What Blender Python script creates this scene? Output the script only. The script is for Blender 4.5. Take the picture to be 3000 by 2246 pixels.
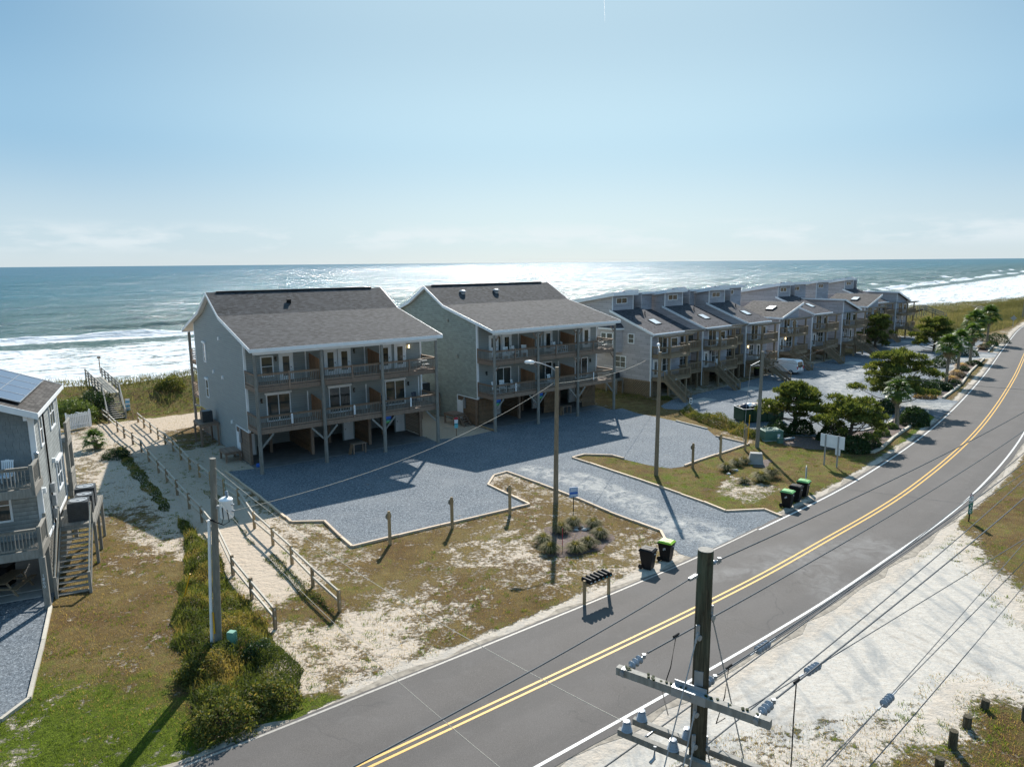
import bpy, math, random
import numpy as np
from mathutils import Vector, Matrix
# ------------------------------------------------------------------ scene basics
for o in list(bpy.data.objects): bpy.data.objects.remove(o)
SC = bpy.context.scene
COL = SC.collection
F, H, CX, CY = 2080.0, 15.5, 1500.0, 1123.0          # focal length in image pixels, drone height (m)
PITCH = math.atan(354 / F); ROLL = math.radians(0.5)
_c, _s, _cp, _sp = math.cos(ROLL), math.sin(ROLL), math.cos(PITCH), math.sin(PITCH)
cam_d = bpy.data.cameras.new('drone_camera'); cam = bpy.data.objects.new('drone_camera', cam_d); COL.objects.link(cam)
cam_d.sensor_fit = 'HORIZONTAL'; cam_d.sensor_width = 36.0; cam_d.lens = F / 3000 * 36
cam_d.clip_start = 0.3; cam_d.clip_end = 60000
cam.matrix_world = Matrix(((_c, _s, 0, 0), (-_s * _sp, _c * _sp, -_cp, 0), (-_s * _cp, _c * _cp, _sp, H), (0, 0, 0, 1)))
SC.camera = cam
SUN_AZ, SUN_EL = math.radians(4.6), math.radians(37.0)  # azimuth from +Y towards +X
W = bpy.data.worlds.new('World'); SC.world = W; W.use_nodes = True
nt = W.node_tree; bg = nt.nodes['Background']; bg.inputs['Strength'].default_value = 0.105
sky = nt.nodes.new('ShaderNodeTexSky'); sky.sky_type = 'NISHITA'; sky.sun_disc = False
sky.sun_elevation = SUN_EL; sky.sun_rotation = SUN_AZ; sky.altitude = 10; sky.air_density = 1.0; sky.dust_density = 0.3; sky.ozone_density = 2.0
SKYNODE = sky
sun_d = bpy.data.lights.new('sun', 'SUN'); sun_d.energy = 4.6; sun_d.angle = math.radians(0.53); sun_d.color = (1, .955, .88)
sun = bpy.data.objects.new('sun', sun_d); COL.objects.link(sun)
SUNV = Vector((math.sin(SUN_AZ) * math.cos(SUN_EL), math.cos(SUN_AZ) * math.cos(SUN_EL), math.sin(SUN_EL)))
sun.rotation_euler = SUNV.to_track_quat('Z', 'Y').to_euler(); sun.location = (0, 0, 60)
SC.view_settings.view_transform = 'Standard'; SC.view_settings.look = 'None'; SC.view_settings.gamma = 1.0
SC.view_settings.exposure = 0.62
SC.view_settings.use_curve_mapping = False
# thin bright cloud band low over the horizon, in the sky shader itself
def sky_clouds():
    n = nt.nodes; l = nt.links
    tc = n.new('ShaderNodeTexCoord'); sep = n.new('ShaderNodeSeparateXYZ'); l.new(tc.outputs['Generated'], sep.inputs[0])
    mp = n.new('ShaderNodeMapping'); mp.inputs['Scale'].default_value = (9, 9, 38); l.new(tc.outputs['Generated'], mp.inputs[0])
    nz = n.new('ShaderNodeTexNoise'); nz.inputs['Scale'].default_value = 1.0; nz.inputs['Detail'].default_value = 7; nz.inputs['Roughness'].default_value = .55
    l.new(mp.outputs[0], nz.inputs['Vector'])
    r = n.new('ShaderNodeValToRGB'); r.color_ramp.elements[0].position = .47; r.color_ramp.elements[1].position = .60
    l.new(nz.outputs[0], r.inputs[0])
    b = n.new('ShaderNodeValToRGB')                      # elevation band 1.2..4 degrees
    for e in list(b.color_ramp.elements)[1:]: b.color_ramp.elements.remove(e)
    b.color_ramp.elements[0].position = .0; b.color_ramp.elements[0].color = (0, 0, 0, 1)
    for p, v in ((.014, .15), (.026, 1), (.040, .9), (.056, .0)):
        e = b.color_ramp.elements.new(p); e.color = (v, v, v, 1)
    l.new(sep.outputs['Z'], b.inputs[0])
    m = n.new('ShaderNodeMath'); m.operation = 'MULTIPLY'; l.new(r.outputs[0], m.inputs[0]); l.new(b.outputs[0], m.inputs[1])
    m2 = n.new('ShaderNodeMath'); m2.operation = 'MULTIPLY'; m2.inputs[1].default_value = .55; l.new(m.outputs[0], m2.inputs[0])
    # clear autumn gradient by elevation, blended over the physical sky
    g = n.new('ShaderNodeValToRGB'); g.color_ramp.interpolation = 'EASE'
    st = [(.0, (.585, .69, .745)), (.03, (.53, .67, .755)), (.16, (.30, .515, .70)), (.30, (.18, .375, .58)), (.45, (.17, .36, .57)), (.75, (.16, .34, .56)), (1.0, (.15, .33, .55))]
    g.color_ramp.elements[0].position = 0; g.color_ramp.elements[1].position = 1
    g.color_ramp.elements[0].color = (*st[0][1], 1); g.color_ramp.elements[1].color = (*st[-1][1], 1)
    for p, v in st[1:-1]:
        e = g.color_ramp.elements.new(p); e.color = (*v, 1)
    l.new(sep.outputs['Z'], g.inputs[0])
    k = 1 / (.105 * 2 ** .55)
    sc = n.new('ShaderNodeVectorMath'); sc.operation = 'SCALE'; sc.inputs['Scale'].default_value = k; l.new(g.outputs[0], sc.inputs[0])
    # pale aureole of the high sun
    nd = n.new('ShaderNodeVectorMath'); nd.operation = 'NORMALIZE'; l.new(tc.outputs['Generated'], nd.inputs[0])
    dt = n.new('ShaderNodeVectorMath'); dt.operation = 'DOT_PRODUCT'; l.new(nd.outputs[0], dt.inputs[0]); dt.inputs[1].default_value = (math.sin(SUN_AZ) * math.cos(SUN_EL), math.cos(SUN_AZ) * math.cos(SUN_EL), math.sin(SUN_EL))
    gm = n.new('ShaderNodeMapRange'); gm.interpolation_type = 'SMOOTHSTEP'; gm.inputs['From Min'].default_value = .70; gm.inputs['From Max'].default_value = .985; l.new(dt.outputs['Value'], gm.inputs[0])
    gs = n.new('ShaderNodeVectorMath'); gs.operation = 'SCALE'; gs.inputs[0].default_value = (.30 * k, .29 * k, .19 * k); l.new(gm.outputs[0], gs.inputs['Scale'])
    ga = n.new('ShaderNodeVectorMath'); ga.operation = 'ADD'; l.new(sc.outputs[0], ga.inputs[0]); l.new(gs.outputs[0], ga.inputs[1])
    mh = n.new('ShaderNodeMix'); mh.data_type = 'RGBA'; mh.inputs[0].default_value = .95; l.new(sky.outputs[0], mh.inputs[6]); l.new(ga.outputs[0], mh.inputs[7])
    mx = n.new('ShaderNodeMix'); mx.data_type = 'RGBA'; l.new(m2.outputs[0], mx.inputs[0]); l.new(mh.outputs[2], mx.inputs[6])
    mx.inputs[7].default_value = (5.3, 5.7, 5.9, 1)
    l.new(mx.outputs[2], bg.inputs['Color'])
sky_clouds()
SC.render.engine = 'CYCLES'

# ------------------------------------------------------------------ image pixel to world helpers
def gp(px, py, z=0.0):  # px, py are image pixels, projected onto the plane at height z
    """the sight line through an image pixel (px, py) -> the point where it meets height z"""
    x = (px - CX) / F; y = -(py - CY) / F
    x, y = x * _c + y * _s, -x * _s + y * _c
    d = (x, _cp + y * _sp, -_sp + y * _cp); t = (z - H) / d[2]
    return (d[0] * t, d[1] * t)
def gq(px, py, Y):  # image pixel projected to the vertical plane at distance Y
    x = (px - CX) / F; y = -(py - CY) / F
    x, y = x * _c + y * _s, -x * _s + y * _c
    d = (x, _cp + y * _sp, -_sp + y * _cp); t = Y / d[1]
    return Vector((d[0] * t, Y, H + d[2] * t))
rng = np.random.default_rng(7); random.seed(5)
def vnoise(x, y, seed=0):
    xi = np.floor(x).astype(np.int64); yi = np.floor(y).astype(np.int64); fx = x - xi; fy = y - yi
    fx = fx * fx * (3 - 2 * fx); fy = fy * fy * (3 - 2 * fy)
    def h(a, b):
        n = (a * 374761393 + b * 668265263 + seed * 974634777) & 0xffffffff
        n = ((n ^ (n >> 13)) * 1274126177) & 0xffffffff
        return ((n ^ (n >> 16)) & 0xffff) / 65535.0
    return (h(xi, yi) * (1 - fx) + h(xi + 1, yi) * fx) * (1 - fy) + (h(xi, yi + 1) * (1 - fx) + h(xi + 1, yi + 1) * fx) * fy
def fbm(x, y, seed=0, o=4):
    s = 0; a = .5
    for i in range(o): s = s + a * vnoise(x * 2 ** i, y * 2 ** i, seed + i); a *= .5
    return s / (1 - .5 ** o)
def inpoly(x, y, poly):
    r = np.zeros(x.shape, bool); n = len(poly)
    for i in range(n):
        x0, y0 = poly[i][:2]; x1, y1 = poly[(i + 1) % n][:2]
        if y0 == y1: continue
        c = (y0 > y) != (y1 > y); r ^= c & (x < (x1 - x0) * (y - y0) / (y1 - y0) + x0)
    return r
def dist_line(x, y, pts):
    d = np.full(x.shape, 1e9)
    for (x0, y0), (x1, y1) in zip(pts[:-1], pts[1:]):
        L = (x1 - x0) ** 2 + (y1 - y0) ** 2 + 1e-9
        t = np.clip(((x - x0) * (x1 - x0) + (y - y0) * (y1 - y0)) / L, 0, 1)
        d = np.minimum(d, np.hypot(x - x0 - t * (x1 - x0), y - y0 - t * (y1 - y0)))
    return d

# ------------------------------------------------------------------ material helpers
def new_mat(name):
    m = bpy.data.materials.new(name); m.use_nodes = True; t = m.node_tree; b = t.nodes['Principled BSDF']; return m, t, b
def N(t, typ, **kw):
    n = t.nodes.new(typ)
    for k, v in kw.items():
        if k in n.inputs: n.inputs[k].default_value = v
        else: setattr(n, k, v)
    return n
def geo(t):
    n = t.nodes.get('GEO')
    if not n: n = t.nodes.new('ShaderNodeNewGeometry'); n.name = 'GEO'
    return n.outputs['Position']
def noise(t, scale, detail=4, rough=.55, vec=None, sc3=None, dist=0):
    n = N(t, 'ShaderNodeTexNoise', Scale=scale, Detail=detail, Roughness=rough, Distortion=dist)
    v = vec or geo(t)
    if sc3:
        m = N(t, 'ShaderNodeMapping'); m.inputs['Scale'].default_value = sc3; t.links.new(v, m.inputs[0]); v = m.outputs[0]
    t.links.new(v, n.inputs['Vector']); return n.outputs[0]
def ramp(t, fac, stops):
    r = N(t, 'ShaderNodeValToRGB'); el = r.color_ramp.elements
    el[0].position = stops[0][0]; el[1].position = stops[-1][0]
    def c(v): return (v, v, v, 1) if not isinstance(v, tuple) else (*v[:3], 1)
    el[0].color = c(stops[0][1]); el[1].color = c(stops[-1][1])
    for p, v in stops[1:-1]:
        e = el.new(p); e.color = c(v)
    t.links.new(fac, r.inputs[0]); return r.outputs[0]
def mix(t, fac, a, b, blend='MIX'):
    n = N(t, 'ShaderNodeMix', data_type='RGBA', blend_type=blend)
    for i, v in ((0, fac), (6, a), (7, b)):
        if isinstance(v, (int, float)): n.inputs[i].default_value = v if i == 0 else (v, v, v, 1)
        elif isinstance(v, tuple): n.inputs[i].default_value = (*v[:3], 1)
        else: t.links.new(v, n.inputs[i])
    return n.outputs[2]
def math_(t, op, a, b=0.5, clamp=False):
    n = N(t, 'ShaderNodeMath', operation=op, use_clamp=clamp)
    for i, v in ((0, a), (1, b)):
        if isinstance(v, (int, float)): n.inputs[i].default_value = v
        else: t.links.new(v, n.inputs[i])
    return n.outputs[0]
def bump(t, b, h, strength=.4, dist=.02):
    n = N(t, 'ShaderNodeBump', Strength=strength, Distance=dist); t.links.new(h, n.inputs['Height']); t.links.new(n.outputs[0], b.inputs['Normal']); return n
def plain(name, col, rough=.6, var=.18, scale=3, metal=0.0, bmp=.0, spec=.5):
    m, t, b = new_mat(name)
    n = noise(t, scale, 6)
    lo = tuple(c * (1 - var) for c in col); hi = tuple(min(1, c * (1 + var)) for c in col)
    t.links.new(ramp(t, n, [(.3, lo), (.7, hi)]), b.inputs['Base Color'])
    b.inputs['Roughness'].default_value = rough; b.inputs['Metallic'].default_value = metal; b.inputs['Specular IOR Level'].default_value = spec
    if bmp: bump(t, b, noise(t, scale * 8, 4), bmp, .02)
    return m
def wood(name, col, var=.35, rough=.75):
    m, t, b = new_mat(name)
    n1 = noise(t, 1.0, 5, .6, sc3=(14, 14, 2.5)); n2 = noise(t, .9, 3)
    oi = N(t, 'ShaderNodeObjectInfo')
    c = ramp(t, n1, [(.25, tuple(k * (1 - var) for k in col)), (.75, tuple(min(1, k * (1 + var)) for k in col))])
    c = mix(t, ramp(t, n2, [(.35, 0.0), (.7, .35)]), c, tuple(k * .55 + .03 for k in col))
    v = ramp(t, oi.outputs['Random'], [(0, .82), (1, 1.15)])
    c = mix(t, 1.0, c, v, 'MULTIPLY')
    t.links.new(c, b.inputs['Base Color']); b.inputs['Roughness'].default_value = rough
    bump(t, b, n1, .25, .01); return m
def siding(name, col, course=.18, side=False, shingle=0.0, rough=.7):
    """lap siding: fine relief courses by world height"""
    m, t, b = new_mat(name)
    sep = N(t, 'ShaderNodeSeparateXYZ'); t.links.new(geo(t), sep.inputs[0])
    zz = math_(t, 'DIVIDE', sep.outputs['Z'], course); fr = math_(t, 'FRACT', zz)
    prof = ramp(t, fr, [(0, 0.0), (.08, .9), (1.0, .35)])
    fl = math_(t, 'FLOOR', zz)
    cb = N(t, 'ShaderNodeCombineXYZ'); 
    h = math_(t, 'ADD', math_(t, 'MULTIPLY', sep.outputs['X'], .8), math_(t, 'MULTIPLY', sep.outputs['Y'], -.6))
    h2 = math_(t, 'ADD', math_(t, 'MULTIPLY', sep.outputs['X'], .6), math_(t, 'MULTIPLY', sep.outputs['Y'], .8))
    hh = math_(t, 'ADD', h, h2)
    if shingle:
        hs = math_(t, 'ADD', math_(t, 'DIVIDE', hh, shingle), math_(t, 'MULTIPLY', fl, .37))
        wn = N(t, 'ShaderNodeTexWhiteNoise', noise_dimensions='2D'); t.links.new(math_(t, 'FLOOR', hs), cb.inputs[0]); t.links.new(fl, cb.inputs[1]); t.links.new(cb.outputs[0], wn.inputs['Vector'])
        tone = ramp(t, wn.outputs['Value'], [(0, .86), (1, 1.12)])
        gap = ramp(t, math_(t, 'FRACT', hs), [(0, .6), (.05, 1.0)])
        tone = mix(t, 1.0, tone, gap, 'MULTIPLY')
    else:
        tone = ramp(t, noise(t, 1.0, 3, vec=None, sc3=(.5, .5, 6)), [(.3, .93), (.7, 1.06)])
    c = mix(t, 1.0, (*col, 1), tone, 'MULTIPLY')
    seam = ramp(t, fr, [(0, .38), (.14, .90), (1.0, 1.08)])
    c = mix(t, 1.0, c, seam, 'MULTIPLY')
    c = mix(t, ramp(t, noise(t, .5, 5), [(.4, 0.0), (.75, .22)]), c, tuple(k * .7 for k in col))
    t.links.new(c, b.inputs['Base Color']); b.inputs['Roughness'].default_value = rough
    bump(t, b, prof, .6, .02); return m
def shingle_roof(name, col, heading):
    m, t, b = new_mat(name)
    tc = N(t, 'ShaderNodeTexCoord'); sep = N(t, 'ShaderNodeSeparateXYZ'); t.links.new(tc.outputs['Object'], sep.inputs[0])
    ax = ('Y', 'X') if heading == 'y' else ('X', 'Y')
    r = math_(t, 'DIVIDE', sep.outputs[ax[0]], .15); fl = math_(t, 'FLOOR', r)
    u = math_(t, 'ADD', math_(t, 'DIVIDE', sep.outputs[ax[1]], .30), math_(t, 'MULTIPLY', fl, .41))
    cb = N(t, 'ShaderNodeCombineXYZ'); t.links.new(math_(t, 'FLOOR', u), cb.inputs[0]); t.links.new(fl, cb.inputs[1])
    wn = N(t, 'ShaderNodeTexWhiteNoise', noise_dimensions='2D'); t.links.new(cb.outputs[0], wn.inputs['Vector'])
    c = ramp(t, wn.outputs['Value'], [(0, tuple(k * .55 for k in col)), (.5, col), (1, tuple(k * 1.6 for k in col))])
    c = mix(t, ramp(t, noise(t, .35, 6), [(.35, 0.0), (.8, .5)]), c, tuple(k * 1.35 for k in col))
    line = ramp(t, math_(t, 'FRACT', r), [(0, .45), (.18, 1.0), (1, 1.0)])
    c = mix(t, 1.0, c, line, 'MULTIPLY')
    t.links.new(c, b.inputs['Base Color']); b.inputs['Roughness'].default_value = .85; b.inputs['Specular IOR Level'].default_value = .12
    bump(t, b, mix(t, .5, line, wn.outputs['Value']), .5, .012); return m
def leafmat(name, dark, light, trans=.45, rough=.55, tipmix=None):
    m, t, b = new_mat(name)
    at = N(t, 'ShaderNodeAttribute', attribute_name='r')
    oi = N(t, 'ShaderNodeObjectInfo')
    stops = [(0, dark), (1, light)] if not tipmix else [(0, dark), (.72, light), (1, tipmix)]
    c = ramp(t, at.outputs['Fac'], stops)
    c = mix(t, ramp(t, noise(t, .8, 3), [(.35, 0.0), (.7, .5)]), c, tuple(k * .65 for k in light))
    c = mix(t, 1.0, c, ramp(t, oi.outputs['Random'], [(0, .85), (1, 1.15)]), 'MULTIPLY')
    t.links.new(c, b.inputs['Base Color']); b.inputs['Roughness'].default_value = rough + .1; b.inputs['Specular IOR Level'].default_value = .3
    tr = N(t, 'ShaderNodeBsdfTranslucent'); t.links.new(mix(t, 1.0, c, (1.5, 1.45, .8), 'MULTIPLY'), tr.inputs[0])
    ms = N(t, 'ShaderNodeMixShader'); ms.inputs[0].default_value = trans
    t.links.new(b.outputs[0], ms.inputs[1]); t.links.new(tr.outputs[0], ms.inputs[2])
    t.links.new(ms.outputs[0], t.nodes['Material Output'].inputs[0]); return m

MT = {}
MT['trim'] = plain('white_trim', (.82, .84, .86), .5, .06, 2)
MT['white'] = plain('white_paint', (.85, .86, .87), .45, .05, 2)
MT['siding_a'] = siding('grey_lap_siding', (.30, .33, .33), .18)
MT['siding_b'] = siding('sage_lap_siding', (.31, .345, .305), .20, shingle=.32)
MT['siding_row'] = siding('mauve_grey_siding', (.46, .43, .44), .24, shingle=1.6)
MT['siding_row2'] = siding('blue_grey_siding', (.39, .40, .45), .24, shingle=1.6)
MT['siding_left'] = siding('pale_shingle_siding', (.30, .32, .315), .20, shingle=.25)
MT['shingle_wall'] = plain('blue_grey_wall_shingle', (.20, .235, .25), .75, .14, 2.5, bmp=.2)
MT['roof_a'] = shingle_roof('grey_roof_shingles', (.062, .062, .065), 'y')
MT['roof_x'] = shingle_roof('brown_roof_shingles', (.07, .064, .06), 'x')
MT['deck'] = wood('weathered_deck_wood', (.26, .18, .13))
MT['deck_old'] = wood('old_grey_brown_wood', (.27, .195, .12))
MT['wood_grey'] = wood('silver_grey_wood', (.26, .245, .215))
MT['wood_red'] = wood('cedar_panel_wood', (.30, .16, .085))
MT['wood_slat'] = wood('brown_slat_wood', (.24, .15, .085))
MT['wood_tan'] = wood('tan_treated_wood', (.36, .25, .13))
MT['timber'] = wood('landscape_timber_wood', (.62, .47, .33), .2)
MT['timber_pale'] = wood('bleached_timber_wood', (.50, .45, .37), .2)
def pole_wood():
    m, t, b = new_mat('tarred_pole_wood'); n1 = noise(t, 1.0, 7, .75, sc3=(22, 22, 1.3)); n2 = noise(t, 2.4, 4, .6)
    c = ramp(t, n1, [(.30, (.022, .018, .014)), (.5, (.085, .072, .048)), (.72, (.20, .175, .12))])
    sp = N(t, 'ShaderNodeSeparateXYZ'); t.links.new(geo(t), sp.inputs[0]); up = N(t, 'ShaderNodeMapRange'); t.links.new(sp.outputs['Z'], up.inputs[0]); up.inputs['From Min'].default_value = 8.6; up.inputs['From Max'].default_value = 10.2; up.inputs['To Max'].default_value = .75
    c = mix(t, math_(t, 'MULTIPLY', up.outputs[0], ramp(t, noise(t, 1.0, 5, .6, sc3=(5, 5, .8)), [(.4, 0.0), (.55, 1.0)])), c, (.105, .125, .085))
    c = mix(t, ramp(t, n2, [(.60, 0.0), (.68, .7)]), c, (.02, .016, .012)); t.links.new(c, b.inputs['Base Color']); b.inputs['Roughness'].default_value = .85; b.inputs['Specular IOR Level'].default_value = .15; bump(t, b, n1, .9, .03); return m
MT['pole'] = pole_wood()
MT['dark'] = plain('painted_underfloor_shade', (.02, .02, .022), .9, .1)
MT['metal'] = plain('galvanised_metal', (.36, .38, .40), .45, .15, 6, metal=.4)
MT['alu'] = plain('grey_conductor', (.13, .135, .14), .7, .1, 6, spec=.15)
MT['insul'] = plain('grey_porcelain', (.30, .34, .39), .25, .08, 6)
MT['black'] = plain('black_plastic', (.010, .010, .011), .55, .2, 4, spec=.2)
MT['ac'] = plain('dark_condenser_metal', (.045, .05, .055), .45, .2, 4)
MT['slab'] = plain('shade_darkened_slab_concrete', (.17, .17, .17), .9, .2, 1.5)  # concrete darkened so its colour carries the shade under the stilt houses
MT['concrete'] = plain('pale_concrete', (.34, .33, .31), .85, .15, 1.2, bmp=.2)
MT['green_lid'] = plain('lime_green_plastic', (.30, .52, .03), .4, .08, 4)
MT['mint_lid'] = plain('faded_green_plastic', (.19, .46, .15), .45, .08, 4)
MT['green_box'] = plain('utility_green_metal', (.08, .17, .13), .5, .12, 4)
MT['green_pale'] = plain('pale_green_plastic', (.16, .34, .25), .5, .1, 4)
MT['dumpster'] = plain('dark_green_steel', (.015, .06, .03), .55, .25, 2)
MT['blue'] = plain('blue_paint', (.02, .12, .5), .5, .08, 4)
MT['teal'] = plain('teal_paint', (.03, .30, .36), .5, .08, 4)
MT['signgreen'] = plain('sign_green', (.0, .17, .11), .45, .05, 4)
MT['red'] = plain('red_paint', (.5, .03, .05), .5, .08, 4)
MT['yellow'] = plain('yellow_plastic', (.75, .38, .01), .5, .08, 4)
MT['navy'] = plain('navy_plastic', (.01, .02, .05), .5, .1, 4)
MT['curtain'] = plain('beige_curtain', (.35, .33, .28), .8, .12, 6)
MT['bulb'] = new_mat('lit_lamp')[0]
_b = MT['bulb'].node_tree.nodes['Principled BSDF']; _b.inputs['Emission Color'].default_value = (1, .75, .35, 1); _b.inputs['Emission Strength'].default_value = 3; _b.inputs['Base Color'].default_value = (.8, .7, .5, 1)
def glass():
    m, t, b = new_mat('window_glass'); b.inputs['Base Color'].default_value = (.035, .045, .05, 1); b.inputs['Roughness'].default_value = .06
    b.inputs['Specular IOR Level'].default_value = .9
    t.links.new(ramp(t, noise(t, .6, 2), [(.35, (.02, .028, .03)), (.7, (.07, .085, .085))]), b.inputs['Base Color']); return m
MT['glass'] = glass()
def skylight_glass():
    m, t, b = new_mat('skylight_glass'); b.inputs['Base Color'].default_value = (.75, .8, .82, 1); b.inputs['Roughness'].default_value = .25; return m
MT['skylight'] = skylight_glass()
def solar():
    m, t, b = new_mat('solar_cell_glass'); b.inputs['Base Color'].default_value = (.02, .045, .11, 1); b.inputs['Roughness'].default_value = .22
    b.inputs['Coat Weight'].default_value = .6; b.inputs['Coat Roughness'].default_value = .3; b.inputs['Specular IOR Level'].default_value = .8; return m
MT['solar'] = solar()
MT['pine'] = leafmat('pine_needles', (.03, .05, .016), (.15, .185, .045), .38, tipmix=(.36, .32, .10))
MT['palm'] = leafmat('palm_frond_leaf', (.03, .06, .018), (.12, .19, .04), .38, .35)
MT['palmdead'] = leafmat('dry_palm_frond', (.16, .11, .06), (.32, .25, .15), .3)
MT['shrub'] = leafmat('dark_shrub_leaf', (.018, .04, .015), (.055, .095, .03), .25, .4)
MT['shrub_lt'] = leafmat('bright_shrub_leaf', (.05, .085, .025), (.17, .22, .06), .35, .45)
MT['scrub'] = leafmat('coastal_scrub_leaf', (.028, .05, .014), (.155, .175, .042), .42, tipmix=(.30, .22, .08))
MT['dunegrass'] = leafmat('dune_grass_blade', (.06, .07, .032), (.18, .165, .08), .35, tipmix=(.32, .26, .15))
MT['grassclump'] = leafmat('ornamental_grass_blade', (.055, .07, .025), (.22, .20, .08), .38, tipmix=(.42, .33, .18))
MT['pinkgrass'] = leafmat('tan_plume_grass_blade', (.30, .20, .12), (.55, .40, .26), .45)
MT['bark'] = plain('palm_bark', (.23, .19, .14), .9, .4, 9, bmp=.6)
MT['pinebark'] = plain('pine_bark', (.09, .07, .05), .9, .4, 9, bmp=.6)
MT['drygrass'] = leafmat('lawn_blade_dry', (.26, .165, .06), (.48, .35, .17), .5)
MT['greengrass'] = leafmat('lawn_blade_green', (.075, .12, .016), (.20, .27, .04), .45)
MT['rock'] = plain('pale_rock', (.5, .48, .45), .8, .2, 5, bmp=.4)

# ------------------------------------------------------------------ mesh helpers
def npmesh(name, V, Fc, r=None, smooth=False):
    V = np.asarray(V, np.float32).reshape(-1, 3); Fc = np.asarray(Fc, np.int32); k = Fc.shape[1]
    me = bpy.data.meshes.new(name); me.vertices.add(len(V)); me.vertices.foreach_set('co', V.ravel())
    me.loops.add(Fc.size); me.loops.foreach_set('vertex_index', Fc.ravel())
    me.polygons.add(len(Fc)); me.polygons.foreach_set('loop_start', np.arange(0, Fc.size, k, dtype=np.int32))
    me.polygons.foreach_set('loop_total', np.full(len(Fc), k, np.int32))
    if smooth: me.polygons.foreach_set('use_smooth', np.ones(len(Fc), bool))
    me.update(calc_edges=True)
    if r is not None:
        a = me.attributes.new('r', 'FLOAT', 'POINT'); a.data.foreach_set('value', np.asarray(r, np.float32).ravel())
    return me
def link(name, me, m=None, parent=None, loc=(0, 0, 0), rot=(0, 0, 0), scale=None, kind=None):
    o = bpy.data.objects.new(name, me); COL.objects.link(o); o.location = loc; o.rotation_euler = rot
    if scale: o.scale = scale
    if m is not None and me is not None and not me.materials: me.materials.append(MT[m] if isinstance(m, str) else m)
    if parent: o.parent = parent
    if kind: o['kind'] = kind
    return o
def tag(o, label, cat, group=None):
    o['label'] = label; o['category'] = cat
    if group: o['group'] = group
    return o
def thing(name, label, cat, loc=(0, 0, 0), rz=0.0, group=None):
    o = bpy.data.objects.new(name, None); COL.objects.link(o); o.location = loc; o.rotation_euler = (0, 0, rz); o.empty_display_size = .3
    return tag(o, label, cat, group)
def dup(root, loc, rz, label, group=None, scale=None):
    r = root.copy(); COL.objects.link(r); r.location = loc; r.rotation_euler = (0, 0, rz); r['label'] = label
    if scale: r.scale = (scale,) * 3
    if group: r['group'] = group
    for ch in list(root.children):
        c = ch.copy(); COL.objects.link(c); c.parent = r
        for g in list(ch.children):
            d = g.copy(); COL.objects.link(d); d.parent = c
    return r
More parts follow.
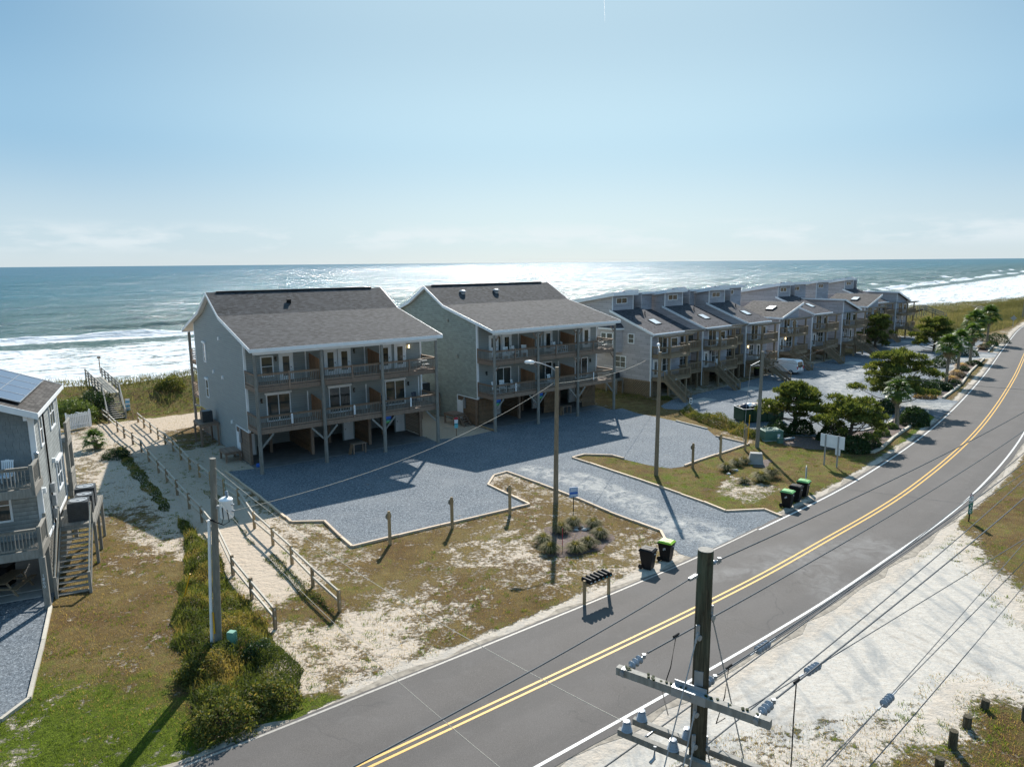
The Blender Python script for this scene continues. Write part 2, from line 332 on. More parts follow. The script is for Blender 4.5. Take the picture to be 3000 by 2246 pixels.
class MB:
    def __init__(s): s.v = []; s.f = []
    def box(s, x0, x1, y0, y1, z0, z1):
        b = len(s.v); s.v += [(x0, y0, z0), (x1, y0, z0), (x1, y1, z0), (x0, y1, z0), (x0, y0, z1), (x1, y0, z1), (x1, y1, z1), (x0, y1, z1)]
        s.f += [(b, b + 3, b + 2, b + 1), (b + 4, b + 5, b + 6, b + 7), (b, b + 1, b + 5, b + 4), (b + 1, b + 2, b + 6, b + 5), (b + 2, b + 3, b + 7, b + 6), (b + 3, b, b + 4, b + 7)]; return s
    def beam(s, p, q, w, h, up=(0, 0, 1)):
        p = Vector(p); q = Vector(q); d = (q - p).normalized(); u = Vector(up)
        if abs(d.dot(u)) > .98: u = Vector((1, 0, 0))
        a = d.cross(u).normalized() * (w / 2); c = a.cross(d).normalized() * (h / 2); b = len(s.v)
        for e in (p, q): s.v += [tuple(e + a * i + c * j) for i, j in ((-1, -1), (1, -1), (1, 1), (-1, 1))]
        s.f += [(b, b + 1, b + 2, b + 3), (b + 7, b + 6, b + 5, b + 4)] + [(b + i, b + 4 + i, b + 4 + (i + 1) % 4, b + (i + 1) % 4) for i in range(4)]; return s
    def tube(s, pts, rad, n=8, cap=True):
        pts = [Vector(p) for p in pts]
        if isinstance(rad, (int, float)): rad = [rad] * len(pts)
        rings = []
        for i, p in enumerate(pts):
            d = (pts[min(i + 1, len(pts) - 1)] - pts[max(i - 1, 0)]).normalized(); u = Vector((0, 0, 1)) if abs(d.z) < .95 else Vector((1, 0, 0))
            a = d.cross(u).normalized(); c = a.cross(d); b = len(s.v); rings.append(b)
            for k in range(n):
                t = 2 * math.pi * k / n; s.v.append(tuple(p + (a * math.cos(t) + c * math.sin(t)) * rad[i]))
        for r0, r1 in zip(rings[:-1], rings[1:]):
            for k in range(n): s.f.append((r0 + k, r1 + k, r1 + (k + 1) % n, r0 + (k + 1) % n))
        if cap: s.f.append(tuple(rings[0] + k for k in range(n))); s.f.append(tuple(rings[-1] + n - 1 - k for k in range(n)))
        return s
    def lathe(s, prof, c=(0, 0, 0), n=12, axis=(0, 0, 1)):
        ax = Vector(axis).normalized(); u = Vector((1, 0, 0)) if abs(ax.x) < .9 else Vector((0, 1, 0)); a = ax.cross(u).normalized(); d = ax.cross(a); c = Vector(c); rings = []
        for r, z in prof:
            rings.append(len(s.v))
            for k in range(n):
                t = 2 * math.pi * k / n; s.v.append(tuple(c + ax * z + (a * math.cos(t) + d * math.sin(t)) * r))
        for r0, r1 in zip(rings[:-1], rings[1:]):
            for k in range(n): s.f.append((r0 + k, r0 + (k + 1) % n, r1 + (k + 1) % n, r1 + k))
        s.f.append(tuple(rings[0] + n - 1 - k for k in range(n))); s.f.append(tuple(rings[-1] + k for k in range(n))); return s
    def prism(s, poly, a, b, plane='x'):
        """poly of 2-D points; plane 'x': (y,z) extruded x a..b; 'y': (x,z) extruded y; 'z': (x,y) extruded z"""
        base = len(s.v); n = len(poly)
        for e in (a, b):
            for p in poly: s.v.append((e, p[0], p[1]) if plane == 'x' else (p[0], e, p[1]) if plane == 'y' else (p[0], p[1], e))
        s.f.append(tuple(base + i for i in range(n))); s.f.append(tuple(base + n + n - 1 - i for i in range(n)))
        for i in range(n): s.f.append((base + i, base + n + i, base + n + (i + 1) % n, base + (i + 1) % n))
        return s
    def build(s, name, m, parent=None, loc=(0, 0, 0), rz=0.0, smooth=False, kind=None, fix=True):
        me = bpy.data.meshes.new(name); me.from_pydata(s.v, [], s.f); me.update()
        if fix:
            import bmesh
            bm = bmesh.new(); bm.from_mesh(me); bmesh.ops.recalc_face_normals(bm, faces=bm.faces); bm.to_mesh(me); bm.free()
        if smooth:
            me.polygons.foreach_set('use_smooth', np.ones(len(me.polygons), bool))
            try: me.set_sharp_from_angle(angle=math.radians(40))
            except Exception: pass
        return link(name, me, m, parent, loc, (0, 0, rz), kind=kind)
_cubes = {}
def cube(m):
    if m not in _cubes:
        b = MB().box(-.5, .5, -.5, .5, -.5, .5); me = bpy.data.meshes.new('unit_box_' + m); me.from_pydata(b.v, [], b.f); me.update(); me.materials.append(MT[m]); _cubes[m] = me
    return _cubes[m]
def piece(name, m, parent, x0, x1, y0, y1, z0, z1):
    return link(name, cube(m), None, parent, ((x0 + x1) / 2, (y0 + y1) / 2, (z0 + z1) / 2), (0, 0, 0), (abs(x1 - x0), abs(y1 - y0), abs(z1 - z0)))
def stick(name, m, parent, p, q, w, h, roll=0):
    p = Vector(p); q = Vector(q); d = q - p
    e = d.to_track_quat('X', 'Z').to_euler()
    return link(name, cube(m), None, parent, (p + q) / 2, e, (d.length, w, h))
def wire(name, p, q, sag, r, label, cat='wire', m='alu', n=24, group=None):
    p = Vector(p); q = Vector(q); pts = [p.lerp(q, i / n) - Vector((0, 0, sag * 4 * (i / n) * (1 - i / n))) for i in range(n + 1)]
    o = MB().tube(pts, r, 6).build(name, m); return tag(o, label, cat, group)
# ================================================================== SETTING
def catmull(P, step=1.0):
    P = [np.array(p, float) for p in P]; P = [2 * P[0] - P[1]] + P + [2 * P[-1] - P[-2]]; out = []
    for i in range(1, len(P) - 2):
        n = max(2, int(np.linalg.norm(P[i + 1] - P[i]) / step))
        for k in range(n):
            t = k / n; a, b, c, d = P[i - 1:i + 3]
            out.append(.5 * ((2 * b) + (c - a) * t + (2 * a - 5 * b + 4 * c - d) * t * t + (3 * b - a - 3 * c + d) * t ** 3))
    out.append(P[-2]); return out
ROADC = catmull([(-110, -62), (-28.9, 1.6), (-4.75, 19.88), (8.5, 30.1), (16.55, 36.91), (28.0, 47.45), (43.71, 64.59), (65.72, 91.65), (92, 125.5), (120.5, 161.1), (150, 192), (195, 232), (300, 318), (600, 560)], 1.0)
ROADC = [np.array(p) for p in ROADC]
def offset(pts, d):
    out = []
    for i, p in enumerate(pts):
        a = pts[max(i - 1, 0)]; b = pts[min(i + 1, len(pts) - 1)]; t = (b - a) / np.linalg.norm(b - a); out.append((p[0] - t[1] * d, p[1] + t[0] * d))
    return out
def ribbon(name, pts, d0, d1, z, m, wob=0.0, th=0.0):
    A = offset(pts, d0); B = offset(pts, d1); V = []; Fc = []
    for i, (a, b) in enumerate(zip(A, B)):
        w = wob * (vnoise(np.array([i * .9]), np.array([d0 * 3.1]), 3)[0] - .5) * 2
        w2 = wob * (vnoise(np.array([i * .9]), np.array([d1 * 3.1]), 4)[0] - .5) * 2
        ax, ay = a; bx, by = b; L = math.hypot(ax - bx, ay - by)
        if wob: ax += (ax - bx) / L * w; ay += (ay - by) / L * w; bx += (bx - ax) / L * w2; by += (by - ay) / L * w2
        V += [(ax, ay, z), (bx, by, z)]
        if i: Fc.append((2 * i - 2, 2 * i - 1, 2 * i + 1, 2 * i))
    me = npmesh(name, V, Fc); o = link(name, me, m); o['kind'] = 'structure'; return o

T0 = np.array((math.cos(math.radians(40)), math.sin(math.radians(40)))); N0 = np.array((-T0[1], T0[0]))
_SA = [-4000, -300, -20, 20, 140, 215, 265, 300, 342, 420, 650, 1500, 4000, 30000]
_SB = [0, 118, 118, 113, 112, 108, 102, 94, 88, 94, 125, 260, 650, 6000]
def shore(a):
    v = 0
    for k, w in ((-24, .15), (-12, .22), (0, .26), (12, .22), (24, .15)): v = v + w * np.interp(a + k, _SA, _SB)
    return v
def smooth(a, b, x): t = np.clip((x - a) / (b - a), 0, 1); return t * t * (3 - 2 * t)
SEA = -2.6
def ground_z(x, y):
    x = np.asarray(x, float); y = np.asarray(y, float)
    a = x * T0[0] + y * T0[1]; q = x * N0[0] + y * N0[1] - shore(a)
    crest = 2.3 + 1.5 * (fbm(a / 11, q / 9, 11, 3) - .5) * 1.6
    crest = crest * np.clip(.75 + .5 * np.sin(a / 47.), .5, 1.1)
    up = smooth(-34, -24, q); dn = smooth(-21, -13, q); be = smooth(-13, 2, q)
    z = crest * up * (1 - dn) + (-.6) * dn + (-2.3) * be - 4 * smooth(2, 60, q)
    z = z + .35 * up * (1 - be) * (fbm(x / 2.5, y / 2.5, 5, 3) - .5)
    return z
def gz(x, y): return float(ground_z(np.array([x]), np.array([y]))[0])

P2 = lambda L, z=0.0: [gp(a, b, z) for a, b in L]
# site frames
HA, HAng = (-18.93, 51.6), math.radians(36.2)
HB, HBng = (-1.71, 64.44), math.radians(38.0)
def loc2w(O, ang, x, y): return (O[0] + math.cos(ang) * x - math.sin(ang) * y, O[1] + math.sin(ang) * x + math.cos(ang) * y)

LFENCE = P2([(302, 1228), (320, 1240), (345, 1265), (365, 1283), (390, 1302), (415, 1324), (437, 1352), (465, 1385), (490, 1412), (520, 1450), (555, 1490), (592, 1530), (638, 1588), (683, 1685), (738, 1755), (807, 1842)])
RFENCE = P2([(405, 1237), (423, 1253), (442, 1268), (464, 1288), (485, 1302), (508, 1322), (531, 1347), (557, 1376), (585, 1398), (618, 1424), (658, 1450), (700, 1478), (746, 1548), (800, 1597), (856, 1653), (917, 1718), (995, 1790)])
EDGE1 = P2([(659, 1382), (700, 1412), (802, 1489), (838, 1518), (853, 1531), (951, 1529), (1000, 1576), (1031.6, 1604), (1290, 1541), (1509, 1490), (1552, 1480), (1430, 1421), (1447, 1394), (1485, 1384), (1582, 1419), (1700, 1465), (1785, 1502), (1934, 1557), (1947, 1582)])
EDGE2 = P2([(2290, 1515), (2240, 1494), (2126, 1499), (2061, 1473), (1935, 1428), (1883, 1410), (1780, 1376), (1677, 1342), (1711, 1333), (1795, 1336), (1828, 1345)])
EDGE3 = P2([(2005, 1366), (2043, 1352), (2097, 1334), (2195, 1302), (2097, 1279)])
EDGE4 = P2([(2072, 1258), (1981, 1234)])
EDGEL = P2([(150, 1780), (128, 1880), (106, 1965), (85, 2051), (0, 2115), (-120, 2200)])
BEDA = P2([(2479, 1316), (2526, 1323), (2557, 1327), (2584, 1314), (2617, 1284), (2665, 1251), (2718, 1207)])
BEDB = P2([(2763, 1168), (2816, 1128), (2841, 1092), (2883, 1052)])
BEDC = P2([(2894.6, 1032), (2904, 1018), (2920, 1008.6)])
BEDBI = P2([(2754, 1120), (2778, 1097), (2802, 1078)])
BEDAI = P2([(2534, 1262), (2596, 1246), (2614, 1233)])
BEDCI = P2([(2860, 1030), (2877, 1012)])

LOT = EDGE1 + P2([(1990, 1622)]) + [(10.5, 34.6), (15.5, 38.8)] + EDGE2 + P2([(1889, 1360), (1930, 1368), (1967, 1372)]) + EDGE3 + P2([(2085, 1268)]) + EDGE4 + P2([(1925, 1222), (1867, 1211), (1823, 1196)]) \
    + [loc2w(HB, HBng, 15.6, -.3), loc2w(HB, HBng, 15.7, 6), loc2w(HB, HBng, .1, 6), loc2w(HB, HBng, 0, 0.3)] + P2([(1380, 1276), (1330, 1284), (1282, 1286)]) \
    + [loc2w(HA, HAng, 15.3, 0), loc2w(HA, HAng, 15.3, 6), loc2w(HA, HAng, .1, 6), loc2w(HA, HAng, .1, 1.6)]
ROWLOT = P2([(1935, 1190), (1946, 1197), (2020, 1203), (2150, 1240), (2260, 1272), (2440, 1283), (2534, 1262), (2596, 1246), (2614, 1233), (2640, 1205), (2718, 1210), (2745, 1228)]) \
    + [(47.5, 70.5), (51.5, 75.2)] + P2([(2790, 1173), (2763, 1168), (2700, 1150), (2754, 1120), (2778, 1097), (2802, 1078), (2850, 1054), (2883, 1050), (2920, 1046)]) + [(78, 111), (81.5, 115.5)] \
    + P2([(2894, 1032), (2860, 1030), (2877, 1012), (2880, 1000), (2850, 990), (2700, 985), (2620, 985)]) + [(74, 138), (66, 128), (52, 112), (38, 99), (24, 84.5), (18, 79)]
LLOT = [loc2w((-21.45, 30.6), math.radians(26), 0.1, 2.5)] + EDGEL[0:1] + EDGEL + [(-40, 12), (-50, 20), loc2w((-21.45, 30.6), math.radians(26), -14, 2.5)]
PATH = [P for P in LFENCE] + P2([(850, 1900), (905, 2005), (1010, 2040)]) + P2([(1150, 1990), (1180, 1960), (1060, 1890), (1010, 1800)]) + RFENCE[::-1]
SANDR = P2([(1500, 2290), (1960, 2060), (2400, 1785), (2560, 1690), (2700, 1610), (2745, 1560), (2780, 1560), (2800, 1600), (2830, 1660), (2920, 1730), (2970, 1810), (3100, 1880), (3200, 2100), (3000, 2030), (2880, 1998), (2770, 2000), (2720, 2060), (2690, 2120), (2560, 2100), (2480, 2150), (2300, 2180), (2100, 2246), (1900, 2350)])
GOLDL = P2([(340, 1560), (540, 1500), (600, 1800), (560, 1900), (540, 1950), (200, 1980), (120, 1990), (150, 1790)])

def build_ground():
    def axis(lo, f0, f1, hi, st, g=1.16):
        a = list(np.arange(f0, f1 + 1e-6, st)); s = st; v = f1
        while v < hi: s *= g; v += s; a.append(v)
        s = st; v = f0; b = []
        while v > lo: s *= g; v -= s; b.append(v)
        return np.array(b[::-1] + a)
    xs = axis(-4000, -75, 110, 4000, .5); ys = axis(-800, 12, 130, 3000, .5, 1.05)
    X, Y = np.meshgrid(xs, ys); x = X.ravel(); y = Y.ravel(); z = ground_z(x, y)
    nx, ny = len(xs), len(ys); i = (np.arange(ny - 1)[:, None] * nx + np.arange(nx - 1)[None]).ravel()
    Fc = np.stack([i, i + 1, i + nx + 1, i + nx], 1)
    me = npmesh('ground', np.stack([x, y, z], 1), Fc, smooth=True)
    D, G, B = masks(x, y)
    ca = me.color_attributes.new('mask', 'FLOAT_COLOR', 'POINT'); ca.data.foreach_set('color', np.stack([D, G, B, np.ones_like(D)], 1).astype(np.float32).ravel())
    o = link('ground', me, ground_mat()); o['kind'] = 'structure'
def masks(x, y):
    """grass density, greenness, bare-ground paleness at each spot (where the plants grow)"""
    a = x * T0[0] + y * T0[1]; b = x * N0[0] + y * N0[1]; q = b - shore(a)
    n1 = fbm(x / 6, y / 6, 21, 4); n2 = fbm(x / 1.6, y / 1.6, 31, 3)
    D = .60 + .5 * (n1 - .5); G = .22 + .45 * (n2 - .5); B = .35 + 0 * x
    road = np.array([p for p in ROADC]); dr = dist_line(x, y, [tuple(p) for p in ROADC[::4]])
    # left lawn beside the neighbour's house
    m = inpoly(x, y, [(-60, 60), (-40.5, 69.5)] + LFENCE + P2([(640, 2080), (540, 2246), (0, 2400), (-800, 2300)])); D = np.where(m, .80 + .6 * (n1 - .5), D)
    g = smooth(27.5, 21, y + .25 * (x + 18)); G = np.where(m, np.clip(.22 + .75 * g + .35 * (n2 - .5), 0, 1), G)
    sp = smooth(40, 48, y + .4 * (x + 25)); D = np.where(m, D - .36 * sp, D)
    m = inpoly(x, y, P2([(200, 1500), (330, 1340), (480, 1420), (640, 1640), (560, 1650), (300, 1560)])); D = np.where(m, D - .22, D)
    # front lawn between path and drive
    m = inpoly(x, y, RFENCE[10:] + P2([(1060, 1890), (1250, 1960), (2000, 1630)]) + EDGE1[::-1])
    D = np.where(m, .61 + .5 * (n1 - .5), D); G = np.where(m, .20 + .6 * (n2 - .55), G)
    m2 = inpoly(x, y, P2([(1180, 1960), (1500, 1840), (1750, 1700), (1950, 1590), (1800, 1510), (1690, 1600), (1800, 1660), (1500, 1800)])); D = np.where(m2, D + .06, D)
    # lawn island right of the drive
    m = inpoly(x, y, EDGE2 + EDGE3[1:-1] + P2([(2250, 1290), (2480, 1320), (2560, 1330), (2720, 1215), (2790, 1180)]) + [(24, 47.5), (16, 41)]); D = np.where(m, .86 + .3 * (n1 - .5), D); G = np.where(m, .42 + .5 * (n2 - .5), G)
    m = inpoly(x, y, P2([(2140, 1390), (2290, 1430), (2200, 1480), (2090, 1450)])); D = np.where(m, D - .32, D)
    m = inpoly(x, y, P2([(2350, 1500), (2560, 1385), (2600, 1330), (2720, 1215), (2800, 1180), (2560, 1400)])); G = np.where(m, .8, G); D = np.where(m, .97, D)
    # strip by far beds
    m = inpoly(x, y, BEDB + P2([(2920, 1052), (2925, 1065), (2830, 1165), (2780, 1190)])); D = np.where(m, .8, D); G = np.where(m, .35, G)
    # right of the road
    right = (x - y) > -6; mr = (dr < 60) & (inpoly(x, y, [tuple(p) for p in offset(ROADC, -3)] + [(600, 200), (300, -200), (-110, -200)]))
    D = np.where(mr, .74 + .5 * (n1 - .5), D); G = np.where(mr, .34 + .4 * (n2 - .5), G); B = np.where(mr, .6, B)
    m = inpoly(x, y, SANDR); D = np.where(m & mr, .02, D); B = np.where(m & mr, 1.0, B)
    dS = dist_line(x, y, SANDR); D = np.where(mr & ~m, D - .55 * smooth(2.2, 0, dS), D)
    D = np.where(mr & m, D + .38 * smooth(1.8, 0, dS), D)
    m = inpoly(x, y, P2([(1900, 2300), (2050, 2160), (2300, 2120), (2560, 2090), (2720, 2130), (2560, 2290)])); D = np.where(m & mr, .45, D)
    # sandy beach path
    m = inpoly(x, y, PATH); ep = dist_line(x, y, PATH + PATH[:1]); wv = .5 + 1.3 * vnoise(x * .9, y * .9, 8); pm = np.where(m, np.clip(.5 + ep / wv * .5, 0, 1), np.clip(.5 - ep / wv * .5, 0, 1)); D = D * (1 - pm) + (.03 + .46 * smooth(35, 26, y)) * pm; B = B * (1 - pm) + .22 * pm
    dp = dist_line(x, y, P2([(985, 1880), (1090, 1985)])); D = np.where(~m & (dp < 4), D - .2 * smooth(4, 1, dp), D); dq = np.hypot(x - gp(915, 1770)[0], y - gp(915, 1770)[1]); dq = dq + 1.6 * (vnoise(x * 1.2, y * 1.2, 12) - .5); D = np.where(dq < 3.2, D + .42 * smooth(3.2, .8, dq), D); G = np.where(dq < 3.2, .33, G)
    # sandy verge of the road
    lf = (x < -3) & (dr < 4.6); D = np.where(dr < 4.6, D - np.where(lf, .35, .8) * smooth(4.5, 3.7, dr), D); B = np.where(dr < 4.6, .6, B); m = inpoly(x, y, P2([(560, 2190), (700, 2130), (905, 2020), (1000, 2040), (1130, 2010), (1200, 1990), (700, 2230), (480, 2330), (350, 2330)])); D = np.where(m & (dr > 3.6), .72, D); G = np.where(m, .6, G)
    # between the houses / behind them
    m = inpoly(x, y, [loc2w(HA, HAng, 15.3, -1), loc2w(HA, HAng, 15.3, 24), loc2w(HB, HBng, 0, 24), loc2w(HB, HBng, 0, 0)]); D = np.where(m, .2, D); B = np.where(m, .05, B)
    m = inpoly(x, y, [loc2w(HA, HAng, -7, -2), loc2w(HA, HAng, -6, 11), loc2w(HA, HAng, 0, 11), loc2w(HA, HAng, 0, 1), loc2w(HA, HAng, -3, -6)]); D = np.where(m, .36, D); B = np.where(m, .2, B)
    m = inpoly(x, y, [loc2w(HA, HAng, -8, 20), loc2w(HA, HAng, 16, 20), loc2w(HA, HAng, 16, 32), loc2w(HA, HAng, -8, 32)]); D = np.where(m, .35, D); B = np.where(m, .1, B)
    m = inpoly(x, y, P2([(1830, 1195), (1700, 1165), (1750, 1120), (1940, 1180), (2090, 1240), (2120, 1285), (2080, 1260), (1980, 1235)])); D = np.where(m, .8 + .3 * (n1 - .5), D)
    # dunes, then beach
    D = np.where(q > -35, .95, D); G = np.where(q > -35, .45, G)
    D = np.where(q > -13.5, 0.0, D); B = np.where(q > -14, .25, B)
    far = (a > 175) & (q > -60) & (q < -33) & (dr > 5); D = np.where(far, .95, D); G = np.where(far, .35, G)
    return np.clip(D, 0, 1), np.clip(G, 0, 1), np.clip(B, 0, 1)
def seg_mask(t, p, q, r0, r1):
    """soft mask round a wheel-track segment on the ground"""
    P = geo(t); a = N(t, 'ShaderNodeVectorMath', operation='SUBTRACT'); t.links.new(P, a.inputs[0]); a.inputs[1].default_value = (p[0], p[1], 0)
    dx, dy = q[0] - p[0], q[1] - p[1]; L2 = dx * dx + dy * dy
    dt = N(t, 'ShaderNodeVectorMath', operation='DOT_PRODUCT'); t.links.new(a.outputs[0], dt.inputs[0]); dt.inputs[1].default_value = (dx / L2, dy / L2, 0)
    cl = math_(t, 'ADD', dt.outputs['Value'], 0, True)
    sc = N(t, 'ShaderNodeVectorMath', operation='SCALE'); sc.inputs[0].default_value = (dx, dy, 0); t.links.new(cl, sc.inputs['Scale'])
    s = N(t, 'ShaderNodeVectorMath', operation='SUBTRACT'); t.links.new(a.outputs[0], s.inputs[0]); t.links.new(sc.outputs[0], s.inputs[1])
    ln = N(t, 'ShaderNodeVectorMath', operation='LENGTH'); t.links.new(s.outputs[0], ln.inputs[0])
    mr = N(t, 'ShaderNodeMapRange', interpolation_type='SMOOTHSTEP'); t.links.new(ln.outputs['Value'], mr.inputs[0])
    mr.inputs['From Min'].default_value = r1; mr.inputs['From Max'].default_value = r0; return mr.outputs[0]
def ground_mat():
    m, t, b = new_mat('ground'); at = N(t, 'ShaderNodeAttribute', attribute_name='mask'); sep = N(t, 'ShaderNodeSeparateColor'); t.links.new(at.outputs['Color'], sep.inputs[0])
    D, G, B = sep.outputs[0], sep.outputs[1], sep.outputs[2]
    n_m = noise(t, 1.1, 8, .68); n_f = noise(t, 5.5, 6, .65); n_c = noise(t, .22, 4)
    sand = mix(t, B, (.50, .40, .30), (.56, .525, .47))
    sand = mix(t, ramp(t, n_f, [(.35, .0), (.75, .5)]), sand, (.37, .29, .21)) 
    peb = ramp(t, noise(t, 16, 3, .7), [(.56, 0.0), (.66, .55)])
    sand = mix(t, math_(t, 'MULTIPLY', peb, B), sand, (.16, .165, .17))
    st = ramp(t, noise(t, 1.0, 6, .7, sc3=(.9, .25, 1), dist=1.2), [(.47, 0.0), (.66, 1.0)])
    sand = mix(t, math_(t, 'MULTIPLY', st, math_(t, 'SUBTRACT', B, .25, True)), sand, (.27, .275, .27))
    tk = None
    for pa, pb in (((2080, 2230), (2400, 2075)), ((2110, 2240), (2440, 2085)), ((2400, 2075), (2560, 2040)), ((2150, 2225), (2330, 2060)), ((2190, 2235), (2370, 2065)), ((2500, 1780), (2900, 1960)), ((2480, 1800), (2880, 1985)), ((2040, 2120), (2300, 1960))):
        q_ = seg_mask(t, gp(*pa), gp(*pb), .04, .16); tk = q_ if tk is None else math_(t, 'MAXIMUM', tk, q_)
    sand = mix(t, math_(t, 'MULTIPLY', tk, ramp(t, noise(t, 2.0, 5, .7), [(.38, 0.0), (.62, .55)])), sand, (.30, .26, .215))
    dry = ramp(t, n_m, [(.28, (.135, .09, .034)), (.45, (.24, .17, .062)), (.60, (.34, .26, .105)), (.78, (.46, .38, .20))])
    dry = mix(t, ramp(t, n_c, [(.4, 0.0), (.62, .55)]), dry, (.19, .10, .05))
    grn = ramp(t, n_f, [(.3, (.055, .09, .010)), (.55, (.165, .235, .015)), (.75, (.30, .36, .04))])
    gsum = math_(t, 'ADD', G, math_(t, 'MULTIPLY', math_(t, 'SUBTRACT', n_m, .5), 1.3))
    grass = mix(t, ramp(t, gsum, [(.35, 0.0), (.65, 1.0)]), dry, grn)
    grass = mix(t, ramp(t, noise(t, 22, 4, .7), [(.4, .5), (.6, 0.0)]), grass, (.05, .035, .015))
    thr = math_(t, 'ADD', math_(t, 'SUBTRACT', D, .5), math_(t, 'MULTIPLY', math_(t, 'SUBTRACT', math_(t, 'ADD', math_(t, 'MULTIPLY', n_m, .6), math_(t, 'MULTIPLY', n_f, .4)), .5), 1.9))
    cover = ramp(t, thr, [(-.0, 0.0), (.14, 1.0)])
    c = mix(t, ramp(t, noise(t, .45, 4, .6), [(.40, 0.0), (.66, .5)]), mix(t, cover, sand, grass), mix(t, cover, sand, mix(t, 1.0, grass, (.62, .55, .50), 'MULTIPLY'))); t.links.new(c, b.inputs['Base Color']); b.inputs['Roughness'].default_value = .95; b.inputs['Specular IOR Level'].default_value = .15
    foot = noise(t, 2.6, 4, .65)
    hgt = mix(t, cover, math_(t, 'MULTIPLY', foot, math_(t, 'SUBTRACT', 1.0, math_(t, 'MULTIPLY', B, .72))), math_(t, 'ADD', noise(t, 18, 5, .7), .35)); bump(t, b, hgt, 1.0, .16)
    return m
build_ground()

def poly_sheet(name, pts, z, m):
    from mathutils.geometry import tessellate_polygon
    P = [Vector((p[0], p[1], 0)) for p in pts]; tri = tessellate_polygon([P])
    me = bpy.data.meshes.new(name); me.from_pydata([(p[0], p[1], z) for p in pts], [], [tuple(q) for q in tri]); me.update()
    if me.polygons and me.polygons[0].normal.z < 0: me.flip_normals()
    o = link(name, me, m); o['kind'] = 'structure'; return o
def densify(pts, step, amp, seed, close=True):
    out = []; n = len(pts)
    for i in range(n if close else n - 1):
        p = np.array(pts[i]); q = np.array(pts[(i + 1) % n]); k = max(1, int(np.linalg.norm(q - p) / step)); d = (q - p) / (np.linalg.norm(q - p) + 1e-9); nn = np.array((-d[1], d[0]))
        for j in range(k):
            r = p + (q - p) * j / k; w = (vnoise(np.array([r[0] * 1.3]), np.array([r[1] * 1.3]), seed)[0] - .5) * 2 * amp; out.append(tuple(r + nn * w))
    return out
def gravel_mat(name, tracks, rust=True):
    m, t, b = new_mat(name)
    n1 = mix(t, .55, noise(t, 5.5, 4, .8), noise(t, 13, 3, .8)); n1 = math_(t, 'ADD', math_(t, 'MULTIPLY', math_(t, 'SUBTRACT', n1, .5), 1.35), .5); n2 = noise(t, .5, 5)
    c = ramp(t, n1, [(.30, (.025, .03, .036)), (.46, (.10, .12, .14)), (.56, (.19, .215, .24)), (.74, (.50, .53, .56))])
    c = mix(t, ramp(t, n2, [(.42, 0.0), (.75, .45)]), c, (.235, .25, .26))
    if tracks:
        tr = None
        for (p, q, r0, r1) in tracks:
            k = seg_mask(t, p, q, r0, r1); tr = k if tr is None else math_(t, 'MAXIMUM', tr, k)
        st = ramp(t, noise(t, 1.0, 6, .7, sc3=(1.3, 1.3, 1), dist=.8), [(.40, 0.0), (.66, 1.0)])
        c = mix(t, math_(t, 'MULTIPLY', math_(t, 'MULTIPLY', tr, st), .95), c, (.50, .485, .45))
    if rust:
        r = ramp(t, noise(t, 1.3, 6, .7), [(.63, 0.0), (.70, .6)]); c = mix(t, math_(t, 'MULTIPLY', r, ramp(t, noise(t, .16, 2), [(.5, 0.0), (.6, 1.0)])), c, (.27, .17, .085))
    t.links.new(c, b.inputs['Base Color']); b.inputs['Roughness'].default_value = .9; b.inputs['Specular IOR Level'].default_value = .3
    bump(t, b, n1, .9, .06); return m
tr1 = [(gp(1560, 1375), gp(1750, 1430), .3, 1.6), (gp(1750, 1430), gp(1990, 1540), .3, 1.5), (gp(1700, 1390), gp(1900, 1470), .2, .9), (gp(1990, 1540), gp(2150, 1590), .5, 2.6)]
tr2 = [(gp(2450, 1115), gp(2480, 1150), 1, 3.2), (gp(2480, 1150), gp(2560, 1185), 1, 3), (gp(2560, 1185), gp(2740, 1190), 1, 3), (gp(2740, 1190), gp(2790, 1190), 1, 3.2), (gp(2450, 1115), gp(2560, 1075), 1, 3), (gp(2780, 1070), gp(2900, 1042), 1, 3)]
poly_sheet('gravel_lot', densify(LOT, 1.0, .05, 3), .012, gravel_mat('blue_grey_gravel', tr1))
poly_sheet('gravel_lot', densify(ROWLOT, 1.2, .12, 4), .012, gravel_mat('pale_grey_gravel', tr2, False))
poly_sheet('gravel_lot', densify(LLOT, 1.0, .05, 5), .012, gravel_mat('grey_gravel_left', []))
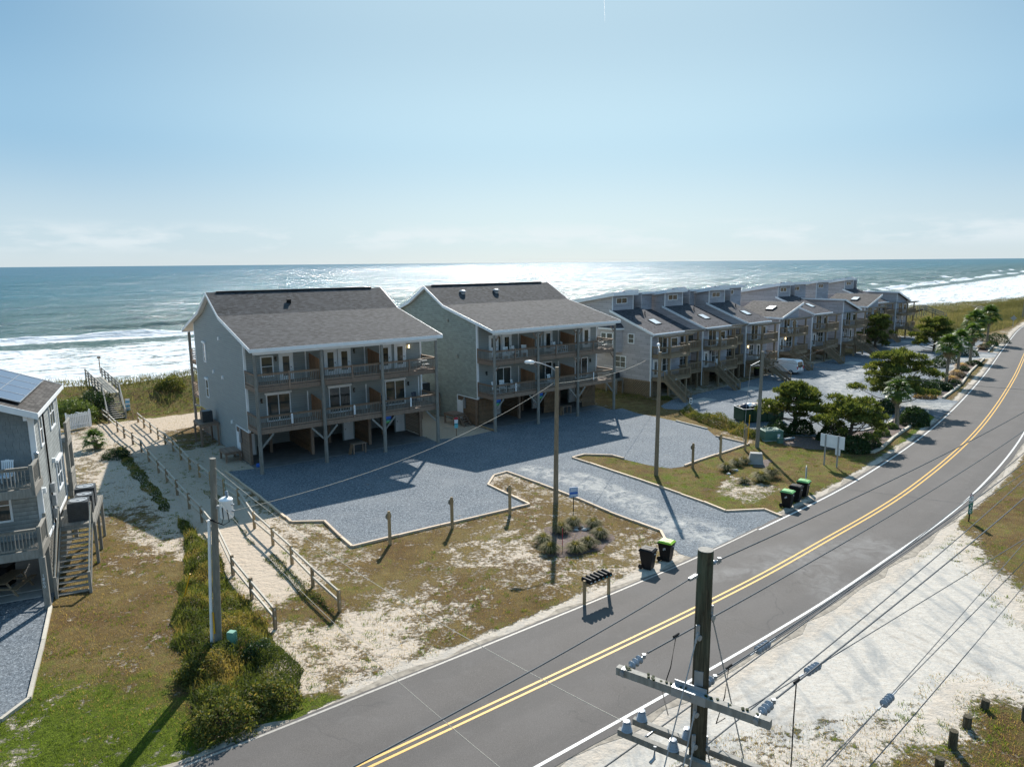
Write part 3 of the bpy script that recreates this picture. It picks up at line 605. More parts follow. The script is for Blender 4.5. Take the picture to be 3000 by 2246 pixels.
# asphalt
def asphalt():
    m, t, b = new_mat('asphalt')
    n = noise(t, 34, 3, .8); n2 = noise(t, .35, 5)
    c = ramp(t, n, [(.30, (.072, .064, .058)), (.6, (.125, .112, .104)), (.78, (.26, .235, .21))])
    c = mix(t, ramp(t, n2, [(.4, 0.0), (.7, .4)]), c, (.150, .138, .132))
    rr = N(t, 'ShaderNodeAttribute', attribute_name='r').outputs['Fac']; wp = ramp(t, math_(t, 'ABSOLUTE', math_(t, 'SUBTRACT', math_(t, 'ABSOLUTE', rr), 1.75)), [(.55, 0.0), (.85, 1.0), (1.0, 1.0)])
    wn_ = noise(t, 1.0, 5, .65, sc3=(.6, .6, 1), dist=.5); c = mix(t, math_(t, 'MULTIPLY', wp, math_(t, 'MULTIPLY', wn_, .45)), c, (.075, .070, .068))
    c = mix(t, ramp(t, noise(t, .8, 6, .7, sc3=(1, 1, 1), dist=.8), [(.55, 0.0), (.8, .35)]), c, (.19, .178, .168))
    dust = None
    for p, q, r0, r1 in ((gp(2300, 1640), gp(2560, 1600), .3, 2.6), (gp(2380, 1660), gp(2450, 1740), .3, 1.8), (gp(2080, 1690), gp(2330, 1640), .1, 1.2)):
        k = seg_mask(t, p, q, r0, r1); dust = k if dust is None else math_(t, 'MAXIMUM', dust, k)
    c = mix(t, math_(t, 'MULTIPLY', math_(t, 'MULTIPLY', dust, ramp(t, noise(t, 1.2, 5, .6, dist=1), [(.35, 0.0), (.7, 1.0)])), .5), c, (.27, .26, .25))
    # hairline cracks
    v = N(t, 'ShaderNodeTexVoronoi', feature='DISTANCE_TO_EDGE', Scale=.16); nv = N(t, 'ShaderNodeTexNoise', Scale=.9, Detail=5); t.links.new(geo(t), nv.inputs[0])
    vm = N(t, 'ShaderNodeVectorMath', operation='MULTIPLY_ADD'); t.links.new(nv.outputs['Color'], vm.inputs[0]); vm.inputs[1].default_value = (2.2, 2.2, 0); t.links.new(geo(t), vm.inputs[2]); t.links.new(vm.outputs[0], v.inputs[0])
    ck = ramp(t, v.outputs['Distance'], [(.0, .5), (.006, 0.0)]); c = mix(t, math_(t, 'MULTIPLY', ck, ramp(t, noise(t, .12, 2), [(.5, 0.0), (.6, 1.0)])), c, (.05, .048, .048))
    t.links.new(c, b.inputs['Base Color']); b.inputs['Roughness'].default_value = .8; b.inputs['Specular IOR Level'].default_value = .3
    bump(t, b, n, .4, .02); return m
def paint(name, col, wear=.5):
    m, t, b = new_mat(name); n = noise(t, 7, 6, .75)
    t.links.new(mix(t, ramp(t, n, [(.5, 0.0), (.74, wear)]), col, (.16, .15, .145)), b.inputs['Base Color']); b.inputs['Roughness'].default_value = .6; return m
MT['line_w'] = paint('white_road_paint', (.68, .67, .64)); MT['line_y'] = paint('yellow_road_paint', (.72, .40, .06), .4)
ribbon('sandy_road_shoulder', ROADC, -3.95, 3.85, .010, plain('shoulder_sand', (.30, .26, .21), .95, .4, 3, bmp=.3), .3)
RO = ribbon('road', ROADC, -3.72, 3.62, .022, asphalt(), .05)
_a = RO.data.attributes.new('r', 'FLOAT', 'POINT'); _a.data.foreach_set('value', np.tile(np.array([-3.72, 3.62], np.float32), len(RO.data.vertices) // 2))
_k = next(i for i, p in enumerate(ROADC) if p[1] > 36.5)
ribbon('road_line', ROADC[_k:], 3.27, 3.38, .027, 'line_w'); ribbon('road_line', ROADC[:_k + 1], 3.40, 3.50, .027, paint('sand_covered_paint', (.36, .33, .29), .9)); ribbon('road_line', ROADC, -3.40, -3.28, .027, 'line_w')
ribbon('road_line', ROADC, .085, .19, .027, 'line_y'); ribbon('road_line', ROADC, -.19, -.085, .027, 'line_y')
# mulch beds
MT['mulch'] = plain('brown_mulch', (.13, .095, .085), .95, .45, 7, bmp=.6)
def bed(pts, z=.016): poly_sheet('mulch_bed', densify(pts, .5, .25, 9), z, 'mulch')
bed(P2([(1573, 1590), (1600, 1548), (1680, 1530), (1770, 1540), (1800, 1580), (1760, 1615), (1690, 1628), (1610, 1630)]))
bed(P2([(2250, 1275), (2440, 1283), (2534, 1262), (2596, 1246), (2614, 1233), (2640, 1205), (2718, 1207), (2665, 1251), (2617, 1284), (2584, 1314), (2557, 1327), (2526, 1323), (2470, 1318), (2380, 1315), (2300, 1305)]))
bed(P2([(2700, 1150), (2754, 1120), (2778, 1097), (2802, 1078), (2850, 1056), (2883, 1052), (2841, 1092), (2816, 1128), (2763, 1168)]))
bed(P2([(2860, 1030), (2877, 1012), (2890, 1003), (2915, 1002), (2920, 1008), (2894, 1032)]))
bed(P2([(2205, 1355), (2250, 1345), (2262, 1352), (2240, 1368), (2210, 1368)]))

# timber edgings: each board of an edging is its own piece
def edging(pts, label, m='timber', w=.14, h=.13, L=2.45, group='timber edgings round the gravel and the beds', parent_name='timber_edging'):
    cx, cy = pts[0]; t = thing(parent_name, label, 'edging', (cx, cy, 0), 0, group)
    for a, b in zip(pts[:-1], pts[1:]):
        a = np.array(a); b = np.array(b); d = b - a; D = np.linalg.norm(d); k = max(1, round(D / L)); u = d / D; nn = np.array((-u[1], u[0]))
        for i in range(k):
            p = a + d * (i / k) + u * .012; q = a + d * ((i + 1) / k) - u * .012; j = random.uniform(-.02, .02); p = p + nn * j; q = q + nn * (j + random.uniform(-.02, .02)); zz = h / 2 + random.uniform(-.012, .015)
            stick('timber', m, t, (p[0] - cx, p[1] - cy, zz), (q[0] - cx, q[1] - cy, zz + random.uniform(-.01, .01)), w, h)
    return t
edging(EDGE1, 'pale timber edging zigzagging between the gravel lot and the sandy front lawn')
edging(EDGE2, 'pale timber edging along the right side of the drive round the grass island')
edging(EDGE3, 'pale timber edging forming the pointed right end of the gravel parking')
edging(EDGE4, 'short grey timber edging at the back right of the gravel lot', 'timber_pale')
edging(EDGEL, 'long bleached timber edging beside the gravel of the house with solar panels', 'timber_pale')
edging(BEDA, 'curved timber edging of the mulch bed behind the blank white sign', 'timber_pale', .2, .2)
edging(BEDB, 'long timber edging of the palm bed beside the road', 'timber_pale', .22, .22)
edging(BEDC, 'short timber edging of the farthest palm bed', 'timber_pale', .22, .22)
edging(BEDBI, 'timber edging between the row of palms and the row houses\' gravel', 'timber_pale', .2, .18)
edging(BEDAI, 'timber edging behind the two small round shrubs of the nearest bed', 'timber_pale', .18, .15)
edging(BEDCI, 'timber edging on the gravel side of the farthest palm bed', 'timber_pale', .2, .18)

# ---- sea
def build_sea():
    d = [-14.0]; s = .8
    while d[-1] < 45000:
        d.append(d[-1] + s)
        if d[-1] > 190: s *= 1.045
    aa = [-160.0]; s = 2.2
    while aa[-1] < 560: aa.append(aa[-1] + 2.2)
    while aa[-1] < 60000: s *= 1.09; aa.append(aa[-1] + s)
    lo = []; s = 2.2; v = -160
    while v > -60000: s *= 1.09; v -= s; lo.append(v)
    aa = np.array(lo[::-1] + aa); d = np.array(d); A, Dd = np.meshgrid(aa, d); a = A.ravel(); q = Dd.ravel(); bb = shore(a) + q
    x = a * T0[0] + bb * N0[0]; y = a * T0[1] + bb * N0[1]
    z = np.full(a.shape, SEA); foam = np.zeros(a.shape)
    wob = 9 * (fbm(a / 60, a * 0 + 3, 2, 3) - .5) * 2
    att = np.clip(1 - (q - 200) / 500, 0, 1) * smooth(-6, 12, q)
    for k, (q0, amp, wd, br, sd) in enumerate(((9, .18, 2.2, .9, 1), (24, .35, 2.6, .9, 2), (43, .5, 3.0, .85, 3), (66, .9, 3.0, .78, 4), (92, 1.6, 3.2, .66, 5), (124, 1.5, 4.0, .36, 6), (160, 1.2, 5, .08, 7), (205, .95, 6, 0, 8), (262, .5, 9, 0, 9), (330, .4, 11, 0, 10))):
        c = q0 + wob * (.3 + q0 / 90.) * .6 + 7 * (fbm(a / 35, a * 0 + sd * 7.7, sd, 3) - .5)
        am = amp * smooth(.30, .62, fbm(a / 42., a * 0 + sd * 3.1, 40 + sd, 3))
        u = q - c; prof = np.where(u < 0, np.exp(-(u / (wd * .55)) ** 2), np.exp(-(u / (wd * 1.5)) ** 2)); z = z + am * prof
        roll = smooth(1 - br - .12, 1 - br + .12, fbm(a / 26., a * 0 + sd * 5.3, 60 + sd, 3))
        foam = np.maximum(foam, roll * np.where(u < 0, np.exp(-(u / (wd * 2.4)) ** 2), np.exp(-(u / (wd * .75)) ** 2)) * (.55 + .6 * am / amp))
    surf = smooth(96, 60, q + wob * 1.2) * smooth(-9, 4, q)
    foam = np.clip(np.maximum(foam, .70 * surf), 0, 1.1)
    z = z + att * .12 * (fbm(x / 5., y / 5., 77, 3) - .5) * 2 + np.clip(foam, 0, 1) * .5 * (fbm(x / 1.7, y / 1.7, 78, 3) - .5) * (q > 2) * (q < 150)
    z = z - .25 * smooth(2, -14, q)
    nx = len(aa); ny = len(d); i = (np.arange(ny - 1)[:, None] * nx + np.arange(nx - 1)[None]).ravel()
    me = npmesh('sea', np.stack([x, y, z], 1), np.stack([i, i + 1, i + nx + 1, i + nx], 1), foam, smooth=True)
    at = me.attributes.new('q', 'FLOAT', 'POINT'); at.data.foreach_set('value', np.clip(q, -20, 2000).astype(np.float32))
    m, t, b = new_mat('sea_water')
    fo = N(t, 'ShaderNodeAttribute', attribute_name='r').outputs['Fac']; qq = N(t, 'ShaderNodeAttribute', attribute_name='q').outputs['Fac']
    mp = lambda v, sc: None
    rot = N(t, 'ShaderNodeMapping'); rot.inputs['Rotation'].default_value = (0, 0, math.radians(-40)); t.links.new(geo(t), rot.inputs[0]); rv = rot.outputs[0]
    f1 = noise(t, 1.0, 9, .72, vec=rv, sc3=(.16, .42, 1), dist=.6); f2 = noise(t, 1.0, 6, .7, vec=rv, sc3=(.7, 1.5, 1))
    ff = math_(t, 'ADD', math_(t, 'MULTIPLY', f1, .65), math_(t, 'MULTIPLY', f2, .35))
    thr = math_(t, 'ADD', math_(t, 'SUBTRACT', fo, .5), math_(t, 'MULTIPLY', math_(t, 'SUBTRACT', ff, .5), 2.6))
    fm = ramp(t, thr, [(0.0, 0.0), (.20, 1.0)])
    near = N(t, 'ShaderNodeMapRange'); t.links.new(qq, near.inputs[0]); near.inputs['From Min'].default_value = 30; near.inputs['From Max'].default_value = 420
    deep = mix(t, near.outputs[0], (.085, .135, .115), (.05, .145, .18))
    far = N(t, 'ShaderNodeMapRange'); t.links.new(qq, far.inputs[0]); far.inputs['From Min'].default_value = 400; far.inputs['From Max'].default_value = 2000
    deep = mix(t, far.outputs[0], deep, (.075, .165, .22))
    deep = mix(t, ramp(t, noise(t, 1.0, 5, .6, vec=rv, sc3=(.006, .03, 1)), [(.35, 0.0), (.7, .45)]), deep, (.02, .06, .075))
    wet = N(t, 'ShaderNodeMapRange'); t.links.new(qq, wet.inputs[0]); wet.inputs['From Min'].default_value = 4; wet.inputs['From Max'].default_value = -10
    deep = mix(t, wet.outputs[0], deep, (.22, .19, .15))
    c = mix(t, fm, deep, (.80, .82, .83)); t.links.new(c, b.inputs['Base Color'])
    t.links.new(mix(t, fm, .10, .75), b.inputs['Roughness']); b.inputs['IOR'].default_value = 1.333; b.inputs['Specular IOR Level'].default_value = .5
    w1 = noise(t, 1.0, 3, .6, vec=rv, sc3=(.10, .22, 1)); w2 = noise(t, 1.0, 5, .62, vec=rv, sc3=(.5, 1.0, 1)); w3 = noise(t, 2.3, 4, .65, vec=rv)
    b1 = N(t, 'ShaderNodeBump', Strength=1.0, Distance=2.2); t.links.new(w1, b1.inputs['Height'])
    b2 = N(t, 'ShaderNodeBump', Strength=1.0, Distance=.75); t.links.new(w2, b2.inputs['Height']); t.links.new(b1.outputs[0], b2.inputs['Normal'])
    b3 = N(t, 'ShaderNodeBump', Strength=1.0, Distance=.16); t.links.new(w3, b3.inputs['Height']); t.links.new(b2.outputs[0], b3.inputs['Normal'])
    # open water: diffuse body colour plus a rough glitter layer; facets tilted to the viewer mirror far less sky than a flat sheet
    b.inputs['Specular IOR Level'].default_value = .12; t.links.new(b2.outputs[0], b.inputs['Normal'])
    gl = N(t, 'ShaderNodeBsdfGlossy'); gl.inputs['Roughness'].default_value = .19; gl.inputs['Color'].default_value = (.95, .97, 1, 1); t.links.new(b3.outputs[0], gl.inputs['Normal'])
    dfs = N(t, 'ShaderNodeBsdfDiffuse'); t.links.new(c, dfs.inputs[0]); t.links.new(b2.outputs[0], dfs.inputs['Normal'])
    lw = N(t, 'ShaderNodeLayerWeight'); lw.inputs['Blend'].default_value = .5; t.links.new(b2.outputs[0], lw.inputs['Normal'])
    ga = ramp(t, noise(t, 1.0, 6, .75, vec=rv, sc3=(.035, .11, 1)), [(.40, .25), (.58, 1.1)]); gb = ramp(t, noise(t, 1.0, 5, .8, vec=rv, sc3=(.25, .6, 1)), [(.42, .2), (.60, 1.9)]); gc = ramp(t, noise(t, 1.0, 5, .75, vec=rv, sc3=(.006, .02, 1)), [(.38, .75), (.58, 1.0)])
    gm = math_(t, 'MULTIPLY', math_(t, 'MULTIPLY', ga, gb), gc)
    wgt = math_(t, 'MULTIPLY', math_(t, 'MULTIPLY', math_(t, 'ADD', math_(t, 'MULTIPLY', lw.outputs['Facing'], .26), .04), gm), math_(t, 'SUBTRACT', 1.0, fm), True)
    ms = N(t, 'ShaderNodeMixShader'); t.links.new(wgt, ms.inputs[0]); t.links.new(dfs.outputs[0], ms.inputs[1]); t.links.new(gl.outputs[0], ms.inputs[2]); t.links.new(ms.outputs[0], t.nodes['Material Output'].inputs[0])
    me.materials.append(m); o = link('sea', me); o['kind'] = 'structure'
build_sea()
# ================================================================== HOUSES
BAL = MB().box(-.019, .019, -.019, .019, 0, .86)
_balme = {}
def bal_mesh(m):
    if m not in _balme:
        me = bpy.data.meshes.new('baluster_' + m); me.from_pydata(BAL.v, [], BAL.f); me.update(); me.materials.append(MT[m]); _balme[m] = me
    return _balme[m]
def railing(T, x0, y0, x1, y1, z, m='deck', posts=(), step=.135, individual=True, counter=None, h=1.0, bm=None, capm='deck', rail_name='handrail', z1=None):
    """a rail run in local coordinates from p to q; deck surface at z (to z1 if it slopes)"""
    z1 = z if z1 is None else z1; p = Vector((x0, y0, z)); q = Vector((x1, y1, z1)); L = (q - p).length; up = Vector((0, 0, 1))
    stick(rail_name, capm, T, p + up * h, q + up * h, .14, .04)
    stick('rail', m, T, p + up * (h - .09), q + up * (h - .09), .04, .09); stick('rail', m, T, p + up * .11, q + up * .11, .04, .09)
    n = max(1, int(L / step)); mb = MB()
    for i in range(1, n):
        c = p.lerp(q, i / n)
        if individual and (counter is None or counter[0] < 300):
            link('baluster', bal_mesh(bm or m), None, T, (c.x, c.y, c.z + .08))
            if counter is not None: counter[0] += 1
        else: mb.box(c.x - .019, c.x + .019, c.y - .019, c.y + .019, c.z + .08, c.z + h - .06)
    if mb.v: mb.build('balusters', m, T, kind='stuff')
def window(T, x, y, z, w, h, face='front', mull='v', head=False, name='window', frame=.09):
    """frame + glass; face 'front' looks along -y, 'left' along -x, 'right' +x"""
    def bx(mb, a0, a1, d0, d1, b0, b1):
        if face == 'front': mb.box(x + a0, x + a1, y - d1, y - d0, z + b0, z + b1)
        elif face == 'left': mb.box(x - d1, x - d0, y + a0, y + a1, z + b0, z + b1)
        else: mb.box(x + d0, x + d1, y + a0, y + a1, z + b0, z + b1)
    f = MB(); bx(f, -frame, 0, .0, .055, -frame, h + frame); bx(f, w, w + frame, .0, .055, -frame, h + frame); bx(f, 0, w, .0, .05, h, h + frame); bx(f, 0, w, .0, .06, -frame, 0)
    if mull in ('v', 'vh'): bx(f, w / 2 - .03, w / 2 + .03, .0, .045, 0, h)
    if mull in ('h', 'vh'): bx(f, 0, w, .0, .035, h / 2 - .025, h / 2 + .025)
    if head: bx(f, -.18, w + .18, .0, .14, h + frame, h + frame + .14)
    o = f.build(name, 'trim', T); g = MB(); bx(g, 0, w, .004, .02, 0, h); g.build('pane', 'glass', o); return o
def door(T, x, y, z, w=.92, h=2.05, glassy=True, name='door', m='white'):
    f = MB().box(x - .11, x, y - .05, y, z, z + h + .1).box(x + w, x + w + .11, y - .05, y, z, z + h + .1).box(x, x + w, y - .05, y, z + h, z + h + .1); f.build('door_frame', 'trim', T)
    d = MB().box(x, x + w, y - .03, y - .001, z, z + h).build(name, m, T)
    if glassy: MB().box(x + .2, x + w - .2, y - .04, y - .031, z + .32, z + h - .2).build('pane', 'glass', d)
    MB().lathe([(.035, 0), (.04, .05)], (x + w - .09, y - .03, z + .98), 8, (0, -1, 0)).build('handle', 'black', d); return d
def lantern(T, x, y, z, lit=False):
    o = MB().box(x - .07, x + .07, y - .05, y, z, z + .2).box(x - .06, x + .06, y - .16, y - .04, z + .2, z + .24).box(x - .055, x + .055, y - .155, y - .045, z - .12, z - .09).build('wall_light', 'black', T)
    MB().box(x - .045, x + .045, y - .145, y - .055, z - .09, z + .2).build('lamp', 'bulb' if lit else 'glass', o)
def slats(T, p, q, z0, z1, step=.13, m='wood_slat', name='slat', nx=.03, limit=None, inst=True):
    """horizontal boards from p to q (2-D), stacked with gaps"""
    n = int((z1 - z0) / step)
    for i in range(n):
        zz = z0 + (i + .5) * step; stick(name, m, T, (p[0], p[1], zz), (q[0], q[1], zz), nx, step * .74)
def lattice(T, p, q, z0, z1, m, step=.24, th=.03):
    p = Vector((p[0], p[1])); q = Vector((q[0], q[1])); d = q - p; L = d.length; u = d / L; hgt = z1 - z0; mb = MB(); nn = Vector((-u.y, u.x)) * .018
    s = -hgt
    while s < L:
        for sg in (1, -1):
            a0, a1 = s, s + hgt
            t0 = max(0, -a0 / hgt) if a0 < 0 else 0; t1 = min(1, (L - a0) / hgt)
            if t1 - t0 < .05: continue
            s0, s1 = a0 + hgt * t0, a0 + hgt * t1; h0, h1 = (t0, t1) if sg > 0 else (1 - t0, 1 - t1)
            A = p + u * s0 + nn * sg; B = p + u * s1 + nn * sg
            mb.beam((A.x, A.y, z0 + h0 * hgt), (B.x, B.y, z0 + h1 * hgt), th, .10)
        s += step
    return mb.build('lattice_panel', m, T, fix=False)
def stairs(T, x, y, z0, z1, dx, dy, w, m='deck_old', rails=True, name='stair', bal=True):
    """stairs from (x,y,z1) top down to z0 going in direction (dx,dy) per run; origin is the top left corner, width to the right of travel"""
    run = math.hypot(dx, dy); u = Vector((dx / run, dy / run)); n = Vector((u.y, -u.x)); rise = z1 - z0; k = max(2, round(rise / .19)); 
    s = thing_child = bpy.data.objects.new(name, None); COL.objects.link(s); s.parent = T; s.empty_display_size = .1
    for i in range(k):
        f = (i + .5) / k; c = Vector((x, y)) + u * run * f; zz = z1 - rise * (i + 1) / k + .0
        a = c + n * .03; b = c + n * (w - .03); stick('step', m, s, (a.x, a.y, zz), (b.x, b.y, zz), run / k * .92, .045)
    for e in (0, w):
        p = Vector((x, y)) + n * e; q = p + u * run
        stick('stringer', m, s, (p.x, p.y, z1 - .14), (q.x, q.y, z0 + .02), .045, .26)
        if rails:
            stick('handrail', m, s, (p.x, p.y, z1 + .92), (q.x, q.y, z0 + .95), .1, .045)
            stick('rail', m, s, (p.x, p.y, z1 + .12), (q.x, q.y, z0 + .15), .04, .08)
            stick('post', m, s, (q.x, q.y, z0), (q.x, q.y, z0 + 1.02), .1, .1); stick('post', m, s, (p.x, p.y, z1 - .2), (p.x, p.y, z1 + 1.0), .1, .1)
            if bal:
                mb = MB(); nb = int(run / .15)
                for i in range(1, nb):
                    c = p.lerp(q, i / nb); zz = z1 + (z0 - z1) * i / nb; mb.box(c.x - .02, c.x + .02, c.y - .02, c.y + .02, zz + .12, zz + .93)
                mb.build('balusters', m, s, kind='stuff')
    return s

def roof_profile(T, prof, x0, x1, m, th=.20, kind='roof', rake=.03):
    """prof: list of (y,z) top line; slab extruded in x"""
    low = [(y, z - th) for y, z in prof][::-1]
    r = MB().prism(list(prof) + low, x0, x1, 'x').build(kind, m, T)
    return r

def condo(O, ang, name, label, sid, right_end, var):
    """three-unit stilt house: front posts on local y=0, front wall y=2.5, back wall y=18.2"""
    T = thing(name, label, 'house', (O[0], O[1], 0), ang, 'three storey stilt houses with long shingle roofs')
    Wd = 15.3 if var == 0 else 15.75; YF, YB, RI = 2.5, 18.2, 11.2
    prof = [(-.45, 9.48), (7.7, 11.42), (RI, 13.22), (14.6, 11.5), (21.6, 9.42)]
    und = lambda y: float(np.interp(y, [p[0] for p in prof], [p[1] for p in prof])) - .22
    # side + front walls
    gab = [(YF, 2.72), (5.95, 2.62), (5.95, .04), (14.3, .04), (14.3, 2.35), (YB, 2.35), (YB, und(YB)), (14.6, und(14.6)), (RI, und(RI)), (7.7, und(7.7)), (YF, und(YF))]
    MB().prism(gab, 0, .12, 'x').build('wall', sid[0], T)
    MB().prism(gab, Wd - .12, Wd, 'x').build('wall', sid[0], T)
    MB().box(.12, Wd - .12, YF, YF + .12, 2.72, und(YF)).build('wall', sid[1], T)
    MB().box(.12, Wd - .12, YB - .12, YB, 2.35, und(YB)).build('wall', sid[1], T)
    MB().box(.13, Wd - .13, YF + .13, YB - .13, 2.55, 2.75).build('floor_joists', 'wood_slat', T)
    # corner trim
    for x in (0, Wd):
        s = -1 if x == 0 else 1
        MB().box(x + min(0, s * .03), x + max(0, s * .03), YF - .02, YF + .14, 2.66, und(YF)).box(min(x, x - s * .14), max(x, x - s * .14), YF - .03, YF, 2.66, und(YF)).build('corner_trim', 'trim', T)
        MB().box(x + min(0, s * .03), x + max(0, s * .03), YB - .1, YB + .02, 2.3, und(YB)).build('corner_trim', 'trim', T)
    # roof
    roof_profile(T, prof, -.36, Wd + .5, 'roof_a', .12)
    inner = [(y, z - .125) for y, z in prof]
    rk = MB()
    for xa, xb in ((-.395, -.362), (Wd + .502, Wd + .535)): rk.prism([(y, z + .01) for y, z in prof] + [(y, z - .27) for y, z in prof][::-1], xa, xb, 'x')
    rk.build('rake_board', 'white', T)
    MB().box(-.36, Wd + .5, -.49, -.452, 9.2, 9.47).build('fascia', 'white', T); MB().box(-.36, Wd + .5, 21.602, 21.64, 9.15, 9.40).build('fascia', 'white', T)
    MB().box(-.05, Wd + .1, -.16, -.02, 8.98, 9.23).build('beam', 'white', T)
    sf = MB()
    for (ya, za), (yb, zb) in zip(inner[:-1], inner[1:]): sf.prism([(ya, za - .005), (yb, zb - .005), (yb, zb - .03), (ya, za - .03)], -.35, Wd + .49, 'x')
    sf.build('soffit', 'trim', T)
    MB().box(.5, Wd - .5, RI - .13, RI + .13, 13.17, 13.30).build('ridge_vent', 'black', T)
    if var == 0: MB().box(5.9, 6.2, 9.1, 9.4, 12.1, 12.45).box(5.85, 6.25, 9.05, 9.45, 12.45, 12.49).build('roof_vent', 'black', T)
    else:
        for vx in (3.3, 7.6): 
            MB().lathe([(.24, -.25), (.24, 0), (.36, .02), (.38, .10), (.26, .2), (0.02, .25)], (vx, 9.6, 12.5), 16).build('roof_vent', 'metal', T)
    # decks
    cnt = [0]
    for z, zt in ((3.32, 0), (6.52, 1)):
        MB().box(0, Wd, -.02, 2.49, z - .06, z - .012).build('deck_floor', 'deck', T)
        for i in range(18): piece('deck_board', 'deck', T, .02, Wd - .02, .0 + i * .1375, .0 + i * .1375 + .128, z - .011, z + .018)
        MB().box(-.03, Wd + .03, -.06, -.021, z - .34, z - .0).build('fascia_board', 'deck', T)
        MB().box(-.065, -.031, -.06, 2.44, z - .34, z - .0).build('fascia_board', 'deck', T); MB().box(Wd + .031, Wd + .065, -.06, 2.44, z - .34, z).build('fascia_board', 'deck', T)
        MB().box(0, Wd, 1.2, 1.25, z - .30, z - .061).build('joist', 'deck', T)
        railing(T, .1, .02, Wd - .1, .02, z, bm='wood_grey', counter=cnt, h=1.0, capm='wood_slat')
        railing(T, .0, .12, .0, 2.42, z, bm='wood_grey', counter=cnt, h=1.0); railing(T, Wd, .12, Wd, 2.42, z, bm='wood_grey', counter=cnt, capm='wood_slat')
        for x in (2.55, 7.65, 12.75): stick('rail_post', 'deck', T, (x, -.04, z - .3), (x, -.04, z + 1.06), .09, .12)
        for x in (0, Wd): stick('rail_post', 'deck', T, (x, 2.44, z), (x, 2.44, z + 1.05), .09, .09)
    # front posts, braces
    for i in range(4):
        x = Wd / 3 * i; x += .02 if i == 0 else (-.02 if i == 3 else 0)
        MB().tube([(x, -.17, 0), (x, -.17, 3.0), (x, -.15, 8.99)], [.155, .145, .125], 12).build('stilt', 'wood_grey', T, smooth=True)
        for s in (-1, 1):
            if 0 <= i + s * .5 <= 3:
                stick('brace', 'wood_grey', T, (x + s * .1, -.12, 1.95), (x + s * 1.05, -.12, 2.95), .06, .14)
                if var == 1:
                    for zb in (5.55, 8.3): stick('brace', 'deck', T, (x + s * .08, -.12, zb), (x + s * .6, -.12, zb + .6), .05, .1)
        stick('stilt', 'deck', T, (x if 0 < i < 3 else x + (.1 if i == 0 else -.1), YF + .35, 0), (x if 0 < i < 3 else x + (.1 if i == 0 else -.1), YF + .35, 2.6), .24, .24)
        stick('stilt', 'wood_grey', T, (x, 20.5, -.3), (x, 20.5, 9.2), .22, .22)
    # back decks
    for z in (3.32, 6.52):
        MB().box(0, Wd, YB + .01, 20.5, z - .3, z).build('deck_floor', 'deck', T)
        for (a, b) in (((0, YB + .05), (0, 20.4)), ((0, 20.42), (Wd, 20.42))):
            stick('handrail', 'wood_slat', T, (*a, z + 1), (*b, z + 1), .12, .04)
            for k in range(5): stick('rail', 'deck', T, (*a, z + .15 + k * .17), (*b, z + .15 + k * .17), .04, .06)
    stick('brace', 'wood_grey', T, (0, YB + .1, 2.3), (0, 20.4, 2.1), .06, .18); stick('brace', 'wood_grey', T, (0, YB + .1, .3), (0, 20.4, .6), .06, .14)
    stick('brace', 'wood_grey', T, (.02, 18.3, 5.8), (.02, 20.3, 5.8), .06, .16)
    # ground storey
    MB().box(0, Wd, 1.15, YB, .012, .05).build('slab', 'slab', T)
    sm = 'wood_slat' if var == 1 else 'deck'
    slats(T, (.02, YF + .05), (.02, 5.9), .1, 2.66, .118, sm, nx=.04); slats(T, (.02, 14.35), (.02, YB), .1, 2.3, .118, sm, nx=.04)
    slats(T, (Wd, YF + .2), (Wd, 6), .1, 2.6, .15, sm, nx=.04)
    U = Wd / 3
    MB().box(.13, Wd - .13, 8.4, 8.5, .05, 2.55).build('back_wall', 'siding_a', T)
    for i in (0, 1, 2):
        slats(T, (U * (i + 1), YF + .3), (U * (i + 1), 8.4), .1, 2.5, .15, 'wood_slat', nx=.04) if i < 2 else None
        stick('stilt', 'deck', T, (U * i + U * .5, 5.6, 0), (U * i + U * .5, 5.6, 2.6), .22, .22)
        bw = 1.15; bx0 = U * i + (.25 if i == 0 and var == 0 else U - bw - .15)
        MB().box(bx0, bx0 + bw, 5.6, 5.67, .05, 2.5).build('storage_wall', 'siding_a', T)
        dd = MB().box(bx0 + .12, bx0 + 1.0, 5.54, 5.595, .08, 2.1).build('door', 'white', T); MB().lathe([(.035, 0), (.04, .05)], (bx0 + .24, 5.54, 1.05), 8, (0, -1, 0)).build('handle', 'black', dd)
    if var == 1:
        slats(T, (.1, YF + .02), (2.0, YF + .02), .25, 2.7, .118, sm, nx=.04)
        slats(T, (8.6, YF + .4), (10.4, YF + .4), .1, 2.55, .118, sm, nx=.04); slats(T, (13.8, YF + .2), (Wd - .1, YF + .2), .1, 2.6, .118, sm, nx=.04)
        st = stick('sill', 'wood_tan', T, (.1, .2, .1), (.1, YF, .1), .12, .14)
    # side door, vents, meter
    f = MB().box(-.035, -.0, 5.05, 5.15, .25, 2.3).box(-.035, 0, 5.95, 6.05, .25, 2.62).box(-.03, 0, YF, 6.05, 2.64, 2.72).build('door_frame', 'trim', T)
    d = MB().box(-.02, .03, 5.15, 5.95, .3, 2.2).build('door', 'white', T); 
    for k in range(5): piece('board', 'trim', d, -.028, -.0205, 5.17 + k * .157, 5.17 + k * .157 + .145, .32, 2.18)
    MB().box(-.16, -.04, 4.55, 4.85, 1.5, 2.35).box(-.13, -.04, 4.62, 4.78, 2.35, 2.6).build('meter_box', 'metal', T)
    for y, z in ((9.3, 9.45), (11.9, 6.35), (8.9, 6.2), (7.0, 2.75)) if var == 0 else ((7.4, 9.9), (5.8, 6.5)):
        MB().box(-.13, 0, y - .12, y + .12, z - .12, z + .14).build('wall_vent', 'trim' if var == 0 else 'curtain', T)
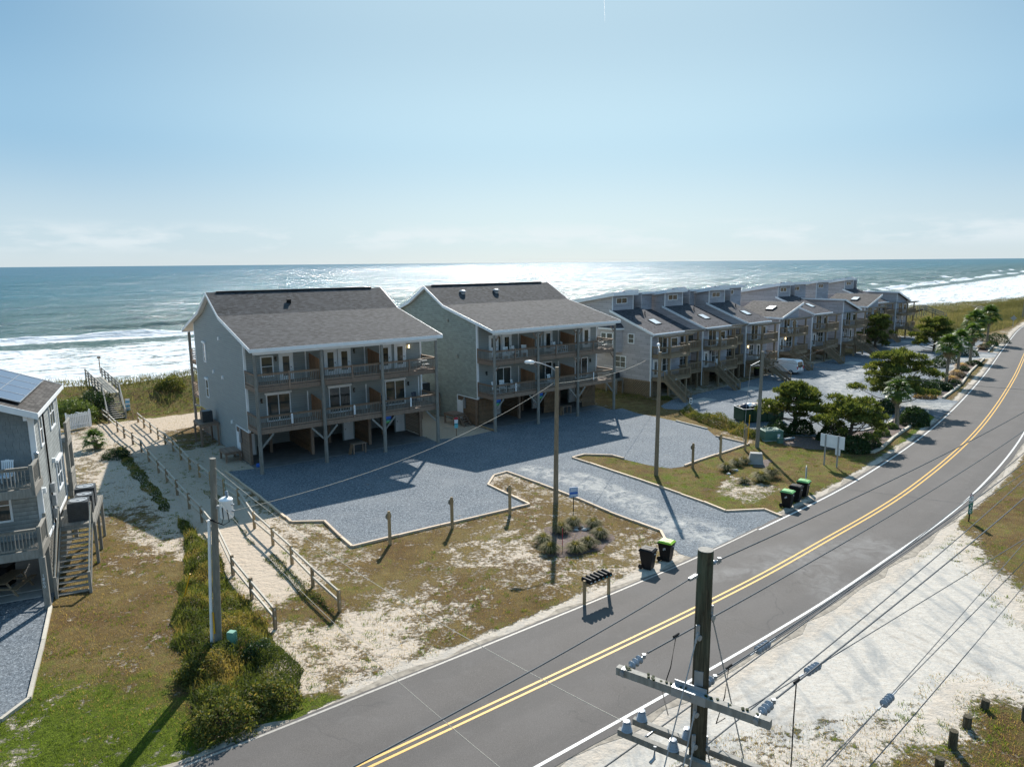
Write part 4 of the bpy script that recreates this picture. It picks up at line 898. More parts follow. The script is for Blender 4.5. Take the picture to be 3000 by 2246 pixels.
    if var == 0:
        window(T, 0, 14.3, 7.0, .72, 1.55, 'left', 'h', head=True); window(T, 0, 14.3, 3.75, .72, 1.5, 'left', 'h', head=True)
    else: MB().box(-.1, 0, 9.6, 9.85, 3.7, 4.0).build('wall_box', 'black', T)
    # fronts
    y = YF - .005
    for i in range(3):
        x = U * i
        # party screens
        if i < 2:
            xx = x + U
            for z, hh in ((3.34, 1.85), (6.54, 1.95)):
                for k in range(10): piece('fence_board', 'wood_red', T, xx - .02, xx + .02, .35 + k * .215, .35 + k * .215 + .2, z, z + hh - (.25 - k * .025))
                MB().box(xx - .35, xx - .25, YF - .03, YF, z, z + 2.1).build('corner_trim', 'trim', T)
                MB().box(xx - .24, xx + .75, YF - .012, YF - .002, z, z + 2.35).build('wall', 'siding_a', T)
    if var == 0:
        window(T, 1.3, y, 6.98, .82, 1.45, mull='h'); door(T, 2.75, y, 6.54); lantern(T, 2.4, y, 8.2)
        door(T, 6.42, y, 6.54); door(T, 7.62, y, 6.54); lantern(T, 8.95, y, 8.3)
        door(T, 11.35, y, 6.54); door(T, 12.75, y, 6.54); lantern(T, 14.05, y, 8.3, True)
        for k, xs in enumerate((1.55, 6.65, 11.75)):
            window(T, xs, y, 3.42, 1.75, 2.0, mull='v', head=True, name='sliding_door'); lantern(T, xs + (-.45 if k == 0 else 2.15), y, 5.0)
        MB().box(14.9, 14.99, y - .03, y, 3.3, 5.6).build('corner_trim', 'trim', T)
    else:
        door(T, 1.45, y, 6.54); window(T, 2.35, y, 7.0, .4, 1.5, mull=None); door(T, 3.05, y, 6.54)
        window(T, 7.3, y, 7.0, .5, 1.4, mull=None); door(T, 8.35, y, 6.54); window(T, 12.6, y, 7.0, .5, 1.4, mull=None); door(T, 13.7, y, 6.54)
        for xs in (2.2, 7.55, 12.6): window(T, xs, y, 3.42, 1.7, 2.0, mull='v', name='sliding_door')
        lantern(T, 9.6, y, 5.05); lantern(T, 14.75, y, 5.05); lantern(T, .0 + 1.0, y, 5.05)
    # number plates on the lower rail
    for k, x in enumerate((2.55, 7.65, 12.75)):
        pl = MB().box(x - .07, x + .07, -.125, -.104, 3.55, 4.3).build('number_plate', 'white', T)
        mk = MB()
        for j in range(4): mk.box(x - .028, x + .028, -.132, -.1255, 3.65 + j * .16, 3.67 + j * .16).box(x - .028 + .02 * (j % 2), x - .01 + .02 * (j % 2), -.132, -.1255, 3.672 + j * .16, 3.73 + j * .16)
        mk.build('mark', 'navy', pl)
    return T
def text(_, s, T, loc, size, m, vertical=False, parent=None, rot=(math.pi / 2, 0, 0), name='lettering', step=None, space=1.0):
    cu = bpy.data.curves.new(name, 'FONT'); cu.body = '\n'.join(s) if vertical else s; cu.size = size; cu.align_x = 'CENTER'; cu.align_y = 'TOP' if vertical else 'CENTER'; cu.space_line = .95 * space; cu.extrude = .002
    o = bpy.data.objects.new(name, cu); COL.objects.link(o)
    me = bpy.data.meshes.new_from_object(o); bpy.data.objects.remove(o)
    me.materials.clear(); return link(name, me, m, parent or T, loc, rot)

HOUSE_A = condo(HA, HAng, 'stilt_house', 'left of the two grey stilt houses with long shingle roofs, by the fenced beach path', ('siding_a', 'siding_a'), True, 0)
HOUSE_B = condo(HB, HBng, 'stilt_house', 'sage green stilt house with two round roof vents, left of the row houses', ('siding_b', 'siding_a'), True, 1)
# braces of stilts to the sides only exist inside the house span

# ---- air conditioners
def condenser(loc, rz, label, sz=(.85, .85, .95)):
    t = thing('air_conditioner', label, 'air conditioner', loc, rz, 'outdoor air conditioning units'); w, d, h = sz
    MB().box(-w / 2, w / 2, -d / 2, d / 2, 0, h).build('cabinet', 'ac', t)
    for k in range(9):
        z = .08 + k * (h - .15) / 9; MB().box(-w / 2 - .012, w / 2 + .012, -d / 2 - .012, d / 2 + .012, z, z + .035).build('louvre', 'ac', t)
    MB().lathe([(.02, .0), (w * .42, .0), (w * .44, .03), (w * .36, .035), (w * .36, .012), (.08, .012), (.08, .04)], (0, 0, h), 20).build('fan_guard', 'metal', t)
    return t
def platform(T, x0, x1, y0, y1, z, m='deck', legs=True):
    MB().box(x0, x1, y0, y1, z - .22, z).build('platform', m, T)
    for x in (x0 + .08, x1 - .08):
        for y in (y0 + .08, y1 - .08): stick('leg', m, T, (x, y, 0), (x, y, z - .22), .14, .14)
def side_stand(O, ang, x0, x1, y0, y1, z, label, m='deck'):
    c = loc2w(O, ang, (x0 + x1) / 2, (y0 + y1) / 2); t = thing('equipment_stand', label, 'stand', (*c, 0), ang); w, d = (x1 - x0) / 2, (y1 - y0) / 2
    for k in range(8): piece('board', m, t, -w + k * 2 * w / 8, -w + (k + 1) * 2 * w / 8 - .01, -d, d, z - .04, z)
    for s, (a, b) in enumerate((((-w, -d), (w, -d)), ((-w, d), (w, d)), ((-w, -d), (-w, d)), ((w, -d), (w, d)))): stick('frame', m, t, (*a, z - .14), (*b, z - .14), .05, .18)
    for x in (-w + .07, w - .07):
        for y in (-d + .07, d - .07): stick('leg', m, t, (x, y, 0), (x, y, z - .05), .14, .14)
    return t
s1 = side_stand(HA, HAng, -1.65, -.12, 11.2, 13.6, 2.0, 'tall wooden stand holding the dark air conditioner against the left grey house')
for k in range(9): stick('step', 'deck', s1, (-.35, .95, .2 + k * .2), (.35, .95, .2 + k * .2), .2, .04)
condenser((*loc2w(HA, HAng, -.85, 12.2), 2.0), HAng, 'dark air conditioner on the tall wooden stand beside the left grey house')
s2 = side_stand(HB, HBng, -2.4, -.15, 9.0, 12.2, 2.45, 'brown wooden stand between the two stilt houses holding a dark air conditioner')
condenser((*loc2w(HB, HBng, -1.3, 10.3), 2.45), HBng, 'dark air conditioner on the stand between the two stilt houses', (.95, .95, 1.0))
# landings with steps beside the side doors
def landing(O, ang, x0, x1, y0, y1, z, label, steps=True):
    t = side_stand(O, ang, x0, x1, y0, y1, z, label)
    t.name = 'side_landing'; t['category'] = 'landing'
    if steps:
        for k in range(5): stick('step', 'deck', t, ((x1 - x0) / 2 - .75, -(y1 - y0) / 2 - .12 - k * .2, z - .2 - k * .19), ((x1 - x0) / 2 - .05, -(y1 - y0) / 2 - .12 - k * .2, z - .2 - k * .19), .22, .04)
        for xx in ((x1 - x0) / 2 - .8, (x1 - x0) / 2): stick('stringer', 'deck', t, (xx, -(y1 - y0) / 2, z - .1), (xx, -(y1 - y0) / 2 - 1.1, .05), .05, .2)
    return t
landing(HA, HAng, -1.35, -.15, 4.6, 6.4, .85, 'small low wooden landing at the white side door of the left grey house', False)
landing(HB, HBng, -1.5, -.2, 4.5, 6.2, 1.05, 'low wooden landing with open steps at the side door of the sage green house')
MT['roof_r'] = shingle_roof('slate_roof_shingles', (.075, .073, .08), 'y'); MT['roof_rx'] = shingle_roof('slate_roof_shingles_cross', (.085, .078, .075), 'x')
# ------------------------------------------------------------------ neighbour's house (left edge)
LO, LAng = (-21.45, 30.55), math.radians(25.5)
def left_house():
    T = thing('shingle_house', 'shingled grey house with solar panels on its roof at the left edge', 'house', (*LO, 0), LAng)
    Wx = -11.0; D = 9.3; YF = 1.75; Z0 = 2.75; EV = 8.95; RX = -5.5; RZ = 11.1
    # walls
    MB().prism([(YF, Z0), (D, Z0), (D, EV - .2), (YF, EV - .2)], -.12, 0, 'x').build('wall', 'siding_left', T)
    MB().prism([(-.12, Z0), (-.12, EV - .2), (RX, RZ - .22), (Wx, EV - .2), (Wx, Z0)], YF + .03, YF + .15, 'y').build('wall', 'siding_left', T)
    MB().prism([(-.12, Z0), (-.12, EV - .2), (RX, RZ - .22), (Wx, EV - .2), (Wx, Z0)], D - .12, D, 'y').build('wall', 'siding_left', T)
    MB().box(Wx, -.13, YF + .16, D - .13, Z0 - .2, Z0).build('floor_joists', 'deck', T)
    # separate wall shingles on the front, upper storey and gable, as far as the frame shows
    me = cube('shingle_wall'); cnt = 0; row = 0; z = 5.95
    while z < 10.9:
        x = -.16 - (row % 2) * .09
        while x > -4.4 and cnt < 300:
            w = random.uniform(.17, .29); top = EV - .22 + (RZ - EV) * (1 - abs(x - RX) / 5.5)
            if z + .2 < top:
                o = link('shingle', me, None, T, (x - w / 2, YF + .018 - .006 * (row % 2), z + .1), (random.uniform(.01, .05), 0, 0), (w - .008, .022, .215)); cnt += 1
            x -= w
        z += .2; row += 1
    MB().box(-.02, .03, YF - .02, YF + .12, Z0 - .05, EV - .25).box(-.2, -.0, YF - .03, YF + .0, Z0 - .05, EV - .2).build('corner_trim', 'white', T)
    MB().box(-.02, .03, D - .1, D + .03, Z0 - .05, EV - .25).build('corner_trim', 'white', T)
    MB().box(.0, .035, YF, D, Z0 - .16, Z0).build('skirt_board', 'trim', T)
    # roof and panels
    R = MB(); 
    R.prism([(.32, EV - .02), (RX, RZ + .08), (RX, RZ - .06), (.32, EV - .18)], YF - .75, D + .5, 'y'); R.build('roof', 'roof_x', T)
    MB().prism([(RX, RZ + .08), (Wx - .32, EV - .02), (Wx - .32, EV - .18), (RX, RZ - .06)], YF - .75, D + .5, 'y').build('roof', 'roof_x', T)
    f = MB()
    for y0, y1 in ((YF - .79, YF - .753), (D + .503, D + .54)):
        f.prism([(.34, EV + .0), (RX, RZ + .1), (RX, RZ - .24), (.34, EV - .30)], y0, y1, 'y'); f.prism([(RX, RZ + .1), (Wx - .34, EV), (Wx - .34, EV - .3), (RX, RZ - .24)], y0, y1, 'y')
    f.box(.322, .36, YF - .75, D + .5, EV - .22, EV - .03); f.build('rake_board', 'white', T)
    MB().box(-.26, -.10, YF - .6, YF - .44, EV - .34, EV - .1).prism([(-.26, EV - .34), (-.06, EV - .34), (-.06, EV - .9)], YF - .02, YF + .02, 'y').build('bracket', 'white', T)
    sl = (RZ + .08 - EV + .02) / (RX - .32); ang = math.atan2(RZ - EV + .1, 5.82)
    pw, pl = 1.72, 1.08
    u = Vector((-math.cos(ang), 0, math.sin(ang))); nrm = Vector((math.sin(ang), 0, math.cos(ang)))
    for i in range(5):
        for j in range(4):
            c = Vector((.32, 0, EV - .02)) + u * (.85 + (i + .5) * (pl + .02)) + nrm * .14; c.y = YF + .1 + (j + .5) * (pw + .02)
            p = link('solar_panel', cube('solar'), None, T, c, (0, ang, 0), (pl, pw, .035))
            pass
    fr = MB()
    for i in range(6):
        c = Vector((.32, 0, EV - .02)) + u * (.85 + i * (pl + .02)) + nrm * .145; fr.beam((c.x, YF + .09, c.z), (c.x, YF + .11 + 4 * (pw + .02), c.z), .03, .05)
    for j in range(5):
        a = Vector((.32, 0, EV - .02)) + u * .85 + nrm * .145; b = a + u * 5 * (pl + .02); y = YF + .1 + j * (pw + .02); fr.beam((a.x, y, a.z), (b.x, y, b.z), .03, .05)
    fr.build('panel_frame', 'metal', T)
    # windows on the right wall
    window(T, 0, YF + 1.35, 7.0, .62, 1.45, 'right', 'h'); window(T, 0, YF + 4.6, 7.15, 1.5, 1.45, 'right', 'vh'); window(T, 0, YF + 4.9, 3.75, 1.5, 1.4, 'right', 'vh', head=True)
    # decks on the front
    for z in (2.85, 5.72):
        MB().box(Wx, .02, -.02, YF + .02, z - .06, z - .012).build('deck_floor', 'wood_grey', T)
        MB().box(Wx, .06, -.07, -.025, z - .36, z + .02).build('fascia_board', 'wood_grey', T); MB().box(.025, .07, -.02, YF + .3, z - .36, z + .02).build('fascia_board', 'wood_grey', T)
        for i in range(12): piece('deck_board', 'wood_grey', T, Wx, .02, -.02 + i * .147, -.02 + i * .147 + .135, z - .011, z + .02)
        railing(T, -6, .03, -.12, .03, z, 'wood_grey', h=1.0, capm='wood_grey'); railing(T, .0, .12, .0, YF - .08, z, 'wood_grey', h=1.0, capm='wood_grey')
        stick('rail_post', 'wood_grey', T, (0, .0, z - .3), (0, .0, z + 1.1), .14, .14); stick('rail_post', 'wood_grey', T, (.0, YF - .05, z), (.0, YF - .05, z + 1.18), .14, .14)
    MB().lathe([(.12, 0), (.10, .04), (.02, .1)], (0, YF - .05, 6.92), 8).build('post_cap', 'metal', T)
    p0 = stick('stilt', 'wood_grey', T, (0, .0, 0), (0, .0, 2.5), .24, .24)
    text('', '1800', T, (-.02, -.135, 1.75), .19, 'white', vertical=True, space=1.0)
    for x, y in ((-.1, YF + .15), (-4, .0), (-4, YF + .1), (-.1, 6), (-.1, D - .1), (-4, 6), (-8, 0)): stick('stilt', 'wood_grey', T, (x, y, 0), (x, y, 2.55), .24, .24)
    window(T, -3.2, YF + .02, 3.9, 1.9, 1.45, 'front', 'vh'); door(T, -5.2, YF + .02, 5.74)
    # underside: slab, steps, lattice
    MB().box(Wx, -.3, YF + .5, D, .02, .10).build('slab', 'concrete', T); MB().box(Wx, -.45, YF - .3, YF + .49, .02, .06).build('slab', 'concrete', T)
    lattice(T, (.0, YF + .3), (.0, D - .2), .05, 2.55, 'wood_grey', .22, .02)
    MB().box(Wx, -3.0, 6.0, 6.1, .1, 2.5).build('back_wall', 'siding_left', T)
    # downspout, meters
    MB().tube([(.06, YF + 2.4, EV - .3), (.06, YF + 2.4, 2.2)], .04, 8).build('service_cable', 'black', T)
    for k, (z, h) in enumerate(((3.0, .5), (3.65, .55), (4.35, .45))): MB().box(.03, .22, YF + 2.25, YF + 2.6, z, z + h).build('meter_box', 'metal', T)
    for y, z in ((YF + 4.0, 5.45), (YF + .35, 4.9)): MB().box(.0, .15, y - .08, y + .08, z, z + .25).build('wall_vent', 'trim', T)
    # rear decks poking out beyond the wall
    for z in (2.85, 5.72):
        MB().box(-6, .3, D + .03, D + 1.9, z - .3, z).build('deck_floor', 'wood_grey', T)
        for k in range(5): stick('rail', 'wood_grey', T, (.28, D + .05, z + .15 + k * .18), (.28, D + 1.8, z + .15 + k * .18), .03, .16)
        stick('rail_post', 'wood_grey', T, (.26, D + .1, z), (.26, D + .1, z + 1.1), .13, .13); stick('handrail', 'wood_grey', T, (.28, D + .05, z + 1.04), (.28, D + 1.8, z + 1.04), .14, .05)
    stick('stilt', 'wood_grey', T, (.2, D + .2, 0), (.2, D + .2, 5.4), .2, .2); stick('stilt', 'wood_grey', T, (.2, D + 1.8, 0), (.2, D + 1.8, 5.4), .2, .2)
    MB().box(-.2, 0.02, D + .02, D + 2.0, 3.9, 5.4).build('privacy_screen', 'timber_pale', T)
    return T
LH = left_house()
# condenser platform with its stairs
def left_platform():
    t = thing('equipment_platform', 'raised grey wooden platform with open stairs beside the house with solar panels', 'platform', (*loc2w(LO, LAng, .06, 4.2), 0), LAng)
    z = 2.45; w = 1.65; d = 4.9
    for k in range(11): piece('board', 'wood_grey', t, k * w / 11, (k + 1) * w / 11 - .012, 0, d, z - .04, z)
    stick('frame', 'wood_grey', t, (0, -.03, z - .14), (w, -.03, z - .14), .05, .22); stick('frame', 'wood_grey', t, (w + .03, 0, z - .12), (w + .03, d, z - .12), .05, .24)
    for y in (.6, 2.6, d - .1): stick('leg', 'wood_grey', t, (w - .05, y, 0), (w - .05, y, z - .04), .14, .14)
    # stairs towards the viewer
    run = 3.15; k = 13
    for i in range(k):
        y = -.1 - run * i / k; zz = z - .17 - (z - .05) * i / k; stick('step', 'wood_grey', t, (.22, y, zz), (1.52, y, zz), .25, .045)
    for x in (.17, 1.57):
        stick('stringer', 'wood_grey', t, (x, 0, z - .12), (x, -run - .1, .08), .05, .24)
        stick('handrail', 'timber_pale', t, (x, .05, z + 1.05), (x, -run - .1, 1.0), .06, .1); stick('post', 'wood_grey', t, (x, -run - .1, 0), (x, -run - .1, 1.08), .12, .12); stick('post', 'wood_grey', t, (x, .05, z - .1), (x, .05, z + 1.1), .1, .1)
    return t
left_platform()
cp = lambda x, y: loc2w(loc2w(LO, LAng, .06, 4.2), LAng, x, y)
condenser((*cp(.95, .95), 2.45), LAng, 'nearest of the three dark air conditioners on the raised platform at left', (.95, .95, 1.0))
condenser((*cp(1.1, 2.15), 2.45), LAng, 'middle air conditioner of the three on the raised platform, mostly hidden', (.8, .8, .95))
condenser((*cp(1.05, 3.35), 2.45), LAng, 'farthest of the three dark air conditioners on the raised platform at left', (.95, .95, 1.05))

# ------------------------------------------------------------------ row houses
RAng = math.radians(41.5)
ROWN = [0]
def row_house(O, ang, label, typ='A', Wd=5.6, D=12.5, EZ=7.35, stair=None, number=False, deck=True, hidden_wall=True, door_first=True, cl=True, light=False, wm='siding_row'):
    T = thing('row_house', label, 'row house', (*O, 0), ang, 'stilt row houses with clerestory windows'); Z0 = 1.85
    if typ == 'A':
        sl = .395; yc = 5.9; zt = EZ + sl * yc
        left = [(0, Z0), (D, Z0), (D, 10.4), (yc, 11.65), (yc, zt - .1), (0, EZ - .12)]
        MB().prism(left, 0, .12, 'x').build('wall', wm, T); MB().prism(left, Wd - .12, Wd, 'x').build('wall', wm, T)
        MB().box(.12, Wd - .12, 0.0, .12, Z0, EZ - .1).build('wall', 'siding_row2', T); MB().box(.12, Wd - .12, D - .12, D, Z0, 10.3).build('wall', wm, T)
        MB().prism([(-.42, EZ - .16), (-.42, EZ), (yc + .3, zt + .16), (yc + .3, zt)], -.12, Wd + .1, 'x').build('roof', 'roof_r', T)
        MB().prism([(-.44, EZ - .26), (-.44, EZ + .015), (yc + .3, zt + .175), (yc + .3, zt - .12)], -.17, -.125, 'x').box(-.17, Wd + .12, -.48, -.44, EZ - .2, EZ + .01).build('rake_board', 'trim', T)
        MB().tube([(-.1, -.5, EZ - .08), (Wd + .05, -.5, EZ - .08)], .06, 8).build('gutter', 'white', T)
        cw = Wd * .70
        MB().box(0.12, cw, yc, yc + .12, zt - .3, 11.6).build('wall', 'siding_row2', T)
        MB().box(-.05, 0.1, yc - .03, yc - .0, zt + .0, 11.62).box(cw - .1, cw + .03, yc - .03, yc - .0, zt + .0, 11.62).box(cw, cw + .03, yc, yc + .12, zt, 11.6).build('corner_trim', 'trim', T)
        window(T, .75, yc, 10.55, 1.9, .58, 'front', 'v', frame=.07)
        MB().box(cw + .03, Wd, yc + 1.6, yc + 1.72, zt - .3, 11.9).build('wall', 'siding_row2', T); MB().box(cw, cw + .12, yc + .12, yc + 1.6, zt - .3, 11.6).build('wall', wm, T)
        window(T, cw + .3, yc + 1.6, 10.6, .7, .6, 'front', None, frame=.07)
        for (xa, xb, ys, zs) in ((-.35, cw + .35, yc - .45, 11.9), (cw + .36, Wd + .5, yc + 1.1, 12.0)):
            MB().prism([(ys, zs - .16), (ys, zs), (D + .5, zs - (D + .5 - ys) * .17), (D + .5, zs - .16 - (D + .5 - ys) * .17)], xa, xb, 'x').build('upper_roof', 'roof_r', T)
            MB().prism([(ys - .04, zs - .42), (ys - .04, zs + .01), (D + .5, zs + .01 - (D + .5 - ys) * .17), (D + .5, zs - .42 - (D + .5 - ys) * .17)], xa - .04, xa - .003, 'x').box(xa - .04, xb, ys - .08, ys - .04, zs - .42, zs + .01).build('fascia', 'trim', T)
        sy = 1.6; sz = EZ + sl * sy
        sk = MB().prism([(sy, sz + .02), (sy, sz + .2), (sy + 1.25, sz + .2 + sl * 1.25), (sy + 1.25, sz + .02 + sl * 1.25)], 2.9, 4.1, 'x').build('skylight', 'black', T)
        MB().prism([(sy + .07, sz + .229), (sy + .07, sz + .25), (sy + 1.18, sz + .25 + sl * 1.11), (sy + 1.18, sz + .229 + sl * 1.11)], 2.97, 4.03, 'x').build('pane', 'skylight', sk)
        MB().tube([(4.1, 4.2, EZ + sl * 4.2), (4.1, 4.2, EZ + sl * 4.2 + .55)], .06, 8).box(4.0, 4.2, 4.1, 4.3, EZ + sl * 4.2 - .02, EZ + sl * 4.2 + .1).build('vent_pipe', 'black', T)
        MB().tube([(.06, -.45, EZ - .12), (-.05, -.2, EZ - .35), (-.05, -.05, EZ - .5), (-.05, -.05, .1)], .05, 8).build('downspout', 'white', T)
    elif typ in 'LR':
        hi = 9.25; lo = 7.35; D2 = 6.6
        zl, zr = (lo, hi) if typ == 'L' else (hi, lo)
        MB().prism([(0, Z0), (D, Z0), (D, 9.6 if typ == 'R' else zl - .1), (D2, zl - .12), (0, zl - .12)] if typ == 'L' else [(0, Z0), (D, Z0), (D, zl - .15), (0, zl - .15)], 0, .12, 'x').build('wall', wm, T)
        MB().prism([(0, Z0), (D, Z0), (D, zr - .15), (0, zr - .15)], Wd - .12, Wd, 'x').build('wall', wm, T)
        MB().prism([(.12, Z0), (Wd - .12, Z0), (Wd - .12, zr - .2), (.12, zl - .2)], 0, .12, 'y').build('wall', 'siding_row2', T)
        MB().box(.12, Wd - .12, D - .12, D, Z0, 7.3).build('wall', wm, T)
        MB().prism([(-.3, zl - .2), (-.3, zl - .02), (Wd + .3, zr + .02), (Wd + .3, zr - .16)], -.5, D2 + 1.2, 'y').build('roof', 'roof_rx', T)
        MB().prism([(-.32, zl - .32), (-.32, zl), (Wd + .32, zr + .04), (Wd + .32, zr - .28)], -.55, -.503, 'y').box(-.345, -.305, -.5, D2 + 1.2, zl - .26, zl).box(Wd + .305, Wd + .345, -.5, D2 + 1.2, zr - .26, zr + .03).build('rake_board', 'trim', T)
        sl = (zr - zl) / Wd; x0 = 2.2; sk = MB().prism([(x0, zl + sl * x0 + .0), (x0, zl + sl * x0 + .2), (x0 + 1.3, zl + sl * (x0 + 1.3) + .2), (x0 + 1.3, zl + sl * (x0 + 1.3))], 2.4, 3.6, 'y').build('skylight', 'black', T)
        MB().prism([(x0 + .07, zl + sl * (x0 + .07) + .205), (x0 + .07, zl + sl * (x0 + .07) + .24), (x0 + 1.23, zl + sl * (x0 + 1.23) + .24), (x0 + 1.23, zl + sl * (x0 + 1.23) + .205)], 2.47, 3.53, 'y').build('pane', 'skylight', sk)
        # rear block with clerestory
        if cl:
            yc = D2 - 1.0; sl2 = .3; z1 = 8.9
            bx0, bx1 = (-2.6, Wd * .4) if typ == 'L' else (-2.2, Wd * .5)
            MB().box(bx0, bx1, D2 + 1.2, D2 + 1.32, 7.0, 11.5).build('wall', 'siding_row2', T)
            MB().prism([(D2 + 1.32, 7.0), (D + 1.5, 7.0), (D + 1.5, 10.4), (D2 + 1.32, 11.5)], bx0, bx0 + .12, 'x').build('wall', wm, T); MB().prism([(D2 + 1.32, 7.0), (D + 1.5, 7.0), (D + 1.5, 10.4), (D2 + 1.32, 11.5)], bx1 - .12, bx1, 'x').build('wall', wm, T)
            window(T, bx0 + .8, D2 + 1.2, 10.5, 1.8, .58, 'front', 'v', frame=.07)
            MB().box(bx0 - .04, bx0 + .1, D2 + 1.16, D2 + 1.19, 8.6, 11.5).build('corner_trim', 'trim', T)
            ys = D2 + .75; zs = 11.85; xa, xb = bx0 - .35, bx1 + .4
            MB().prism([(ys, zs - .16), (ys, zs), (D + 2, zs - (D + 2 - ys) * .17), (D + 2, zs - .16 - (D + 2 - ys) * .17)], xa, xb, 'x').build('upper_roof', 'roof_r', T)
            MB().prism([(ys - .04, zs - .42), (ys - .04, zs + .01), (D + 2, zs + .01 - (D + 2 - ys) * .17), (D + 2, zs - .42 - (D + 2 - ys) * .17)], xa - .04, xa - .003, 'x').box(xa - .04, xb, ys - .08, ys - .04, zs - .42, zs + .01).build('fascia', 'trim', T)
        MB().tube([(-.05, -.05, zl - .4), (-.05, -.05, .1)], .05, 8).build('downspout', 'white', T)
    elif typ == 'B':
        sl = .36; yc = 6.4; EZ = 6.95
        MB().box(0, Wd, 0, .12, Z0, EZ - .1).build('wall', 'siding_row2', T)
        MB().prism([(-.3, EZ - .16), (-.3, EZ), (yc, EZ + sl * (yc + .3)), (yc, EZ + sl * (yc + .3) - .16)], .02, Wd - .06, 'x').build('roof', 'roof_r', T)
        MB().box(.02, Wd - .06, -.36, -.305, EZ - .2, EZ).build('fascia', 'trim', T)
        MB().box(0, Wd, yc - .1, yc, EZ, 11.3).build('wall', 'siding_row2', T)
        MB().prism([(yc - .5, 11.5), (yc - .5, 11.66), (D, 10.7), (D, 10.54)], -.1, Wd + .2, 'x').build('upper_roof', 'roof_r', T); MB().box(-.1, Wd + .2, yc - .55, yc - .505, 11.35, 11.66).build('fascia', 'trim', T)
    # corner trim
    MB().box(-.03, .0, -.03, .12, Z0, EZ - .3).box(0, .1, -.03, -.002, Z0, EZ - .3).build('corner_trim', 'trim', T)
    # skirts below
    if hidden_wall:
        lattice(T, (0.0, .05), (0.0, D), .05, Z0 + .02, 'deck_old', .30, .03)
        stick('stilt', 'deck_old', T, (.1, .1, 0), (.1, .1, Z0), .2, .2)
    MB().box(.3, Wd, 2.6, 2.7, .02, Z0).build('back_wall', 'dark', T)  # near-black sheet that paints in the shade below the raised floor
    for x in (.1, Wd - .1): stick('stilt', 'deck_old', T, (x, -.1, 0), (x, -.1, Z0), .22, .22)
    lattice(T, (.0, -.1), (1.6, -.1), .05, Z0, 'deck_old', .30, .03)
    MB().box(0, Wd, .2, 10, Z0 - .15, Z0 - .001).build('floor_joists', 'deck_old', T)
    # openings
    y = -.004
    if deck:
        if door_first: door(T, .45, y, 2.25, .85, 2.0, True, m='white'); window(T, 2.1, y, 2.85, 1.6, 1.45, 'front', 'vh')
        else: window(T, .9, y, 2.85, 1.0, 1.45, 'front', 'vh'); door(T, 2.9, y, 2.25, .85, 2.0)
        window(T, 1.25, y, 4.98, 1.65, 1.95, 'front', 'v', name='sliding_door'); window(T, 3.75, y, 5.6, 1.2, .95, 'front', None)
        lantern(T, 1.75 if door_first else .5, y, 4.1, light)
        # decks
        DX0, DX1, DY = 0.12, Wd - .35, -1.95
        for z, pp in ((2.22, 1), (4.9, 2)):
            dy = DY if pp == 2 else DY + .15
            MB().prism([(DX0, -.01), (DX0, dy * .55), (DX0 + .9, dy), (DX1 - .5, dy), (DX1, dy + .55), (DX1, -.01)] if pp == 2 else [(DX0, -.01), (DX0, dy), (DX1, dy), (DX1, -.01)], z - .30, z, 'z').build('deck_floor', 'deck_old', T)
            if pp == 2:
                pts = [(DX0 + .02, -.1), (DX0 + .02, dy * .55), (DX0 + .92, dy + .03), (DX1 - .5, dy + .03), (DX1 - .03, dy + .55), (DX1 - .03, -.1)]
            else:
                a, b = (1.15, DX1) if stair == 'front' else (DX0 + .02, DX1)
                pts = [(a, dy + .03), (b - .03, dy + .03)] + ([(DX1 - .03, -.1)] if stair != 'side' else [])
                if stair == 'front': railing(T, DX0 + .02, -.1, DX0 + .02, dy + .1, z, 'deck_old', individual=False, step=.15, capm='deck_old')
                if stair == 'side': railing(T, DX0 + .02, dy + .03, 1.95, dy + .03, z, 'deck_old', individual=False, step=.15, capm='deck_old'); pts = [(3.15, dy + .03), (DX1 - .03, dy + .03), (DX1 - .03, -.1)]
                if stair != 'front': railing(T, DX0 + .02, -.1, DX0 + .02, dy + .05, z, 'deck_old', individual=False, step=.15, capm='deck_old')
            for a, b in zip(pts[:-1], pts[1:]): railing(T, *a, *b, z, 'deck_old', individual=False, step=.15, capm='deck_old'); stick('rail_post', 'deck_old', T, (*a, z - .25), (*a, z + 1.05), .1, .1)
        for x in (DX0 + 1.15, DX1 - .6):
            stick('deck_post', 'deck_old', T, (x, DY + .35, 0), (x, DY + .35, 7.15), .2, .2)
        # pergola
        stick('pergola_beam', 'deck_old', T, (DX0 - .1, DY + .2, 7.1), (DX1 + .45, DY + .2, 7.1), .06, .26)
        for i in range(13): stick('pergola_rafter', 'wood_grey', T, (DX0 + .0 + i * (DX1 - DX0 + .3) / 12, -.1, 7.02), (DX0 + i * (DX1 - DX0 + .3) / 12, DY - .25, 7.24), .05, .14)
        if stair == 'front': stairs(T, 1.15, DY + .1, .0, 2.2, 0, -2.9, 1.0)
        if stair == 'side': stairs(T, 2.0, DY + .1, 0, 2.2, 0, -3.7, 1.1)
        if number: 
            mk = MB()
            for j in range(2): mk.box(2.3 + j * .24, 2.42 + j * .24, DY + .115, DY + .135, 1.98, 2.12)
            mk.build('number_mark', 'white', T)
    return T
RC = [(15.96, 80.7), (23.75, 87.9), (31.2, 94.2), (38.9, 102.9), (46.3, 109.2), (53.6, 115.0), (62.6, 126.0), (69.6, 136.6), (75.6, 139.9)]
r1 = row_house(RC[0], RAng, 'nearest row house, its long side wall with bay window facing the stilt houses', 'A', stair='front', number=True)
